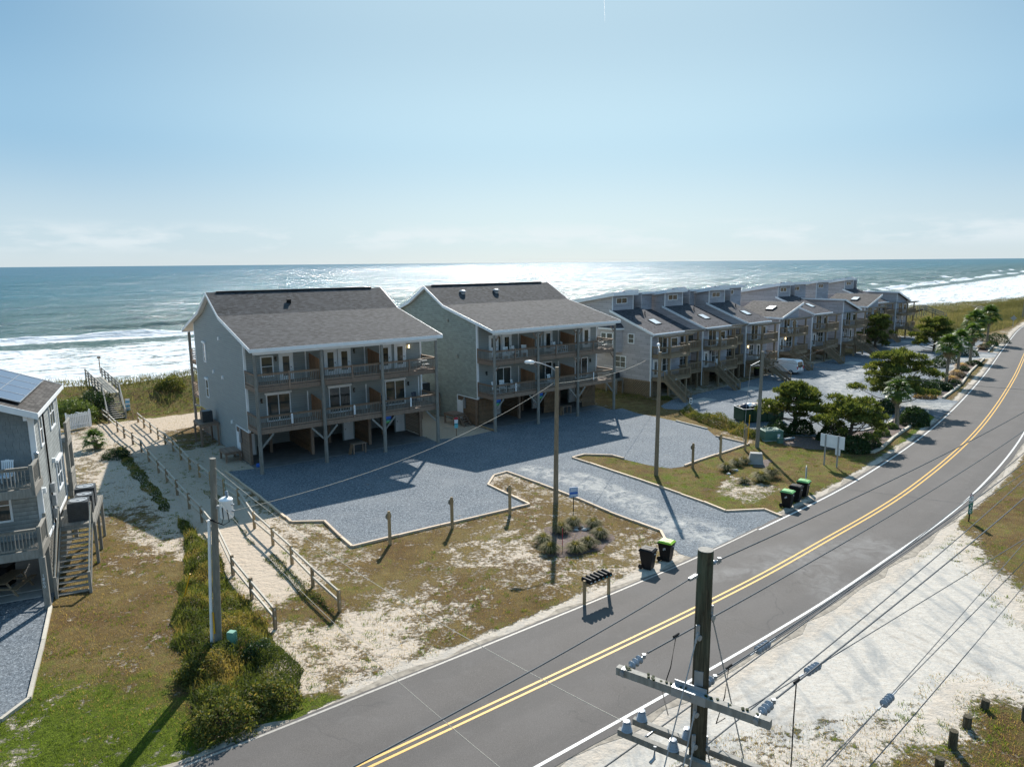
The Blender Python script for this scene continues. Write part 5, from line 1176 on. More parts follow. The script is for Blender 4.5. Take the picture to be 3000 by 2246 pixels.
# bay window and side windows of the first unit
def bay(T):
    P = [(0, 4.2), (-.95, 4.75), (-.95, 6.9), (0, 7.45)]
    MB().prism(P, 4.9, 7.55, 'z').build('bay_wall', 'siding_row', T)
    MB().prism([(-.0, 4.0), (-1.15, 4.6), (-1.15, 7.05), (0, 7.65)], 7.56, 7.76, 'z').build('fascia', 'trim', T)
    b = MB(); b.v = [(-1.15, 4.6, 7.765), (-1.15, 7.05, 7.765), (0.0, 4.0, 7.765), (0.0, 7.65, 7.765), (0.0, 4.9, 8.75), (0.0, 6.8, 8.75)]; b.f = [(0, 1, 5, 4), (0, 4, 2), (1, 3, 5), (2, 4, 5, 3), (0, 2, 3, 1)]; b.build('bay_roof', 'roof_r', T)
    window(T, -.95, 5.0, 5.9, .8, 1.2, 'left', 'h'); window(T, -.95, 6.0, 5.9, .7, 1.2, 'left', 'h')
    MB().box(-.99, -.94, 4.7, 4.85, 4.9, 7.55).build('corner_trim', 'trim', T)
bay(r1)
window(r1, 0, 2.55, 6.1, .75, 1.0, 'left', 'h'); window(r1, 0, 3.75, 3.1, 1.5, 1.25, 'left', 'vh')
sr = side_stand(RC[0], RAng, -1.35, -.1, 3.9, 5.6, 1.8, 'small angled bracket stand holding the air conditioner on the row house side wall', 'wood_grey')
condenser((*loc2w(RC[0], RAng, -.7, 4.8), 1.8), RAng, 'dark air conditioner on the side wall of the nearest row house', (.85, .85, .75))
gap = lambda a, b: math.hypot(a[0] - b[0], a[1] - b[1])
def between(i, label, w, off=1.6):
    o = loc2w(RC[i], RAng, 5.62, off); row_house(o, RAng, label, 'B', Wd=w, D=11, stair=None, deck=True, hidden_wall=False)
between(0, 'recessed row house between the first and second projecting fronts, its roof in shade', 4.6)
row_house(RC[1], RAng, 'second projecting row house, white chairs on its deck rail', 'A', stair='front', number=True)
between(1, 'recessed row house just right of the second projecting front', 4.0)
row_house(RC[2], RAng, 'third projecting row house with side stairs behind the leaning light pole', 'A', stair='side', number=True, door_first=False, light=True)
row_house(RC[3], RAng, 'row house above the white van, its skylight roof sloping down to the left', 'L', stair='front', light=True, D=11)
row_house(RC[4], RAng, 'projecting row house right of the van with a pale downspout and front stairs', 'A', stair='front')
row_house(RC[5], RAng, 'row house with tall left wall and roof sloping right, side stairs behind the big pine', 'R', stair='side', door_first=False, D=11)
row_house(RC[6], RAng, 'row house half hidden behind the tall pine, roof sloping down to the left', 'L', stair=None, D=10)
row_house(RC[7], RAng, 'eighth row house front with a bright skylight, next to the last unit', 'A', stair='front')
row_house(RC[8], RAng, 'last row house at the far right end, deck open to the sea', 'R', stair='side', door_first=False, cl=False, D=10)
# concrete pads in front of the row houses
for i in (0, 1, 4, 7):
    o = loc2w(RC[i], RAng, 1.5, -5.9); q = [loc2w(RC[i], RAng, x, y) for x, y in ((.8, -4.4), (4.2, -4.4), (4.2, -6.2), (.8, -6.2))]
    poly_sheet('parking_pad', q, .016, 'concrete')
# ================================================================== FENCES, BOARDWALK
def split_rail(pts, label, n0=0):
    cx, cy = pts[0]; t = thing('split_rail_fence', label, 'fence', (cx, cy, 0), 0)
    for i, p in enumerate(pts):
        h = 1.12 + random.uniform(-.05, .06); z = gz(*p); MB().prism([(-.075, -.05), (.06, -.07), (.08, .04), (-.05, .075)], 0, h, 'z').build('post', 'wood_tan' if n0 else 'deck_old', t, (p[0] - cx, p[1] - cy, z - .05), random.uniform(0, 1.5))
        if i:
            a = Vector((pts[i - 1][0] - cx, pts[i - 1][1] - cy, gz(*pts[i - 1]))); b = Vector((p[0] - cx, p[1] - cy, z)); d = (b - a).normalized() * .08
            for zz in (.5, .95): stick('rail', 'timber_pale', t, a - d + Vector((0, 0, zz + random.uniform(-.05, .05))), b + d + Vector((0, 0, zz + random.uniform(-.05, .05))), .07, .11)
    return t
split_rail(LFENCE, 'long split rail fence on the left side of the sandy beach path')
split_rail(RFENCE, 'long split rail fence on the right side of the sandy beach path', 1)

def boardwalk():
    b0 = Vector((*gp(344, 1229), 0)); tp = Vector((*gp(326, 1152, 2.0), 2.0)); e1 = Vector((*gp(276, 1105, 2.35), 2.35)); t = thing('beach_boardwalk', 'wooden boardwalk with steps leading up over the vegetated dune', 'boardwalk', b0, 0)
    tp -= b0; e1 -= b0; u = (tp * Vector((1, 1, 0))).normalized(); n = Vector((u.y, -u.x, 0)); w = 1.5; k = 12
    L = Vector((tp.x, tp.y, 0)).length
    if L < 2.6: u0 = u; b1 = tp - u0 * 2.8; b1.z = 0
    else: b1 = Vector((0, 0, 0))
    for i in range(k):
        c = b1.lerp(Vector((tp.x, tp.y, 0)), (i + .5) / k); z = 2.0 * (i + 1) / (k + 1); stick('step', 'wood_grey', t, c - n * w / 2 + Vector((0, 0, z)), c + n * w / 2 + Vector((0, 0, z)), .28, .05)
    for s in (-1, 1):
        o = n * (w / 2 + .05) * s
        stick('stringer', 'wood_grey', t, b1 + o + Vector((0, 0, .1)), tp + o - Vector((0, 0, .1)), .06, .26); stick('handrail', 'wood_grey', t, b1 + o + Vector((0, 0, .95)), tp + o + Vector((0, 0, 1.0)), .1, .1)
        stick('post', 'wood_grey', t, b1 + o, b1 + o + Vector((0, 0, 1.05)), .13, .13); stick('post', 'wood_grey', t, Vector((tp.x, tp.y, 0)) + o, tp + o + Vector((0, 0, 1.1)), .15, .15)
    v = (e1 - tp); m = Vector((v.y, -v.x, 0)).normalized(); D = v.length
    for i in range(int(D / .16)):
        c = tp + v * ((i + .5) / int(D / .16)); stick('board', 'timber_pale', t, c - m * .85, c + m * .85, .145, .04)
    for s in (-1, 1):
        o = m * .85 * s
        for i in range(6):
            c = tp + v * (i / 5) + o; stick('post', 'wood_grey', t, c - Vector((0, 0, 1.6)), c + Vector((0, 0, 1.1)), .12, .12)
        for zz in (.4, .72, 1.02): stick('rail', 'wood_grey', t, tp + o + Vector((0, 0, zz)), e1 + o + Vector((0, 0, zz)), .05, .12)
    return b0, e1
BW0, BWE = boardwalk()
def beach_walk(P, label, z=1.2):
    a, b = Vector(P[0]), Vector(P[-1]); t = thing('dune_crossover', label, 'boardwalk', a, 0, None)
    for p, q in zip(P[:-1], P[1:]):
        p = Vector(p) - a; q = Vector(q) - a; d = (q - p); m = Vector((d.y, -d.x, 0)).normalized()
        stick('deck', 'wood_grey', t, p, q, 1.5, .12)
        for s in (-1, 1):
            for zz in (.5, 1.0): stick('rail', 'wood_grey', t, p + m * .8 * s + Vector((0, 0, zz)), q + m * .8 * s + Vector((0, 0, zz)), .08, .12)
            n = max(2, int(d.length / 2.4))
            for i in range(n + 1): c = p.lerp(q, i / n) + m * .8 * s; stick('post', 'wood_grey', t, c - Vector((0, 0, 1.5)), c + Vector((0, 0, 1.05)), .12, .12)
    return t
beach_walk([(*gp(2677, 914, 2.2), 2.2), (*gp(2704, 906, 3.2), 3.2), (*gp(2768, 930, 1.2), 1.2)], 'grey wooden dune crossover rising beyond the last row house')
beach_walk([(*gp(2840, 900, .2), .2), (*gp(2900, 916, .6), .6)], 'sloping wooden beach ramp near the walking person')
def picket():
    a = gp(200, 1263); b = gp(268, 1249); t = thing('picket_fence', 'white picket fence between the yucca and the dune at left', 'fence', (*a, 0), math.atan2(b[1] - a[1], b[0] - a[0])); L = math.hypot(b[0] - a[0], b[1] - a[1])
    n = 15; me = None
    for i in range(n):
        x = L * i / (n - 1); piece('picket', 'white', t, x - .055, x + .055, -.02, .02, .08, 1.55 + .05 * (i % 2))
    for z in (.4, 1.25): piece('rail', 'white', t, 0, L, .021, .06, z, z + .09)
    for x in (0, L): piece('post', 'white', t, x - .05, x + .05, .06, .16, 0, 1.75)
    o = link('rail', cube('white'), None, t, (L, 1.2, 1.2), (0, 0, 0), (.05, 2.4, .09))
picket()

# ================================================================== POLES AND WIRES
def wood_pole(name, label, base, top, r0, r1, group=None, m='pole'):
    t = thing(name, label, 'utility pole', (base[0], base[1], 0), 0, group); n = 10
    pts = [Vector((0, 0, -.1)).lerp(Vector(top) - Vector((base[0], base[1], 0)), i / n) for i in range(n + 1)]
    MB().tube(pts, [r0 + (r1 - r0) * i / n for i in range(n + 1)], 14).build('pole', m, t, smooth=True); return t
L1B = gp(1628, 1472); L1T = gq(1632, 1075, L1B[1]); L2B = gp(1922, 1392); L2T = gq(1934, 1031, L2B[1] - .1); L3B = gp(2218, 1311); L3T = gq(2235, 1029, L3B[1]); LPB = gp(640, 1915); LPT = gq(623, 1342, LPB[1] - .15)
MT['pole_tan'] = wood('brown_light_pole_wood', (.22, .17, .11), .35); MT['pole_grey'] = wood('grey_light_pole_wood', (.24, .225, .19), .3)
p1 = wood_pole('street_light_pole', 'brown wooden light pole with a long arm, by the drive and the grass clumps', L1B, L1T, .17, .12, None, 'pole_tan')
zz = L1T.z - .35; hx = gq(1548, 1065, L1B[1] - .2)
arm = MB().tube([(.1, 0, zz), (-.3, -.02, zz + .35), (-1.0, -.1, zz + .62), (hx.x - L1B[0] + .3, -.18, zz + .72)], .035, 8).build('lamp_arm', 'metal', p1, smooth=True)
MB().lathe([(.03, -.35), (.1, -.28), (.13, 0), (.11, .22), (.03, .3)], (hx.x - L1B[0] + .1, -.2, zz + .70), 10, (1, .05, -.05)).build('lamp_head', 'white', p1, smooth=True)
MB().lathe([(.12, -.02), (.10, .02), (.09, .03)], (hx.x - L1B[0], -.2, zz + .6), 10).build('lens', 'glass', p1)
p2 = wood_pole('street_light_pole', 'dark brown light pole standing in the grass island right of the drive', L2B, L2T, .16, .115, None, 'pole_tan')
MB().tube([(0, .1, L2T.z - .3), (.1, .5, L2T.z + .1), (.2, 1.3, L2T.z + .3)], .035, 8).build('lamp_arm', 'metal', p2, smooth=True)
MB().lathe([(.03, -.3), (.12, -.2), (.12, .2), (.03, .3)], (.24, 1.5, L2T.z + .32), 10, (.2, 1, 0)).build('lamp_head', 'white', p2, smooth=True)
p3 = wood_pole('utility_pole', 'grey wooden pole with a side bracket beside the green transformer box', L3B, L3T, .17, .12, None, 'pole_grey')
bz = L3T.z - 1.1
MB().tube([(-.1, 0, bz + .3), (-.9, -.1, bz - .05)], .025, 6).tube([(-.1, 0, bz - .05), (-.9, -.1, bz - .07)], .03, 6).build('bracket', 'metal', p3)
MB().tube([(-.9, -.1, bz - .05), (-1.1, -.15, bz - 3.2), (-1.25, -.2, .1)], .018, 6).build('guy_wire', 'metal', p3)
p4 = wood_pole('utility_pole', 'grey wooden pole with white conduit and transformer, in front of the beach path', LPB, LPT, .155, .115, None, 'pole_grey')
off = lambda P, B: Vector(P) - Vector((B[0], B[1], 0))
def polep(z): return off(LPT, LPB) * (z / LPT.z)
MB().tube([polep(.3) + Vector((-.22, -.08, 0)), polep(3.2) + Vector((-.21, -.08, 0)), polep(5.75) + Vector((-.18, -.07, 0))], .065, 8).build('conduit', 'white', p4)
tr = gq(663, 1487, LPB[1] - .25); tr = off(tr, LPB)
tk = MB().lathe([(.01, -.40), (.22, -.40), (.25, -.34), (.25, .30), (.265, .33), (.25, .36), (.15, .42), (.02, .44)], tr, 18).build('transformer_tank', 'white', p4, smooth=True)
bs = MB()
for k in range(5): bs.lathe([(.03, k * .055), (.07, k * .055 + .015), (.03, k * .055 + .05)], tr + Vector((.05, .0, .42)), 10)
bs.build('bushing', 'insul', tk)
for dx, dz in ((.28, .15), (.28, -.1)): MB().lathe([(.03, 0), (.05, .06), (.03, .1)], tr + Vector((dx - .04, -.06, dz)), 8, (1, 0, 0)).build('lug', 'metal', tk)
MB().box(-.05, .2, -.08, .05, -.06, .06).build('bracket', 'metal', p4, tuple(polep(tr.z) + Vector((.1, 0, 0))))
MB().tube([tr + Vector((-.05, -.26, .1)), tr + Vector((.0, -.34, -.3)), tr + Vector((-.1, -.3, -.55)), polep(5.8) + Vector((-.15, -.1, 0))], .018, 6).tube([tr + Vector((.12, -.24, .0)), tr + Vector((.2, -.3, -.45)), tr + Vector((-.05, -.25, -.6)), polep(5.75) + Vector((-.14, -.1, 0))], .018, 6).build('drop_lead', 'black', p4, smooth=True)
MB().tube([tr + Vector((.05, 0, .62)), tr + Vector((-.05, .1, 1.1)), polep(LPT.z - .5) + Vector((.12, 0, 0))], .012, 6).build('jumper', 'green_box', p4)
MB().box(-.02, .03, -.2, -.17, 1.0, 1.9).build('marker_strip', 'yellow', p4)

# near utility pole with its hardware
NP = (3.13, 11.0)
T = wood_pole('power_pole', 'thick weathered power pole with crossarms and insulators in the right foreground', NP, (3.15, 11.0, 10.83), .175, .128, None, 'pole')
AD = Vector((math.cos(math.radians(-35.6)), math.sin(math.radians(-35.6)), 0)); WD = Vector((math.cos(math.radians(42.8)), math.sin(math.radians(42.8)), 0))
MB().tube([(.02, 0, 10.835), (.02, 0, 10.845)], .125, 14).build('pole_top', 'wood_grey', T)
AC = Vector((-.21, -.17, 8.35))
a0, a1 = AC - AD * 1.335, AC + AD * 1.335
stick('crossarm', 'wood_grey', T, a0, a1, .12, .145)
stick('arm_bracket', 'metal', T, AC - AD * .30, AC + AD * .30, .135, .165); stick('arm_bracket', 'metal', T, AC + Vector((.03, .05, .11)) - AD * .28, AC + Vector((.03, .05, .11)) + AD * .28, .02, .10)
stick('arm_bracket', 'metal', T, (-.12, -.10, 8.62), (.02, -.14, 8.62), .03, .26)
for d in (-1.2, .02, 1.13):
    c = AC + AD * d - WD * .075; MB().lathe([(.02, 0), (.045, .002), (.045, .012), (.02, .014)], c, 12, -WD).build('eye_bolt', 'metal', T)
    stick('strap', 'metal', T, AC + AD * (d - .03) , AC + AD * (d + .03), .13, .155)
mb = MB()
for k in range(26):
    c = AC + AD * random.uniform(-1.2, 1.3) + Vector((random.uniform(-.05, .05), random.uniform(-.04, .04), .075)); mb.box(c.x - .02, c.x + .02, c.y - .02, c.y + .02, c.z - .01, c.z + random.uniform(.005, .03))
mo = mb.build('moss', 'scrub', T, kind='stuff')
def disc_string(p, d, n, label=None, r=.082, parent=T, pitch=.105):
    p = Vector(p); d = Vector(d).normalized()
    for k in range(n):
        MB().lathe([(.022, -.005), (.034, 0), (.04, .03), (r * .62, .036), (r, .052), (r * .98, .062), (r * .6, .078), (.03, .085), (.022, .095)][::-1], p + d * (.05 + k * pitch), 16, d).build('insulator', 'insul', parent, smooth=True)
    e = p + d * (.05 + n * pitch)
    MB().tube([p, e + d * .12], .012, 6).box(*(lambda c: (c.x - .03, c.x + .03, c.y - .03, c.y + .03, c.z - .035, c.z + .035))(e + d * .09)).tube([e + d * .05, e + d * .05 - Vector((0, 0, .07))], .012, 5).tube([e + d * .1, e + d * .1 - Vector((0, 0, .07))], .012, 5).build('clamp', 'metal', parent)
    return Vector((NP[0], NP[1], 0)) + e + d * .2 if parent is T else e + d * .2
Z = Vector((0, 0, 1)); NPV = Vector((NP[0], NP[1], 0))
e1 = disc_string(AC - AD * 1.17 + WD * .07 + Z * .05, WD + Z * .12, 3); e2 = disc_string(AC + AD * .02 + WD * .3, WD + Z * .02, 3); e3 = disc_string(AC + AD * 1.12 + WD * .07 + Z * .05, WD + Z * .05, 3)
G_ = 'overhead conductors along the road'
def run(p, L, dz, sag, r, label, m='alu', d=None): return wire('power_line', p, p + (d or WD) * L + Z * dz, sag, r, label, 'power line', m, 40)
run(e1, 52, .3, .7, .017, 'heavy conductor from the left end of the crossarm passing behind the pole'); run(e2, 52, .3, .7, .017, 'heavy conductor running from the middle insulator of the crossarm'); run(e3, 52, .3, .7, .017, 'heavy conductor running from the right end of the crossarm')
tpz = NPV + Vector((.15, .1, 10.55)); disc_string(tpz - NPV, WD, 1, r=.03); run(tpz + WD * .2, 52, .2, .7, .014, 'topmost wire, dead-ended near the pole top')
wire('power_line', NPV + Vector((-.1, -.05, 10.45)), NPV + Vector((-.1, -.05, 10.45)) - WD * 9 - Z * .0, .1, .011, 'wire leaving the pole top towards the lower left over the road', 'power line')
stick('clamp', 'metal', T, (-.15, -.12, 10.45), (-.3, -.25, 10.44), .05, .05)
# lower double arms with pin insulators
LC = Vector((0, 0, 7.12))
for s in (-1, 1):
    c = LC + WD * .22 * s; stick('lower_crossarm', 'wood_grey', T, c - AD * 1.34, c + AD * 1.05, .1, .12)
    for d in (-1.18, -.30):
        b = c + AD * d + Z * .06; MB().tube([b - Z * .12, b + Z * .05], .012, 6).build('insulator_pin', 'metal', T)
        q = MB(); 
        for k in range(3): q.lathe([(.06, 0), (.105 - k * .012, .006), (.10 - k * .012, .016), (.06, .034), (.055, .042)], b + Z * (.02 + k * .042), 18)
        q.lathe([(.05, 0), (.075, .012), (.07, .028), (.045, .032), (.065, .042), (.06, .062), (.01, .066)], b + Z * .146, 18); q.build('pin_insulator', 'insul', T, smooth=True)
stick('arm_bolt', 'metal', T, LC + WD * .25 - AD * .9, LC - WD * .25 - AD * .9, .02, .02)
LZ = 7.12 + .30
for d, lab, L2, dz in ((-1.18, 'twisted lower conductor resting on the two left pin insulators', 50, .5), (-.30, 'lower conductor resting on the two pin insulators nearest the pole', 50, .4)):
    p = NPV + LC + AD * d + Z * .30
    wire('power_line', p - WD * 14 - Z * .1, p + WD * L2 + Z * dz, 1.0, .016, lab, 'power line', 'alu', 60)
# down guys and brackets
for (z, dx, dy, tx, ty, tz) in ((9.45, -.1, -.15, -1.35, -1.2, 5.2), (8.05, -.1, -.15, -.85, -.95, 5.2), (7.45, -.1, -.15, -.5, -.75, 5.6), (9.75, .14, -.05, 1.15, .2, 5.8), (7.35, .14, -.05, .55, .1, 5.6)):
    a = Vector((dx, dy, z)); d = (Vector((tx, ty, tz)) - a); b = a + d * ((z - .0) / (z - tz)) * 1.0; b = a + d / (z - tz) * z
    MB().tube([a + d.normalized() * .05, b], .012, 6).build('guy_wire', 'metal', T)
    q = MB().box(a.x - .03, a.x + .03, a.y - .01, a.y + .03, a.z - .10, a.z + .14); q.tube([a + Vector((0, -.01, .02)), a + d.normalized() * .16], .022, 8).lathe([(.015, 0), (.05, .002), (.05, .018), (.015, .02)], a + Vector((.02, -.02, -.07)), 10, (.5, -1, 0)); q.build('guy_bracket', 'metal', T)
# side guys with four-bell strings reaching along the road
def guy_string(pa, za, pb, zb, f, label, t2=1.0, ps=None):
    a = Vector((*gp(*pa, za), za)); b = Vector((*gp(*pb, zb), zb)); b = a + (b - a) * t2; d = (b - a).normalized(); L = (b - a).length
    if ps: f = ((Vector((*gp(*ps, za - .05), za - .05)) - a).length) / L
    t = thing('span_guy', label, 'guy wire', a, 0, None); MB().tube([Vector((0, 0, 0)), d * L * f], .011, 6).build('wire', 'alu', t); MB().tube([d * (L * f + .6), b - a], .011, 6).build('wire', 'alu', t)
    p = d * L * f
    for k in range(4): MB().lathe([(.02, 0), (.04, .01), (.085, .025), (.083, .045), (.035, .065), (.02, .11)], p + d * (.08 + k * .115), 16, d).build('insulator', 'insul', t, smooth=True)
    MB().tube([p - d * .06, p + d * .68], .011, 6).tube([p - d * .2, p - d * .05], .02, 6).tube([p + d * .52, p + d * .8], .02, 6).tube([p + d * .55, p + d * .55 - Z * .08], .012, 5).tube([p + d * .62, p + d * .62 - Z * .07], .012, 5).build('clamp', 'metal', t)
    return t
guy_string((2075, 2000), 7.9, (3000, 1385), 7.4, .125, 'guy with four bell insulators just above the road edge line', 1.8, (2215, 1912))
guy_string((2183, 2079), 7.6, (3000, 1579), 7.2, .20, 'guy with four bell insulators over the pale sand, above the middle conductor', 1.8, (2350, 1968))
guy_string((2390, 2262), 6.6, (3000, 1645), 6.2, .28, 'guy with four bell insulators hanging lowest over the pale sand lot', 1.8, (2598, 2068))
for pa, pb, lab in (((2400, 2262), (3000, 1579), 'thin wire beside the lowest guy over the sand lot'), ((2510, 2280), (3000, 1703), 'single dark cable crossing above the wooden bollards')):
    a = Vector((*gp(*pa, 6.3), 6.3)); b = Vector((*gp(*pb, 6.0), 6.0)); wire('power_line', a - (b - a) * .2, a + (b - a) * 1.8, .15, .011, lab, 'power line')
# tap leads
for pts, lab in (([(e1 + WD * .9), (e1 + WD * .75 - Z * .6 ), (e1 + WD * .5 - Z * 1.0), NPV + LC + AD * -.75 + Z * .28 + WD * .35], 'thin tap lead dropping from the left conductor'),
                 ([(e2 + WD * .35), (e2 + WD * .25 - Z * .55), (e2 + WD * .0 - Z * .95), NPV + LC + Z * .25 + WD * .9], 'thin tap lead dropping from the middle conductor'),
                 ([(e3 + WD * .7), (e3 + WD * .68 - Z * .7), (e3 + WD * .7 - Z * 1.6), e3 + WD * .6 - Z * 3.2], 'long tap lead hanging straight down from the right conductor')):
    o = MB().tube(pts, .011, 6).tube([pts[0] - WD * .09, pts[0] + WD * .09], .022, 8).build('tap_lead', 'black', smooth=True); tag(o, lab, 'wire')
# small clamp leads and cutout at lower left
q = MB().tube([(-.85, -.15, 6.95), (-.95, -.35, 6.75)], .04, 8).tube([(-1.0, -.2, 6.98), (-1.08, -.4, 6.8)], .025, 6); q.build('fuse_cutout', 'black', T)
MB().tube([(-.7, .1, 7.2), (-.72, .05, 7.0), (-.8, .0, 6.95)], .03, 8).build('bracket', 'metal', T)
# service wires
W1 = Vector((LPB[0], LPB[1], 0)) + polep(LPT.z - .35) + Vector((.12, -.1, 0)); wire('service_wire', W1, NPV + LC - AD * 1.3 + Z * .05, .5, .007, 'upper pale wire from the transformer pole down across the road', 'wire', 'timber_pale')
W2 = Vector((LPB[0], LPB[1], 0)) + polep(LPT.z - 1.55) + Vector((.12, -.12, 0)); wire('service_wire', W2, (1.0, 10.3, 6.3), .5, .007, 'lower pale wire from the transformer pole down across the road', 'wire', 'timber_pale')
W3 = Vector((LPB[0], LPB[1], 0)) + tr + Vector((.3, -.06, -.1)); E3 = gq(1622, 1122, L1B[1]); wire('service_wire', W3, E3, .85, .011, 'twisted service cable from the transformer to the light pole by the drive', 'wire', 'timber_pale')
c1 = loc2w(RC[0], RAng, -.05, -.1); wire('service_wire', gq(1636, 1122, L1B[1]), (c1[0], c1[1], 4.7), .5, .014, 'service cable from the light pole to the nearest row house', 'wire', 'timber_pale')
wire('service_wire', gq(2240, 1050, L3B[1]), (*gp(3060, 1145, 6.5), 6.5), .3, .012, 'thin cable from the grey bracket pole to the right over the palms', 'wire', 'alu')
wire('service_wire', gq(2240, 1080, L3B[1]), (*loc2w(RC[4], RAng, 2, -6), 4.5), .3, .012, 'short cable from the grey bracket pole towards the row houses', 'wire', 'alu')
fp = gp(2995, 935); ft = wood_pole('utility_pole', 'distant thin pole at the right edge beside the far dune', fp, (fp[0] + .2, fp[1], 9.5), .16, .12, None, 'pole_grey')

# ================================================================== SIGNS AND POSTS
def tag_post(px, py, label, h=1.95, plate=1):
    b = gp(px, py); t = thing('marker_post', label, 'post', (*b, 0), RAng - .1, 'tan wooden parking marker posts with a round plate')
    MB().prism([(-.07, -.07), (.07, -.07), (.07, .07), (-.07, .07)], 0, h - .06, 'z').prism([(-.05, -.05), (.05, -.05), (.05, .05), (-.05, .05)], h - .06, h, 'z').build('post', 'wood_tan', t)
    MB().lathe([(.02, 0), (.19, .0), (.19, .02), (.02, .021)], (0, .075, h - .32), 16, (0, 1, 0)).build('plate', 'wood_grey', t); return t
for px, py, lab in ((1143, 1594, 'tan marker post nearest the beach path, at the front timber edge of the lot'), (1325, 1548, 'tan marker post in the middle of the front timber edge'), (1494, 1508, 'tan marker post near the pointed corner of the front timber edge'),
                    (2029, 1371, 'tan marker post at the left end of the right gravel parking edge'), (2110, 1341, 'tan marker post in the middle of the right gravel parking edge'), (2183, 1319, 'tan marker post at the corner tip of the right parking, beside the yellow stake')):
    tag_post(px, py, lab)
def stake(px, py, x2, y2, label):
    b = gp(px, py); tp = gq(x2, y2, b[1]); o = MB().tube([(0, 0, 0), Vector(tp) - Vector((*b, 0))], .035, 8).build('marker_stake', 'yellow', None, (*b, 0)); tag(o, label, 'stake')
stake(2190, 1302, 2197, 1215, 'bright yellow marker stake behind the corner post of the right parking'); stake(534, 1770, 557, 1680, 'slanting yellow marker stake in the scrub left of the transformer pole')
def blank_sign():
    a = gp(2415, 1361); b = gp(2452, 1369); ang = math.atan2(b[1] - a[1], b[0] - a[0]); L = math.hypot(b[0] - a[0], b[1] - a[1])
    t = thing('road_sign', 'large blank white back of a road sign on two posts', 'sign', (*a, 0), ang)
    za = gq(2420, 1272, a[1]).z
    for x in (0, L): MB().box(x - .045, x + .045, -.09, -.02, 0, za + .06).build('post', 'metal', t)
    MB().box(-.42, L + .45, -.015, .005, za - .95, za + .03).build('panel', 'white', t)
    MB().box(L - .22, L + .16, .006, .02, za - 1.45, za - .98).build('small_panel', 'white', t)
blank_sign()
b = gp(2360, 1432); t = thing('road_sign', 'narrow grey road sign seen edge-on behind the three bins', 'sign', (*b, 0), math.radians(62)); MB().box(-.03, .03, -.03, .03, 0, 1.5).build('post', 'metal', t); MB().box(-.3, .3, .032, .045, .75, 1.62).build('panel', 'white', t)
b = gp(1680, 1498); t = thing('realty_sign', 'small blue and white sign on a thin dark stake by the drive', 'sign', (*b, 0), math.radians(15)); MB().box(-.02, .02, -.02, .02, 0, 1.0).build('stake', 'black', t)
pn = MB().box(-.28, .28, -.015, .015, .95, 1.6).build('panel', plain('pale_blue_sign', (.30, .42, .62), .5, .05), t); MB().box(-.28, .28, -.02, -.0155, 1.16, 1.28).build('stripe', 'blue', pn)
for z in (1.52, 1.45, 1.38, 1.08): MB().box(-.2, .2, -.02, -.0155, z - .012, z + .012).build('stripe', 'white', pn)
b = gp(2838, 1527); t = thing('mile_marker', 'green mile 20 marker with a small white sign above it', 'sign', (*b, 0), math.radians(15)); MB().box(-.035, .035, -.02, .02, 0, 1.75).build('post', 'black', t)
pn = MB().box(-.16, .16, -.035, -.021, .47, 1.27).build('panel', 'signgreen', t); text('', 'MILE', t, (0, -.038, 1.17), .13, 'white', parent=pn); text('', '2', t, (0, -.038, .93), .3, 'white', parent=pn); text('', '0', t, (0, -.038, .64), .3, 'white', parent=pn)
pn = MB().box(-.15, .15, -.035, -.021, 1.29, 1.72).build('panel', 'white', t); MB().box(-.15, .15, -.04, -.036, 1.6, 1.63).build('stripe', 'red', pn); MB().box(-.15, -.03, -.04, -.036, 1.67, 1.71).build('stripe', 'red', pn); MB().box(-.06, .06, -.04, -.036, 1.49, 1.51).build('stripe', 'black', pn); MB().box(-.06, .06, -.04, -.036, 1.40, 1.43).build('stripe', 'black', pn)
b = gp(1337, 1276); t = thing('notice_sign', 'red, white and teal notice sign on a stake between the stilt houses', 'sign', (*b, 0), HBng - .3); MB().box(-.035, .035, -.02, .02, 0, 1.7).build('stake', 'wood_slat', t)
for z0, z1, m in ((1.5, 1.72, 'red'), (1.16, 1.495, 'white'), (1.06, 1.155, 'teal'), (.72, 1.055, 'mint_lid')): MB().box(-.17, .17, -.035, -.021, z0, z1).build('panel', m if m != 'mint_lid' else plain('aqua_sign', (.15, .5, .55), .5, .05), t)
b = gp(377, 1213); t = thing('beach_access_sign', 'tall narrow blue and white striped sign beside the boardwalk steps', 'sign', (*b, 0), .3); MB().box(-.03, .03, .0, .03, 0, 1.0).build('stake', 'wood_tan', t)
for k in range(6): MB().box(-.22, .22, -.03, -.001, .35 + k * .22, .35 + k * .22 + .215).build('panel', 'white' if k % 2 else plain('sky_blue_sign%d' % k, (.12, .42, .62), .5, .05), t)
b = Vector((*gp(391, 1229), 0)); o = MB().prism([(-.05, -.05), (.05, -.05), (.05, .05), (-.05, .05)], 0, 1.15, 'z').build('short_post', 'wood_tan', None, b); tag(o, 'short leaning tan post right of the boardwalk steps', 'post')
b = Vector((*gp(294, 1078 + 12, 2.35), 2.2)); o = MB().box(-.035, .035, -.035, .035, 0, 1.9).box(-.2, .2, -.05, .05, 1.9, 2.12).build('lookout_post', 'wood_slat', None, b); tag(o, 'thin post with a small box on top at the boardwalk end', 'post')
b = gp(2967, 957); t = thing('road_sign', 'distant diamond road sign seen from behind, far right beside the road', 'sign', (*b, 0), math.radians(-40)); MB().box(-.05, .05, -.03, .03, 0, 2.7).build('post', 'metal', t); q = MB().prism([(0, 1.35), (.62, 1.97), (0, 2.59), (-.62, 1.97)], .032, .05, 'y').build('panel', 'metal', t)
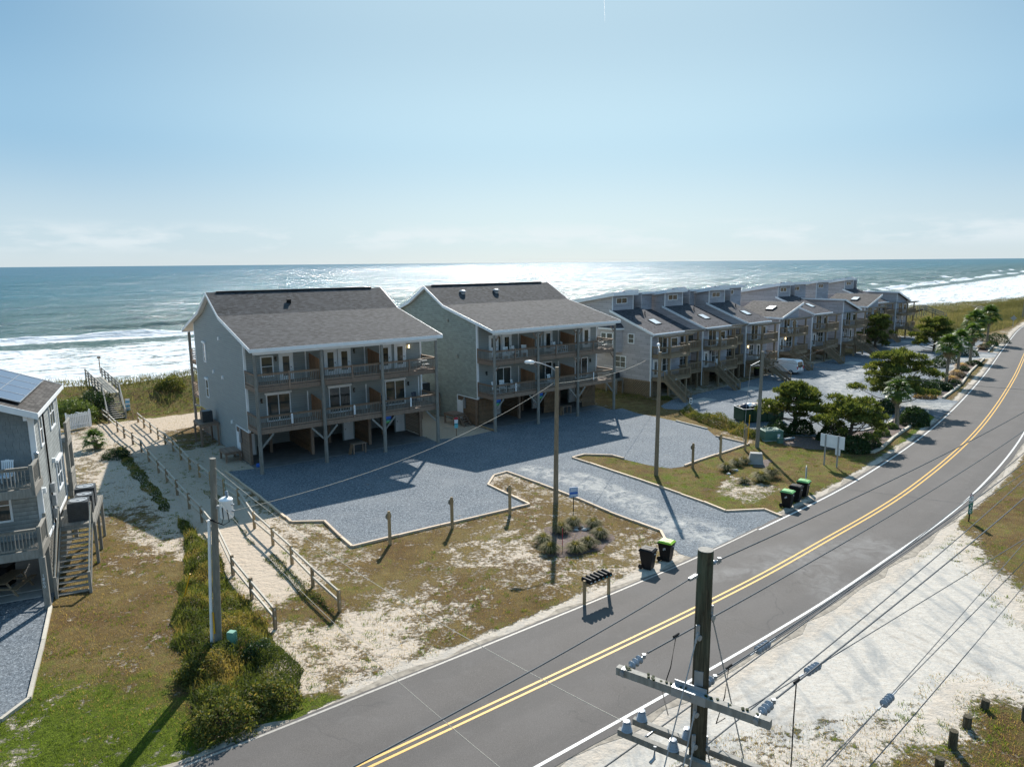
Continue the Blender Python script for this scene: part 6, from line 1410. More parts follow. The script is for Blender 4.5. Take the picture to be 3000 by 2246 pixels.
b = gp(2022, 1203); t = thing('number_sign', 'small number sign on a post in front of the nearest row house', 'sign', (*b, 0), .3); MB().box(-.06, .06, -.06, .06, 0, .9).build('post', 'wood_grey', t); MB().box(-.17, .17, -.08, -.061, .75, 1.35).build('panel', 'white', t); MB().box(-.1, .1, -.085, -.081, 1.1, 1.28).box(-.1, .1, -.085, -.081, .85, 1.0).build('mark', 'black', t)
# bollards
for k, (px, py, h, lab) in enumerate(((2882, 2075, .34, 'leaning short wooden bollard, farthest back of the bollards in the grass'), (2832, 2130, .42, 'second wooden bollard from the back in the lower right grass'), (2790, 2190, .62, 'tallest wooden bollard in the lower right grass'), (2750, 2262, .5, 'dark wooden bollard at the bottom edge of the picture'), (3004, 2110, .5, 'wooden bollard cut off by the right edge of the picture'))):
    b = gp(px, py); o = MB().tube([(0, 0, -.05), (.0 + (.05 if k == 0 else 0), 0, h)], [.135, .13], 14).build('bollard', 'pole', None, (*b, 0), smooth=True); tag(o, lab, 'bollard', 'wooden bollards in the grass')
# mailboxes
def mailboxes():
    a = gp(1712, 1772); b = gp(1783, 1741); ang = math.atan2(b[1] - a[1], b[0] - a[0]); L = math.hypot(b[0] - a[0], b[1] - a[1]); z = 1.08
    t = thing('mailbox_stand', 'wooden stand carrying six black mailboxes by the roadside', 'mailbox stand', (*a, 0), ang)
    for x in (0, L): MB().box(x - .055, x + .055, -.055, .055, 0, z + .12).build('post', 'wood_tan', t)
    stick('beam', 'wood_tan', t, (-.05, -.09, z - .09), (L + .05, -.09, z - .09), .05, .15); stick('shelf', 'wood_tan', t, (.05, .0, z - .01), (L - .05, .0, z - .01), .40, .025)
    labs = ['first black mailbox from the left, beside the left post', 'second black mailbox from the left', 'third black mailbox from the left', 'fourth black mailbox from the left', 'fifth black mailbox from the left', 'sixth black mailbox, beside the right post']
    pr = [(-.085, 0), (.085, 0), (.085, .11)] + [(.085 * math.cos(i * math.pi / 8), .11 + .085 * math.sin(i * math.pi / 8)) for i in range(1, 8)] + [(-.085, .11)]
    for i in range(6):
        x = .14 + i * (L - .22) / 5.4; p = loc2w(a, ang, x, 0); m = thing('mailbox', labs[i] + ' on the roadside stand', 'mailbox', (*p, z + .004), ang + random.uniform(-.04, .04), 'black mailboxes on the roadside stand')
        MB().prism(pr, -.26, .26, 'y').build('body', 'black', m); MB().prism([(q[0] * 1.05, q[1] * 1.04 - .003) for q in pr], -.29, -.262, 'y').build('door', 'black', m); MB().box(-.05, .05, -.296, -.2905, .03, .07).build('label_plate', 'teal' if i > 2 else 'white', m); MB().box(.086, .094, -.1, .06, .06, .09).build('flag', 'black', m)
mailboxes()
# wheelie bins
def cart(px, py, rz, lid, label, logo=True):
    b = gp(px, py); t = thing('wheelie_bin', label, 'trash bin', (*b, 0), rz, 'black wheeled bins with lids'); q = MB()
    lo = [(-.23, -.26), (.23, -.26), (.23, .2), (-.23, .2)]; hi = [(-.30, -.36), (.30, -.36), (.30, .36), (-.30, .36)]
    q.v = [(x, y, .04) for x, y in lo] + [(x, y, .98) for x, y in hi]; q.f = [(0, 3, 2, 1), (4, 5, 6, 7)] + [(i, (i + 1) % 4, 4 + (i + 1) % 4, 4 + i) for i in range(4)]
    q.box(-.32, .32, -.385, .385, .95, 1.0); q.build('body', 'black', t)
    l = MB(); l.v = [(-.33, -.40, 1.005), (.33, -.40, 1.005), (.33, .37, 1.005), (-.33, .37, 1.005), (-.33, -.40, 1.04), (.33, -.40, 1.04), (.33, .37, 1.04), (-.33, .37, 1.04), (-.26, -.30, 1.10), (.26, -.30, 1.10), (.26, .30, 1.11), (-.26, .30, 1.11)]
    l.f = [(0, 3, 2, 1)] + [(i, (i + 1) % 4, 4 + (i + 1) % 4, 4 + i) for i in range(4)] + [(4 + i, 4 + (i + 1) % 4, 8 + (i + 1) % 4, 8 + i) for i in range(4)] + [(8, 9, 10, 11)]; ld = l.build('lid', lid, t)
    MB().box(-.2, -.04, -.22, .2, 1.108, 1.118).box(.04, .2, -.22, .2, 1.108, 1.118).build('lid_rib', lid, ld)
    for s in (-1, 1): MB().lathe([(.05, -.03), (.13, -.03), (.13, .03), (.05, .03)], (s * .27, .27, .13), 16, (1, 0, 0)).build('wheel', 'black', t, smooth=True)
    stick('handle', 'black', t, (-.25, .42, .95), (.25, .42, .95), .035, .035); stick('axle', 'metal', t, (-.3, .27, .13), (.3, .27, .13), .02, .02)
    if logo: link('logo', text('', 'gfl', t, (0, 0, 0), .17, 'white').data, None, t, (-.302 + .012, -.0, .72), (math.pi / 2, 0, -math.pi / 2)); 
    for o in list(t.children):
        if o.name.startswith('lettering'): bpy.data.objects.remove(o)
    MB().box(.05, .17, -.345, -.337, .78, .83).build('sticker', 'white', t)
cart(1897, 1664, math.radians(55), 'black', 'black wheeled bin with a black lid by the mailboxes', False)
cart(1951, 1640, math.radians(55), 'green_lid', 'black wheeled bin with a lime green lid at the drive corner')
cart(2305, 1484, math.radians(50), 'mint_lid', 'front one of three bins across the drive, faded green lid')
cart(2330, 1468, math.radians(50), 'black', 'middle one of three bins across the drive, black lid', False)
cart(2352, 1452, math.radians(50), 'mint_lid', 'rear one of three bins across the drive, green lid below the narrow sign')
def far_cart(p, lid, label): 
    t = thing('wheelie_bin', label, 'trash bin', (*p, .05), 0, 'black wheeled bins with lids'); MB().prism([(-.28, 0), (.28, 0), (.33, 1.0), (-.33, 1.0)], -.3, .3, 'y').build('body', 'black', t); MB().box(-.34, .34, -.34, .34, 1.002, 1.07).build('lid', lid, t)
far_cart(loc2w(RC[2], RAng, 2.6, -.4), 'green_lid', 'bin with a bright green lid under the third row house')
far_cart(loc2w(LO, LAng, -2.2, 3.6), 'black', 'black bin behind the picnic table under the house with solar panels')
# utility boxes
b = gp(2257, 1287); t = thing('transformer_box', 'dark green pad-mounted electrical box at the foot of the pine', 'utility box', (*b, 0), math.radians(10)); MB().box(-.85, .85, -.6, .7, 0, .82).build('cabinet', 'green_box', t); q = MB().prism([(-.62, .825), (.72, .825), (.70, .93), (-.58, .88)], -.88, .88, 'x').build('lid', 'green_box', t); MB().box(.3, .55, -.615, -.601, .35, .6).build('sticker', 'white', t); MB().box(-.95, .95, -.7, .8, .012, .06).build('pad', 'concrete', t)
b = gp(2285, 1297); o = MB().box(-.22, .22, -.2, .2, 0, .42).prism([(-.24, .43), (.24, .43), (0, .5)], -.22, .22, 'y').build('utility_box', 'green_box', None, (*b, 0)); tag(o, 'small green box between the large green box and the fallen tube', 'utility box')
b = gp(2312, 1291); o = MB().tube([(-.5, -.15, .15), (.5, .2, .2)], .11, 10).build('pipe', 'metal', None, (*b, 0)); tag(o, 'short grey tube lying on the mulch beside the green boxes', 'pipe')
b = gp(2212, 1357); o = MB(); o.v = [(-.55, -.35, 0), (.6, -.35, 0), (.6, .35, 0), (-.55, .35, 0), (-.38, -.25, .85), (.48, -.25, .85), (.48, .28, .85), (-.38, .28, .85)]; o.f = [(0, 3, 2, 1), (4, 5, 6, 7)] + [(i, (i + 1) % 4, 4 + (i + 1) % 4, 4 + i) for i in range(4)]; o = o.build('concrete_block', 'concrete', None, (*b, 0), -.25); tag(o, 'tapered pale concrete block in the grass island', 'concrete block')
b = gp(684, 1918); t = thing('telecom_pedestal', 'ribbed pale green pedestal in the scrub beside the transformer pole', 'utility box', (*b, 0), -.25); MB().prism([(-.13, -.11), (.13, -.11), (.13, .11), (-.13, .11)], 0, .9, 'z').prism([(-.15, -.13), (.15, -.13), (.15, .13), (-.15, .13)], .42, 1.0, 'z').build('body', 'green_pale', t)
for k in range(8): piece('rib', 'green_pale', t, .151, .165, -.1, .1, .1 + k * .09 if k < 3 else .15 + k * .09, .14 + k * .09 if k < 3 else .19 + k * .09)
MB().box(-.14, .14, -.12, .12, 1.0, 1.03).build('cap', 'green_pale', t)
# rocks
for k, (px, py) in enumerate(((1688, 1545), (1706, 1544), (1688, 1553), (1712, 1553), (1722, 1549), (2147, 1377), (2135, 1389), (2156, 1379))):
    b = gp(px, py); o = MB().lathe([(.02, -.02), (.17, .0), (.2, .06), (.12, .14), (.02, .16)], (0, 0, 0), 7).build('rock', 'rock', None, (*b, 0), k * 1.3); o.scale = (random.uniform(.7, 1.1), random.uniform(.6, .9), random.uniform(.6, 1)); tag(o, ['back left', 'back right', 'front left', 'front middle', 'rightmost'][k] + ' of the pale rocks among the near grass clumps' if k < 5 else ['left', 'front', 'right'][k - 5] + ' one of three pale rocks in the grass island', 'rock', 'pale rocks by the near grass clumps' if k < 5 else 'pale rocks in the grass island')
b = gp(1648, 1598); o = MB().tube([(0, 0, 0), (.0, .05, 1.0)], .02, 6).build('thin_stake', 'red', None, (*b, 0)); tag(o, 'thin red and white stake in the mulch bed of grass clumps', 'stake')
b = gp(680, 1378); o = MB().lathe([(.02, 0), (.14, .02), (.17, .15), (.14, .28), (.02, .3)], (0, 0, 0), 12).build('blue_ball', 'blue', None, (*loc2w(HA, HAng, .35, 1.9), .02), smooth=True); tag(o, 'small blue ball under the left corner of the grey stilt house', 'ball')

# ================================================================== VAN, DUMPSTER
def van():
    b = gp(2343, 1097); b = (b[0] - 2.4 * .63, b[1] + 2.4 * .78); t = thing('white_van', 'white van parked in front of the row houses, seen from behind', 'van', (*b, .0), math.radians(131)); Wd = .92
    prof = [(-2.35, .35), (2.4, .35), (2.45, .8), (1.75, 1.05), (1.15, 1.78), (.7, 1.92), (-2.0, 1.96), (-2.28, 1.8), (-2.4, .9)]   # (x forward, z)
    q = MB(); n = len(prof)
    for s, wf in ((-1, 1), (1, 1)):
        for x, z in prof: q.v.append((x, s * Wd * (1 - .10 * max(0, (z - 1.0))), z))
    q.f = [tuple(range(n)), tuple(range(2 * n - 1, n - 1, -1))] + [(i, n + i, n + (i + 1) % n, (i + 1) % n) for i in range(n)]; q.build('body', 'white', t)
    MB().prism([(-2.43, 1.0), (-2.395, 1.02), (-2.28, 1.72), (-2.33, 1.72)], -.62, .62, 'y').build('rear_window', 'glass', t) 
    for s in (-1, 1):
        MB().box(-2.44, -2.3, s * .80 - .09, s * .80 + .09, .75, 1.15).build('tail_light', 'red', t)
        MB().box(.35, 1.05, s * Wd * .945 - .01, s * Wd * .945 + .01, 1.1, 1.6).build('side_window', 'glass', t)
        for x in (-1.5, 1.55): 
            w = MB().lathe([(.12, -.1), (.32, -.1), (.32, .1), (.12, .1)], (x, s * .83, .32), 18, (0, 1, 0)).build('wheel', 'black', t, smooth=True); MB().lathe([(.02, 0), (.2, .0), (.18, .02), (.02, .02)], (x, s * .93, .32), 14, (0, s, 0)).build('rim', 'metal', w)
    MB().box(-2.46, -2.36, -.85, .85, .38, .56).build('bumper', 'metal', t); MB().box(-2.425, -2.41, -.22, .22, .72, .86).build('licence_plate', 'trim', t); MB().box(-2.43, -2.40, -.012, .012, .6, 1.0).build('door_seam', 'black', t)
van()
def dumpster():
    a = gp(2178, 1240); t = thing('dumpster', 'open dark green dumpster full of scrap boards beside the pines', 'dumpster', (*a, 0), math.radians(12)); L, Wd, h = 4.3, 1.9, 1.35
    for (x0, x1, y0, y1) in ((0, L, 0, .06), (0, L, Wd - .06, Wd), (0, .06, .06, Wd - .06), (L - .06, L, .06, Wd - .06)): piece('side_wall', 'dumpster', t, x0, x1, y0, y1, .1, h)
    piece('floor', 'dumpster', t, .06, L - .06, .06, Wd - .06, .1, .16)
    for k in range(6): piece('rib', 'dumpster', t, .2 + k * .78, .3 + k * .78, -.07, -.001, .1, h)
    for (x0, x1, y0, y1) in ((-.05, L + .05, -.08, -.0), (-.05, L + .05, Wd, Wd + .08), (-.08, 0, 0, Wd), (L, L + .08, 0, Wd)): piece('rim', 'metal', t, x0, x1, y0, y1, h, h + .06)
    for i in range(12):
        p = Vector(a + (0,)) ; x = random.uniform(.6, L - .6); y = random.uniform(.4, Wd - .4); w = loc2w(a, math.radians(12), x, y)
        o = link('scrap_board', cube('timber' if i % 3 else 'white'), None, None, (w[0], w[1], h - .12 + .045 * i), (random.uniform(-.15, .15), random.uniform(-.2, .2), random.uniform(0, 3)), (random.uniform(.7, 1.5), random.uniform(.25, .7), .04)); tag(o, ('tan' if i % 3 else 'white') + ' scrap board in the heap inside the dumpster', 'board', ('tan' if i % 3 else 'white') + ' scrap boards heaped in the dumpster')
    w = loc2w(a, math.radians(12), .9, .9)
    for k in range(3):
        o = MB().lathe([(.05, 0), (.35, .1), (.42, .3), (.25, .5), (.05, .56)], (0, 0, 0), 9).build('trash_bag', 'white' if k == 1 else 'navy', None, (w[0] + .5 * k - .3, w[1] + .25 * (k % 2), h - .15), k, smooth=True); tag(o, ['left dark', 'middle white', 'right dark'][k] + ' trash bag lying at the left end of the dumpster', 'trash bag', 'trash bags in the dumpster')
dumpster()

# ================================================================== DECK FURNITURE
def rocking_chair(loc, rz, label, m='white', kind='rocker', group='white porch chairs on the sage green house decks'):
    t = thing('porch_chair', label, 'chair', loc, rz, group); s = .45
    MB().box(-.25, .25, -.23, .23, .40, .44).build('seat', m, t)
    for k in range(6): stick('back_slat', m, t, (-.21 + k * .084, .22, .44), (-.21 + k * .084, .36, 1.08 + (.05 if kind != 'rocker' and k in (2, 3) else 0)), .06, .02)
    stick('back_rail', m, t, (-.25, .36, 1.06), (.25, .36, 1.06), .03, .08)
    for x in (-.26, .26):
        stick('leg', m, t, (x, -.2, .04), (x, -.2, .62), .045, .045); stick('leg', m, t, (x, .22, .04), (x, .26, .62), .045, .045); stick('armrest', m, t, (x, -.26, .64), (x, .28, .64), .07, .025)
        if kind == 'rocker': stick('rocker', m, t, (x, -.4, .03), (x, .45, .03), .03, .05)
    return t
def hl(O, A, x, y, z): return (*loc2w(O, A, x, y), z)
ch = [('leftmost white chair on the upper deck of the sage green house', 1.1, 1.2, 6.545, .3), ('second white chair on the upper deck of the sage green house', 2.2, .9, 6.545, -.4), ('white rocking chair just left of the first upper party screen', 3.5, 1.1, 6.545, .3), ('white rocking chair touching the first upper party screen', 4.5, 1.0, 6.545, -.5),
      ('white chair in the middle bay of the upper deck, sage green house', 8.6, .9, 6.545, .3), ('white rocking chair turned sideways in the middle upper bay', 9.7, 1.0, 6.545, 1.2),
      ('leftmost white chair on the lower deck of the sage green house', 1.0, 1.0, 3.345, .2), ('white chair beside the small table on the lower left deck', 2.0, 1.2, 3.345, -.3), ('white chair next to the number plate on the lower left deck', 3.2, .9, 3.345, .5), ('white chair beside the streetlight arm on the lower middle deck', 7.9, 1.0, 3.345, .1)]
for lab, x, y, z, r in ch: rocking_chair(hl(HB, HBng, x, y, z), HBng + r, lab)
rocking_chair(hl(HA, HAng, 13.9, 1.1, 3.345), HAng + .1, 'dark navy chair with white seat at the right end of the lower deck, left house', 'navy', 'adirondack', 'chairs on the grey stilt house'); rocking_chair(hl(HA, HAng, 10.9, 1.2, 3.345), HAng, 'small dark chair behind the rail beside the second lower screen', 'navy', 'adirondack', 'chairs on the grey stilt house')
rocking_chair(hl(LO, LAng, -1.15, 1.0, 5.745), LAng - .2, 'pale chair with a rounded slatted back on the upper deck at left', 'trim', 'adirondack', 'chairs on the house with solar panels')
for i, (x, y) in enumerate(((2.2, -1.0), (3.2, -1.1))): rocking_chair(hl(RC[1], RAng, x, y, 4.9), RAng + .4 * i, ['left white chair', 'right white chair'][i] + ' on the upper deck of the second row house', 'white', 'a', 'white chairs on the row house decks')
for i, (x, y) in enumerate(((1.3, -1.0), (2.4, -1.1), (3.4, -1.0))): rocking_chair(hl(RC[3], RAng, x, y, 4.9), RAng + .3 * i, ['left', 'middle', 'right'][i] + ' white chair on the deck of the row house above the van', 'white', 'a', 'white chairs on the row house decks')
rocking_chair(hl(RC[1], RAng, 2.0, -1.2, 2.24), RAng, 'white chair at the top of the stairs of the second row house', 'white', 'a', 'white chairs on the row house decks')
def picnic(loc, rz, label, m='white', metal=True, name='patio_table'):
    t = thing(name, label, 'table', loc, rz, None); MB().lathe([(.02, 0), (.5, .0), (.5, .03), (.02, .03)], (0, 0, .70), 20).build('tabletop', m, t) if metal else [piece('tabletop', m, t, -.85, .85, -.36 + k * .15, -.36 + k * .15 + .14, .72, .76) for k in range(5)]
    for s in (-1, 1):
        if metal: MB().box(-.4, .4, s * .75 - .12, s * .75 + .12, .42, .45).build('bench', m, t); stick('leg', 'black', t, (s * .3, s * .3, 0), (0, 0, .7), .03, .03); stick('frame', 'black', t, (0, 0, .4), (0, s * .75, .4), .03, .03)
        else:
            piece('bench', m, t, -.85, .85, s * .7 - .13, s * .7 + .13, .42, .46)
            for e in (-1, 1): stick('leg', m, t, (e * .6, s * .75, 0), (e * .6, s * .25, .72), .05, .09)
    if not metal:
        for e in (-1, 1): stick('frame', m, t, (e * .62, -.8, .38), (e * .62, .8, .38), .05, .09)
    return t
picnic(hl(HA, HAng, 14.5, 1.0, 6.545), HAng, 'round white table with benches on the upper right deck, left stilt house'); picnic(hl(HB, HBng, 14.6, 1.0, 6.545), HBng, 'round white table with benches on the upper right deck, sage green house')
picnic(hl(LO, LAng, -1.9, 2.6, .105), LAng + 1.2, 'old wooden picnic table under the house with solar panels', 'deck_old', False, 'picnic_table')
picnic(hl(HB, HBng, 2.6, 1.2, 3.345), HBng, 'small white table between chairs on the lower left deck', 'white')
# workbench and small tables under the houses
for (O, A, x, y, lab) in ((HA, HAng, 8.3, 1.0, 'wooden table standing at the front of the left house garage level'), (HB, HBng, 10.3, 1.5, 'wooden table standing in front of the slatted panel, sage green house')):
    t = thing('wooden_table', lab, 'table', hl(O, A, x, y, .05), A); piece('tabletop', 'deck', t, -.6, .6, -.35, .35, .78, .84)
    for a in (-.52, .52):
        for b_ in (-.28, .28): piece('leg', 'deck', t, a - .05, a + .05, b_ - .05, b_ + .05, 0, .78)
    stick('leaning_board', 'wood_slat', t, (-.9, -.3, .02), (-.65, -.2, .8), .3, .03)
# coloured beach signs under the beams
for (O, A, x, lab) in ((HA, HAng, 10.65, 'blue and green banner sign hanging under the left stilt house deck'), (HB, HBng, .55, 'blue and green banner sign at the left post of the sage green house'), (HB, HBng, 5.75, 'blue and green banner sign at the second post of the sage green house')):
    t = thing('banner_sign', lab, 'sign', hl(O, A, x, .05, 2.4), A)
    for z0, z1, m in ((.0, .17, 'mint_lid'), (.172, .26, 'teal'), (.262, .33, 'navy'), (.332, .56, 'blue')): MB().box(-.28, .28, -.012, .012, z0, z1).build('band', m, t)
# ================================================================== VEGETATION
def rnd_dirs(n, r, up=0.0):
    v = r.normal(size=(n, 3)); v[:, 2] += up; return v / np.linalg.norm(v, axis=1, keepdims=True)
def leaves(C, size, r, up=.4, aspect=.55):
    """one quad per centre: random leaf-sized faces"""
    n = len(C); a = rnd_dirs(n, r, up); b = np.cross(a, rnd_dirs(n, r)); b /= np.linalg.norm(b, axis=1, keepdims=True) + 1e-9
    s = size * r.uniform(.6, 1.3, (n, 1)); V = np.stack([C - b * s * aspect * .5, C + a * s * .5 - b * s * aspect * .1, C + b * s * aspect * .5 + a * s * .1, C - a * s * .5], 1)
    return V.reshape(-1, 3), np.arange(n * 4).reshape(-1, 4)
def blades(C, L, w, lean, r, D=None):
    """one tapering blade (quad) per base point"""
    n = len(C); th = r.uniform(0, 2 * np.pi, n); d = np.stack([np.cos(th), np.sin(th), np.zeros(n)], 1)
    ln = (r.uniform(.1, 1, (n, 1)) * lean); tip = C + (d * ln + np.array([0, 0, 1.0]) * np.sqrt(np.clip(1 - ln ** 2, .05, 1))) * (L * r.uniform(.6, 1.15, (n, 1)))
    th2 = r.uniform(0, 2 * np.pi, n); s = np.stack([np.cos(th2), np.sin(th2), np.zeros(n)], 1) * w
    V = np.stack([C - s, C + s, tip + s * .35, tip - s * .35], 1); return V.reshape(-1, 3), np.arange(n * 4).reshape(-1, 4)
def rvals(n, r, k=4): return np.repeat(r.uniform(0, 1, n), k)
def shell_points(n, rx, ry, rz, r, inner=.55, bumps=.25, seed=0):
    d = rnd_dirs(n, r); d[:, 2] = np.abs(d[:, 2]) * 1.0 - .12
    b = 1 + bumps * (fbm(d[:, 0] * 3 + 9, d[:, 1] * 3 + d[:, 2] * 2 + 9, seed, 3) - .5) * 2
    rad = (inner + (1 - inner) * np.sqrt(r.uniform(0, 1, n))) * b
    return d * rad[:, None] * np.array([rx, ry, rz])
def bush(loc, rx, ry, h, label, m='shrub', n=1600, size=.16, group=None, name='shrub', bumps=.22, cat='shrub', seed=None, inner=.72):
    r = np.random.default_rng(seed or int(abs(loc[0] * 31 + loc[1] * 17) * 10) % 99991); t = thing(name, label, cat, (loc[0], loc[1], loc[2] if len(loc) > 2 else gz(*loc[:2])), 0, group)
    P = shell_points(n, rx, ry, h * .93, r, inner, bumps, int(abs(loc[0]))); P[:, 2] += .06 * h; P = P[P[:, 2] > .02]; V, Fc = leaves(P, size, r)
    depth = np.linalg.norm(P / np.array([rx, ry, h]), axis=1); rv = np.repeat(np.clip(r.uniform(0, 1, len(P)) , 0, 1), 4)
    link('foliage', npmesh('foliage', V, Fc, rv), m, t)
    q = MB()
    for k in range(5):
        a = k * 1.3; q.tube([(0, 0, 0), (rx * .35 * math.cos(a), ry * .35 * math.sin(a), h * .55)], [.04, .015], 5)
    q.build('stem', 'pinebark', t); return t
def pine(base, rx, h, label, seed, pads=34, lean=(0, 0), tuft=.42, low=.25, n_per=42):
    r = np.random.default_rng(seed); t = thing('pine_tree', label, 'pine tree', (*base, 0), 0, 'bushy pines in front of the row houses')
    q = MB(); pts = [Vector((lean[0] * k / 6 + r.uniform(-.12, .12), lean[1] * k / 6 + r.uniform(-.12, .12), h * .86 * k / 6)) for k in range(7)]; q.tube(pts, [.2 - .024 * k for k in range(7)], 8); 
    C = []; R = []; br = MB()
    for i in range(pads):
        f = low + (1 - low) * (i + r.uniform(0, 1)) / pads; ang = i * 2.4 + r.uniform(-.4, .4); ext = rx * (1.0 - .62 * max(0, f - .35) / .65) * r.uniform(.32, 1.22)
        z = h * f * .93 + r.uniform(-.3, .3); st = pts[min(6, int(f * 6))]
        c = Vector((st.x + math.cos(ang) * ext, st.y + math.sin(ang) * ext, z + ext * .1)); s = Vector((st.x, st.y, max(.3, z - ext * .25)))
        mid = s.lerp(c, .5) + Vector((0, 0, -.08 * ext)); br.tube([s, mid, c], [.07, .045, .02], 5)
        pr = r.uniform(.38, .85) * (rx / 3) ** .5
        m = int(n_per * pr * pr * 1.75); th = r.uniform(0, 2 * np.pi, m); rr = pr * np.sqrt(r.uniform(0, 1, m)) * 1.15
        P = np.stack([c.x + np.cos(th) * rr, c.y + np.sin(th) * rr, c.z + r.uniform(-.06, .14, m) * pr + .14 * (1 - (rr / pr) ** 2)], 1); C.append(P)
    for k in range(4):
        P = np.array(pts[6]) + r.normal(size=(22, 3)) * np.array([.35, .35, .3]); C.append(P)
    C = np.concatenate(C); K = 11                                    # each tuft = 11 needle bundles fanning up
    n = len(C); d = rnd_dirs(n * K, r, .95); B = np.repeat(C, K, 0); L = tuft * r.uniform(.6, 1.1, (n * K, 1)); s = np.cross(d, rnd_dirs(n * K, r)); s /= np.linalg.norm(s, axis=1, keepdims=True) + 1e-9
    V = np.stack([B - s * .02, B + s * .02, B + d * L + s * .035, B + d * L - s * .035], 1).reshape(-1, 3)
    link('foliage', npmesh('foliage', V, np.arange(len(V)).reshape(-1, 4), np.repeat(np.clip(r.normal(.45, .22, n * K) + np.repeat(r.uniform(-.15, .25, n), K), 0, 1), 4)), 'pine', t)
    q.build('trunk', 'pinebark', t, smooth=True); br.build('limbs', 'pinebark', t, smooth=True, kind='stuff'); return t
BP = lambda p: gp(*p)
pine(BP((2330, 1262)), 3.3, 4.5, 'spreading pine with dark trunk just right of the dumpster', 11, 34, low=.30, tuft=.36)
pine(BP((2490, 1298)), 3.0, 3.9, 'bushy pine behind the blank white road sign', 12, 32, low=.22, tuft=.36)
pine(BP((2625, 1192)), 3.9, 6.1, 'largest pine with wide horizontal tiers, behind the nearest palm', 13, 46, low=.24, tuft=.42)
pine(BP((2563, 1022)), 2.6, 6.2, 'tall narrow pine in front of the far row houses', 14, 36, low=.12, tuft=.5)
pine(BP((2735, 1028)), 3.2, 5.6, 'dark round pine past the end of the row houses, left of the palms', 15, 40, low=.15, tuft=.5)
# palms
def frond_mesh(seed, L=1.25, fan=.62, nb=17, m='palm'):
    r = np.random.default_rng(seed); V = []; Fc = []; rv = []
    def quad(a, b, c, d, v): k = len(V); V.extend([a, b, c, d]); Fc.append((k, k + 1, k + 2, k + 3)); rv.extend([v] * 4)
    pts = [np.array((x, 0, .30 * math.sin(x / L * 2.2) * L - .12 * x)) for x in (0, L * .25, L * .5)]
    for a, b in zip(pts[:-1], pts[1:]): s = np.array((0, .015, 0)); quad(a - s, a + s, b + s, b - s, .1)
    hub = pts[-1]
    for i in range(nb):
        an = math.radians(-105 + 210 * i / (nb - 1)); l = fan * (1 - .28 * abs(an) / 1.9) * r.uniform(.85, 1.1); d = np.array((math.cos(an), math.sin(an), 0)); s = np.array((-d[1], d[0], 0)) * .038
        mid = hub + d * l * .6 + np.array((0, 0, .03)); tip = hub + d * l + np.array((0, 0, -.22 * l - r.uniform(0, .12)))
        v = r.uniform(.2, 1); quad(hub - s * .3, hub + s * .3, mid + s, mid - s, v); quad(mid - s, mid + s, tip + s * .15, tip - s * .15, v)
    me = npmesh('frond', V, Fc, rv); me.materials.append(MT[m]); return me
FR = [frond_mesh(s) for s in range(4)]; FD = [frond_mesh(9, 1.0, .5, 13, 'palmdead')]
def palm(base, th, label, seed, sc=1.0, n=34, trunk=True, kind='palm_tree'):
    r = random.Random(seed); t = thing(kind, label, 'palm tree', (*base, gz(*base)), 0, 'palms lining the road' if trunk else None); lean = (r.uniform(-.15, .15), r.uniform(-.15, .15))
    top = Vector((lean[0], lean[1], th))
    q = MB(); k = 9; pr = []
    q.tube([Vector((0, 0, -.05)).lerp(top, i / k) for i in range(k + 1)], [.22 - .05 * min(1, i / 3) + (.09 if i >= k - 2 else 0) for i in range(k + 1)], 12); q.build('trunk', 'bark', t, smooth=True)
    b = MB()
    for i in range(46 if trunk else 10):
        a = i * 2.4; z = th * (.55 + .45 * i / 46) if trunk else th * i / 10; rr = .18; c = Vector((math.cos(a) * rr + lean[0] * z / th, math.sin(a) * rr + lean[1] * z / th, z)); b.beam(c, c + Vector((math.cos(a) * .13, math.sin(a) * .13, .16)), .07, .03)
    b.build('leaf_bases', 'bark', t, kind='stuff')
    for i in range(n):
        f = (i + .5) / n; pitch = math.radians(78 - 118 * f ** 1.15 + r.uniform(-8, 8)); yaw = i * 2.39996 + r.uniform(-.2, .2)
        o = bpy.data.objects.new('frond', FR[i % 4]); COL.objects.link(o); o.parent = t; o.location = top + Vector((0, 0, -.12 * f)); o.rotation_euler = (r.uniform(-.3, .3), -pitch, yaw); s = sc * r.uniform(.88, 1.1); o.scale = (s, s, s)
    for i in range(6 if trunk else 3):
        o = bpy.data.objects.new('dry_frond', FD[0]); COL.objects.link(o); o.parent = t; o.location = top + Vector((0, 0, -.25)); o.rotation_euler = (0, math.radians(r.uniform(55, 80)), i * 1.05 + r.uniform(-.3, .3)); o.scale = (.8 * sc,) * 3
    return t
palm(BP((2627, 1252)), 3.35, 'nearest palm with a crisscross trunk and bright green crown at the bed corner', 1, 1.2, 42)
palm(BP((2771, 1125)), 4.6, 'tall palm in front of the row of palms, second nearest', 2, 1.55, 38)
palm(BP((2806, 1089)), 4.3, 'palm just right of the tall second palm', 3, 1.5, 36)
palm(BP((2842, 1057)), 4.1, 'rightmost palm of the long palm bed', 4, 1.6, 36)
palm(BP((2852, 1013)), 4.2, 'palm behind the long palm bed, near the dark bushes', 5, 2.0, 38)
palm(BP((2891, 1006)), 5.0, 'farthest palm, standing alone in the small end bed by the road', 6, 1.9, 38)
palm(BP((283, 1314)), .75, 'low yucca-like palm on the lawn beside the path fence', 7, .95, 30, False, 'low_palm')
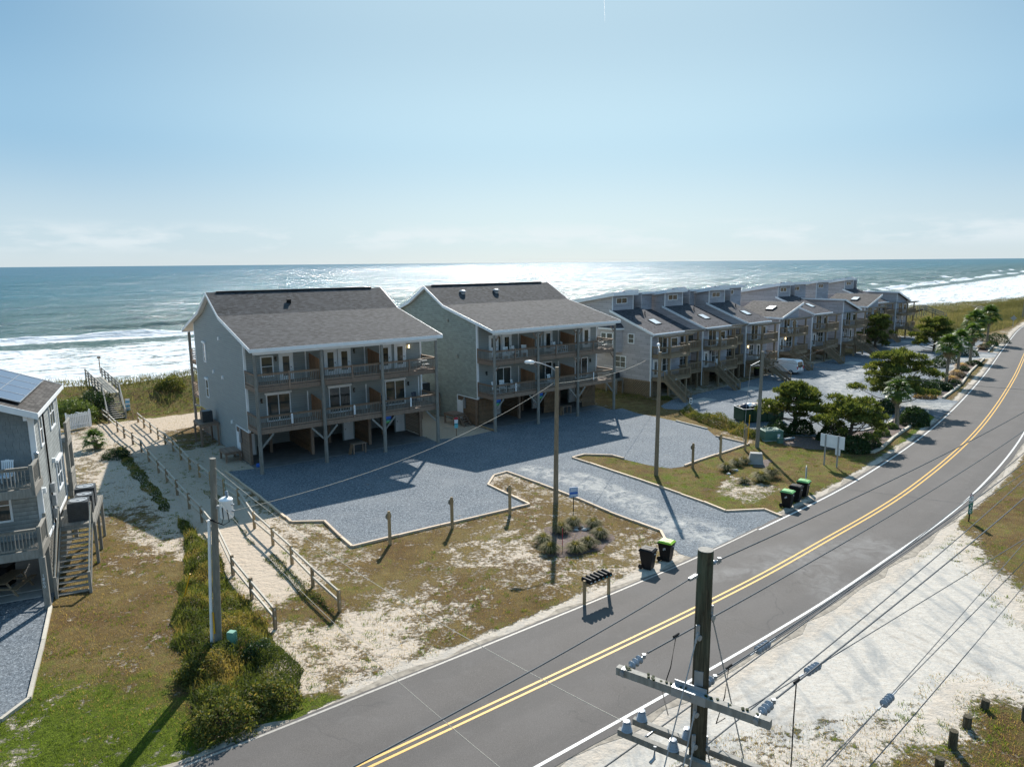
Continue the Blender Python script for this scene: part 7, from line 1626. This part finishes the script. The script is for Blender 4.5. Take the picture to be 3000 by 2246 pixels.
# clipped shrubs, hedges
SH = 'dark rounded shrubs in the planted beds'
for (px, py, rx, ry, h, n, m, lab) in (
    (2675, 1243, 1.35, 1.3, 1.9, 4200, 'shrub', 'large round clipped shrub behind the nearest palm'), (2590, 1208, 1.35, 1.1, 1.5, 3200, 'shrub', 'dark shrub left of the nearest palm, under the largest pine'),
    (2500, 1322, 1.35, 1.0, 1.5, 3600, 'shrub', 'dark glossy shrub at the right foot of the blank white sign'), (2548, 1312, .9, .9, 1.25, 2400, 'shrub', 'dark shrub with bright tips right of the glossy one'),
    (2440, 1288, 1.5, 1.1, 1.6, 3000, 'shrub', 'low dark shrub filling the foot of the pine behind the sign'), (2345, 1268, 1.3, 1.0, 1.5, 2600, 'shrub', 'dark shrub filling the foot of the pine by the dumpster'),
    (2584, 1274, .72, .65, .72, 1500, 'shrub_lt', 'small light green round shrub in front of the gravel, left of a pair'), (2610, 1254, .62, .6, .6, 1200, 'shrub_lt', 'small light green round shrub in front of the nearest palm'),
    (2705, 1148, 1.9, 1.4, 1.7, 3200, 'shrub', 'dark hedge shrub at the left end of the long palm bed'), (2738, 1140, 1.6, 1.3, 1.3, 2600, 'shrub', 'dark hedge shrub in the middle left of the palm bed'), (2765, 1142, 1.1, 1.0, 1.1, 2000, 'shrub', 'dark shrub at the foot of the tall second palm'),
    (2712, 1166, 1.3, .9, .75, 1500, 'pinkgrass', 'low brown mound of grass at the road corner of the palm bed'), (2797, 1128, .9, .8, .8, 1400, 'shrub', 'small shrub right of the tall second palm'),
    (2808, 1103, .9, .8, .8, 1300, 'shrub', 'small dark shrub at the foot of the third palm'), (2822, 1086, .9, .8, .75, 1200, 'shrub', 'small shrub between the third and fourth palms'), (2852, 1070, 1.2, .9, .9, 1400, 'shrub', 'dark shrub at the right end of the palm bed'),
    (2905, 1012, 1.2, 1.1, .95, 1300, 'shrub_lt', 'rounded shrub under the farthest palm'), (2885, 1018, 1.1, 1.0, .8, 1200, 'shrub_lt', 'pale shrub left of the farthest palm'), (2920, 1003, 2.3, 1.8, 2.0, 2600, 'shrub', 'big dark bush right of the farthest palm'),
    (2878, 998, 2.2, 1.6, 1.6, 2200, 'shrub', 'dark bush left of the farthest palm trunk'), (2770, 1062, 2.0, 1.6, 1.4, 2200, 'shrub', 'dark shrub under the palms at the back of the gravel'), (2832, 1042, 1.8, 1.4, 1.5, 2000, 'shrub', 'dark shrub behind the fourth palm'),
    (2740, 1075, 1.9, 1.3, 1.2, 2000, 'shrub', 'low dark shrub left of the palm trunks at the gravel edge'), (1785, 1128, 1.6, 1.2, 1.3, 2000, 'shrub', 'dark shrub against the lattice between sage house and row house'), (1950, 1170, .8, .6, .5, 900, 'scrub', 'low green plant below the row house lattice')):
    bush(BP((px, py)), rx, ry, h, lab, m, n, .13 if rx < 1 else .17, SH if m == 'shrub' else None)
def clump(base, h, rad, label, m='grassclump', n=700, group=None, w=.012, lean=.85, name='grass_clump'):
    r = np.random.default_rng(int(abs(base[0] * 100 + base[1] * 7)) % 9999); a = r.uniform(0, 2 * np.pi, n); q = rad * .35 * np.sqrt(r.uniform(0, 1, n)); C = np.stack([np.cos(a) * q, np.sin(a) * q, np.zeros(n)], 1)
    d = np.stack([np.cos(a), np.sin(a), np.zeros(n)], 1); ln = r.uniform(.05, 1, (n, 1)) ** .8 * lean; L = h * r.uniform(.7, 1.15, (n, 1)); mid = C + d * ln * L * .5 + np.array([0, 0, 1.]) * L * .75 * (1 - .25 * ln); tip = C + d * ln * L * 1.15 + np.array([0, 0, 1.]) * L * (1.0 - .85 * ln)
    s = np.stack([-np.sin(a), np.cos(a), np.zeros(n)], 1) * w; V1 = np.stack([C - s, C + s, mid + s, mid - s], 1); V2 = np.stack([mid - s, mid + s, tip + s * .3, tip - s * .3], 1)
    V = np.concatenate([V1, V2]).reshape(-1, 3); rv = r.uniform(0, .8, n); rr = np.concatenate([np.repeat(rv * .7, 4), np.repeat(np.clip(rv + .25, 0, 1), 4)])
    t = thing(name, label, 'grass clump', (*base, 0), 0, group); link('blades', npmesh('blades', V, np.arange(len(V)).reshape(-1, 4), rr), m, t, kind='stuff'); MB().lathe([(rad * .3, 0), (rad * .22, h * .12), (.02, h * .2)], (0, 0, 0), 8).build('root_crown', 'mulch', t); return t
GN = 'ornamental grass clumps in the near bed'
for (px, py, lab) in ((1680, 1541, 'back left grass clump, behind the pale rocks of the near bed'), (1738, 1545, 'back right grass clump in the near bed'), (1644, 1560, 'grass clump in the pole shadow at the back of the near bed'), (1592, 1592, 'leftmost grass clump in the near bed'), (1611, 1618, 'front left grass clump in the near bed'), (1686, 1616, 'front middle grass clump in the near bed'), (1723, 1602, 'front right dark grass clump in the near bed'), (1757, 1574, 'rightmost small grass clump in the near bed')): clump(gp(px, py), .66, .42, lab, n=900, group=GN)
for (px, py, h, lab) in ((2128, 1378, .7, 'left dark grass clump in the grass island'), (2157, 1364, .65, 'middle back grass clump in the island near the block'), (2180, 1357, .6, 'grass clump nearest the concrete block'), (2228, 1409, .85, 'front grass clump in the island, right of the rocks'), (2259, 1397, .85, 'right grass clump in the island with pale plumes'), (2179, 1414, .45, 'smallest grass clump at the front of the island')): clump(gp(px, py), h, .45, lab, n=800, group='ornamental grass clumps in the island')
for (px, py, lab) in ((2788, 1122, 'tan plume grass in front of the second palm'), (2800, 1104, 'tan plume grass between the second and third palms'), (2816, 1082, 'tan plume grass by the fourth palm'), (2880, 1024, 'tan plume grass in the farthest small bed')): clump(gp(px, py), 1.1, .9, lab, 'pinkgrass', 900, 'tan plume grasses in the palm bed', .02)

# scrub strips, dune cover and lawn blades: nobody could count these
def stuff(name, V, Fc, rv, m, label, cat):
    o = link(name, npmesh(name, V, Fc, rv), m); o['kind'] = 'stuff'; o['label'] = label; o['category'] = cat; return o
def sample_poly(poly, n, r):
    P = np.array([p[:2] for p in poly]); lo, hi = P.min(0), P.max(0); out = np.zeros((0, 2))
    while len(out) < n:
        q = r.uniform(lo, hi, (n * 2, 2)); out = np.concatenate([out, q[inpoly(q[:, 0], q[:, 1], poly)]])
    return out[:n]
def scrub_patch(poly, n, hf, size, m, name, label, cat, seed, grass=.14, clumpy=1.5):
    r = np.random.default_rng(seed); Q = sample_poly(poly, n, r); e = dist_line(Q[:, 0], Q[:, 1], [tuple(p[:2]) for p in poly] + [tuple(poly[0][:2])]); e = e - .4 * vnoise(Q[:, 0] * 1.1, Q[:, 1] * 1.1, seed + 3); kp = e > 0; Q = Q[kp]; e = e[kp]; n = len(Q)
    hh = hf * smooth(-.1, 1.0, e) * (.12 + 2.1 * np.clip(fbm(Q[:, 0] / clumpy, Q[:, 1] / clumpy, seed, 3) - .28, 0, 1)) + .05; gzv = ground_z(Q[:, 0], Q[:, 1])
    C = np.stack([Q[:, 0], Q[:, 1], gzv + hh * r.uniform(.0, 1, n) ** .45], 1)
    ng = int(n * grass); V1, F1 = leaves(C[ng:], size, r, .15); base = C[:ng].copy(); base[:, 2] = gzv[:ng] + hh[:ng] * .6; V2, F2 = blades(base, hf * .3, .012, .9, r)
    tint = np.clip(fbm(Q[:, 0] / .9 + 50, Q[:, 1] / .9, seed + 9, 4) * 3.2 - 1.15, 0, 1); rv = np.clip(tint + r.normal(0, .16, n), 0, 1)
    stuff(name, V1, F1, np.repeat(rv[ng:], 4), m, label, cat); stuff(name + '_stems', V2, F2, np.repeat(np.clip(rv[:ng] + .15, 0, 1), 4), m, label.replace('leafy', 'grassy'), cat)
SCRUBP = P2([(502, 1500), (560, 1530), (600, 1570), (640, 1620), (690, 1700), (760, 1790), (812, 1855), (850, 1900), (905, 1960), (900, 2010), (870, 2050), (780, 2090), (700, 2120), (640, 2160), (570, 2160), (535, 2100), (540, 2030), (520, 1960), (490, 1900), (500, 1800), (520, 1700), (525, 1600)])
scrub_patch(SCRUBP, 62000, 1.15, .085, 'scrub', 'coastal_scrub', 'dense leafy green and yellow scrub between the left lawn and the path fence', 'scrub', 3)
scrub_patch(P2([(330, 1330), (350, 1300), (372, 1320), (430, 1385), (500, 1460), (520, 1520), (470, 1500), (420, 1450), (380, 1400)]), 9000, .55, .10, 'scrub', 'fence_scrub', 'low leafy scrub along the left path fence in the house shadow', 'scrub', 4)
scrub_patch(P2([(560, 1420), (660, 1520), (720, 1600), (760, 1600), (700, 1510), (640, 1440)]), 3000, .25, .08, 'scrub', 'fence_weeds', 'low leafy weeds at the foot of the right path fence', 'weeds', 5)
scrub_patch(P2([(760, 1640), (860, 1740), (960, 1800), (985, 1790), (900, 1690), (800, 1610)]), 4200, .28, .07, 'scrub', 'path_weeds', 'green leafy weeds under the near right path fence', 'weeds', 15)
scrub_patch(P2([(1985, 1200), (2030, 1206), (2100, 1225), (2180, 1252), (2240, 1275), (2236, 1296), (2180, 1284), (2110, 1262), (2050, 1240), (2000, 1222)]), 14000, 1.15, .12, 'scrub', 'lot_scrub', 'leafy bushy scrub strip between the gravel lot and the row house parking', 'scrub', 6)
scrub_patch(P2([(2190, 1262), (2300, 1250), (2340, 1275), (2290, 1290), (2240, 1292), (2190, 1280)]), 8000, 1.5, .13, 'shrub', 'dumpster_scrub', 'dark leafy scrub in front of the dumpster', 'scrub', 7)
scrub_patch(P2([(1700, 1165), (1760, 1120), (1930, 1175), (1900, 1182), (1830, 1172), (1760, 1168)]), 3500, .45, .10, 'scrub', 'back_scrub', 'low leafy scrub in the shade by the nearest row house', 'scrub', 8)
def dunes():
    r = np.random.default_rng(44); n = 150000; a = r.uniform(-45, 420, n); q = r.uniform(-34, -12.5, n); keep = r.uniform(0, 1, n) < np.where(a < 60, 1.0, .62); a = a[keep]; q = q[keep]
    b = shore(a) + q; x = a * T0[0] + b * N0[0]; y = a * T0[1] + b * N0[1]
    keep = ~((np.abs((x - BW0.x) * .0) < 0) | (dist_line(x, y, [(BW0.x, BW0.y), (BW0.x + BWE.x, BW0.y + BWE.y), (BW0.x + BWE.x * 1.5, BW0.y + BWE.y * 1.5)]) < .95)); x, y, a, q = x[keep], y[keep], a[keep], q[keep]; n = len(x)
    ed = smooth(-34.5, -31, q) * smooth(-12.3, -15, q); hh = ed * (.25 + 1.3 * np.clip(fbm(x / 4, y / 4, 81, 4) - .25, 0, 1)) + .05; g = ground_z(x, y); C = np.stack([x, y, g + hh * r.uniform(0, 1, n) ** .5], 1); ng = n // 2
    tint = np.clip(fbm(x / 5, y / 5, 91, 3) * 1.7 - .45, 0, 1)
    V, Fc = leaves(C[ng:], .20, r, .5); stuff('dune_scrub', V, Fc, np.repeat(np.clip(tint[ng:] + r.normal(0, .18, n - ng), 0, 1), 4), 'scrub', 'green and tan scrub covering the dune between houses and beach', 'dune plants')
    B = C[:ng].copy(); B[:, 2] = g[:ng] + hh[:ng] * .5; V, Fc = blades(B, .75, .025, .6, r); stuff('dune_grass', V, Fc, np.repeat(np.clip(tint[:ng] * .6 + r.uniform(0, .6, ng), 0, 1), 4), 'dunegrass', 'sea oats and dry grass standing on the dune', 'dune plants')
    # field of tall grass at the far end of the row houses
    n = 34000; Q = sample_poly([loc2w(RC[8], RAng, 7, 14), loc2w(RC[8], RAng, 6, -3)] + P2([(2900, 975), (2960, 958), (3010, 930), (3040, 905)]) + [(190, 250), (150, 225)], n, r); hh = .3 + .9 * fbm(Q[:, 0] / 6, Q[:, 1] / 6, 5, 3); g = ground_z(Q[:, 0], Q[:, 1])
    V, Fc = blades(np.stack([Q[:, 0], Q[:, 1], g], 1), .9, .035, .7, r); stuff('field_grass', V, Fc, np.repeat(np.clip(fbm(Q[:, 0] / 7, Q[:, 1] / 7, 6, 3) * 1.4 - .2 + r.normal(0, .15, n), 0, 1), 4), 'dunegrass', 'tall dry grass field beyond the last row house', 'grass')
dunes()
# a few bushes that do stand out of the scrub
GB = 'bushes rising from the scrub and dune'
for (px, py, rx, h, lab, m, n) in ((655, 2135, 1.15, 1.25, 'rounded olive bush at the front left of the scrub by the road', 'scrub', 4200), (800, 2065, .9, 1.0, 'spiky olive bush at the front right corner of the scrub', 'scrub', 3000), (575, 1990, .8, .9, 'yellowish bush left of the pole base in the scrub', 'scrub', 2600), (755, 1930, .75, .95, 'dark green bush right of the pale green pedestal', 'shrub', 2400),
    (215, 1235, 2.6, 2.2, 'bright green rounded bush behind the white picket fence', 'shrub_lt', 6000), (285, 1215, 2.0, 2.2, 'dark bush left of the boardwalk steps', 'shrub', 4200), (340, 1340, 1.1, .9, 'dark green bush beside the path fence near the yucca', 'shrub', 2400), (505, 1180, 1.6, 1.5, 'reddish brown bush on the dune behind the fence posts', 'scrub', 3000)):
    bush(gp(px, py), rx, rx * .9, h, lab, m, n, .11 if rx < 1.2 else .18, GB, 'bush', .5, 'bush', inner=.5)
# lawn blades where the ground is grassy
def lawn():
    r = np.random.default_rng(55); n = 420000; Y = 13 + 62 * r.uniform(0, 1, n) ** 1.7; X = (r.uniform(-.80, .80, n)) * (Y + 4)
    D, G, B = masks(X, Y); nn = fbm(X * 1.3, Y * 1.3, 60, 3); dr = dist_line(X, Y, [tuple(p) for p in ROADC[::4]])
    ok = (D > .3) & (r.uniform(0, 1, n) < D + .5 * (nn - .5)) & (dr > 4.0) & ~inpoly(X, Y, LOT) & ~inpoly(X, Y, LLOT) & ~inpoly(X, Y, ROWLOT) & (np.abs(ground_z(X, Y)) < .3)
    for O, A in ((HA, HAng), (HB, HBng)): ok &= ~inpoly(X, Y, [loc2w(O, A, 0, 0), loc2w(O, A, 15.3, 0), loc2w(O, A, 15.3, 19), loc2w(O, A, 0, 19)])
    ok &= ~inpoly(X, Y, [loc2w(LO, LAng, 0, 0), loc2w(LO, LAng, 0, 11), loc2w(LO, LAng, -12, 11), loc2w(LO, LAng, -12, 0)])
    X, Y, G = X[ok], Y[ok], G[ok]; n = len(X); C = np.stack([X, Y, np.zeros(n)], 1); gr = r.uniform(0, 1, n) < np.clip(G * 1.1 - .05 + .5 * (fbm(X / 1.5, Y / 1.5, 71, 3) - .5), 0, 1)
    for msk, m, nm, lab in ((~gr, 'drygrass', 'dry_grass', 'dry golden brown grass blades on the lawns'), (gr, 'greengrass', 'green_grass', 'green grass blades on the lawns')):
        c = C[msk]; V, Fc = blades(c, .085 if m == 'drygrass' else .075, .009, .8, r); stuff(nm, V, Fc, np.repeat(np.clip(fbm(c[:, 0], c[:, 1], 8, 3) * 1.2 - .1 + r.normal(0, .2, len(c)), 0, 1), 4), m, lab, 'grass')
lawn()
# weeds and pine straw tufts as larger plants in the lawns
def tufts():
    r = np.random.default_rng(66); n = 5200; Y = 18 + 45 * r.uniform(0, 1, n) ** 1.3; X = r.uniform(-.75, .75, n) * (Y + 4); D, G, B = masks(X, Y); dr = dist_line(X, Y, [tuple(p) for p in ROADC[::4]])
    ok = (D > .25) & (dr > 4.3) & ~inpoly(X, Y, LOT) & ~inpoly(X, Y, LLOT) & ~inpoly(X, Y, ROWLOT) & (fbm(X / 3, Y / 3, 17, 3) > .5) & ~inpoly(X, Y, [loc2w(HA, HAng, 0, 0), loc2w(HA, HAng, 15.3, 0), loc2w(HA, HAng, 15.3, 19), loc2w(HA, HAng, 0, 19)]) & ~inpoly(X, Y, [loc2w(LO, LAng, 0, 0), loc2w(LO, LAng, 0, 11), loc2w(LO, LAng, -12, 11), loc2w(LO, LAng, -12, 0)])
    X, Y = X[ok], Y[ok]; k = 16; n = len(X); C = np.repeat(np.stack([X, Y, np.zeros(n)], 1), k, 0) + r.normal(0, .09, (n * k, 3)) * np.array([1, 1, 0]); V, Fc = blades(C, .10, .012, 1.0, r)
    stuff('lawn_weeds', V, Fc, np.repeat(r.uniform(.2, 1, n * k), 4), 'greengrass', 'small green weed tufts dotted over the dry lawns', 'weeds')
tufts()

# ================================================================== PERSON ON THE BEACH, CONTRAIL
def person():
    bx, by = gp(2835, 900, -1.6); z0 = gz(bx, by); t = thing('person', 'tiny person in dark shorts walking along the beach by the water', 'person', (bx, by, z0), math.radians(60))
    pts = [(0, 0, .95), (0, 0, 1.2), (0, 0, 1.42), (0, 0, 1.53), (0, .01, 1.64), (0, .01, 1.74), (.17, 0, 1.4), (.24, .1, 1.15), (.25, .28, .98), (-.17, 0, 1.4), (-.24, -.1, 1.15), (-.25, -.02, .92), (.1, .02, .88), (.11, .2, .5), (.11, .12, .08), (.11, .24, .04), (-.1, 0, .88), (-.11, -.08, .5), (-.11, -.34, .12), (-.11, -.24, .05)]
    ed = [(0, 1), (1, 2), (2, 3), (3, 4), (4, 5), (2, 6), (6, 7), (7, 8), (2, 9), (9, 10), (10, 11), (0, 12), (12, 13), (13, 14), (14, 15), (0, 16), (16, 17), (17, 18), (18, 19)]
    rad = [.15, .14, .15, .06, .10, .09, .06, .045, .035, .06, .045, .035, .1, .065, .045, .035, .1, .065, .045, .035]
    me = bpy.data.meshes.new('body'); me.from_pydata(pts, ed, []); o = link('body', me, plain('tanned_skin', (.28, .16, .10), .6, .1), t)
    md = o.modifiers.new('skin', 'SKIN'); sv = me.skin_vertices[0].data
    for i, v in enumerate(sv): v.radius = (rad[i], rad[i])
    sv[0].use_root = True; ss = o.modifiers.new('sub', 'SUBSURF'); ss.levels = 1; ss.render_levels = 2
    MB().lathe([(.17, .72), (.19, .78), (.18, .98), (.15, 1.02)], (0, .02, 0), 14).build('shorts', 'navy', t, smooth=True); MB().lathe([(.02, 1.68), (.11, 1.68), (.105, 1.76), (.05, 1.84), (.01, 1.85)], (0, 0, 0), 12).build('hair', 'mulch', t, smooth=True)
person()
def contrail():
    a = gq(1770, 0, 15000.0); b = gq(1772, 66, 15000.0); m, t, bb = new_mat('contrail_vapour'); bb.inputs['Base Color'].default_value = (.9, .9, .92, 1); bb.inputs['Roughness'].default_value = 1; tl = N(t, 'ShaderNodeBsdfTranslucent'); tl.inputs[0].default_value = (.95, .95, .95, 1); sh = N(t, 'ShaderNodeMixShader'); sh.inputs[0].default_value = .8; t.links.new(bb.outputs[0], sh.inputs[1]); t.links.new(tl.outputs[0], sh.inputs[2]); t.links.new(sh.outputs[0], t.nodes['Material Output'].inputs[0])
    o = MB().tube([a + (a - b) * .6, a, b], [9, 8, 2.5], 8).build('contrail', m); tag(o, 'short thin white vapour trail high in the sky', 'contrail')
contrail()
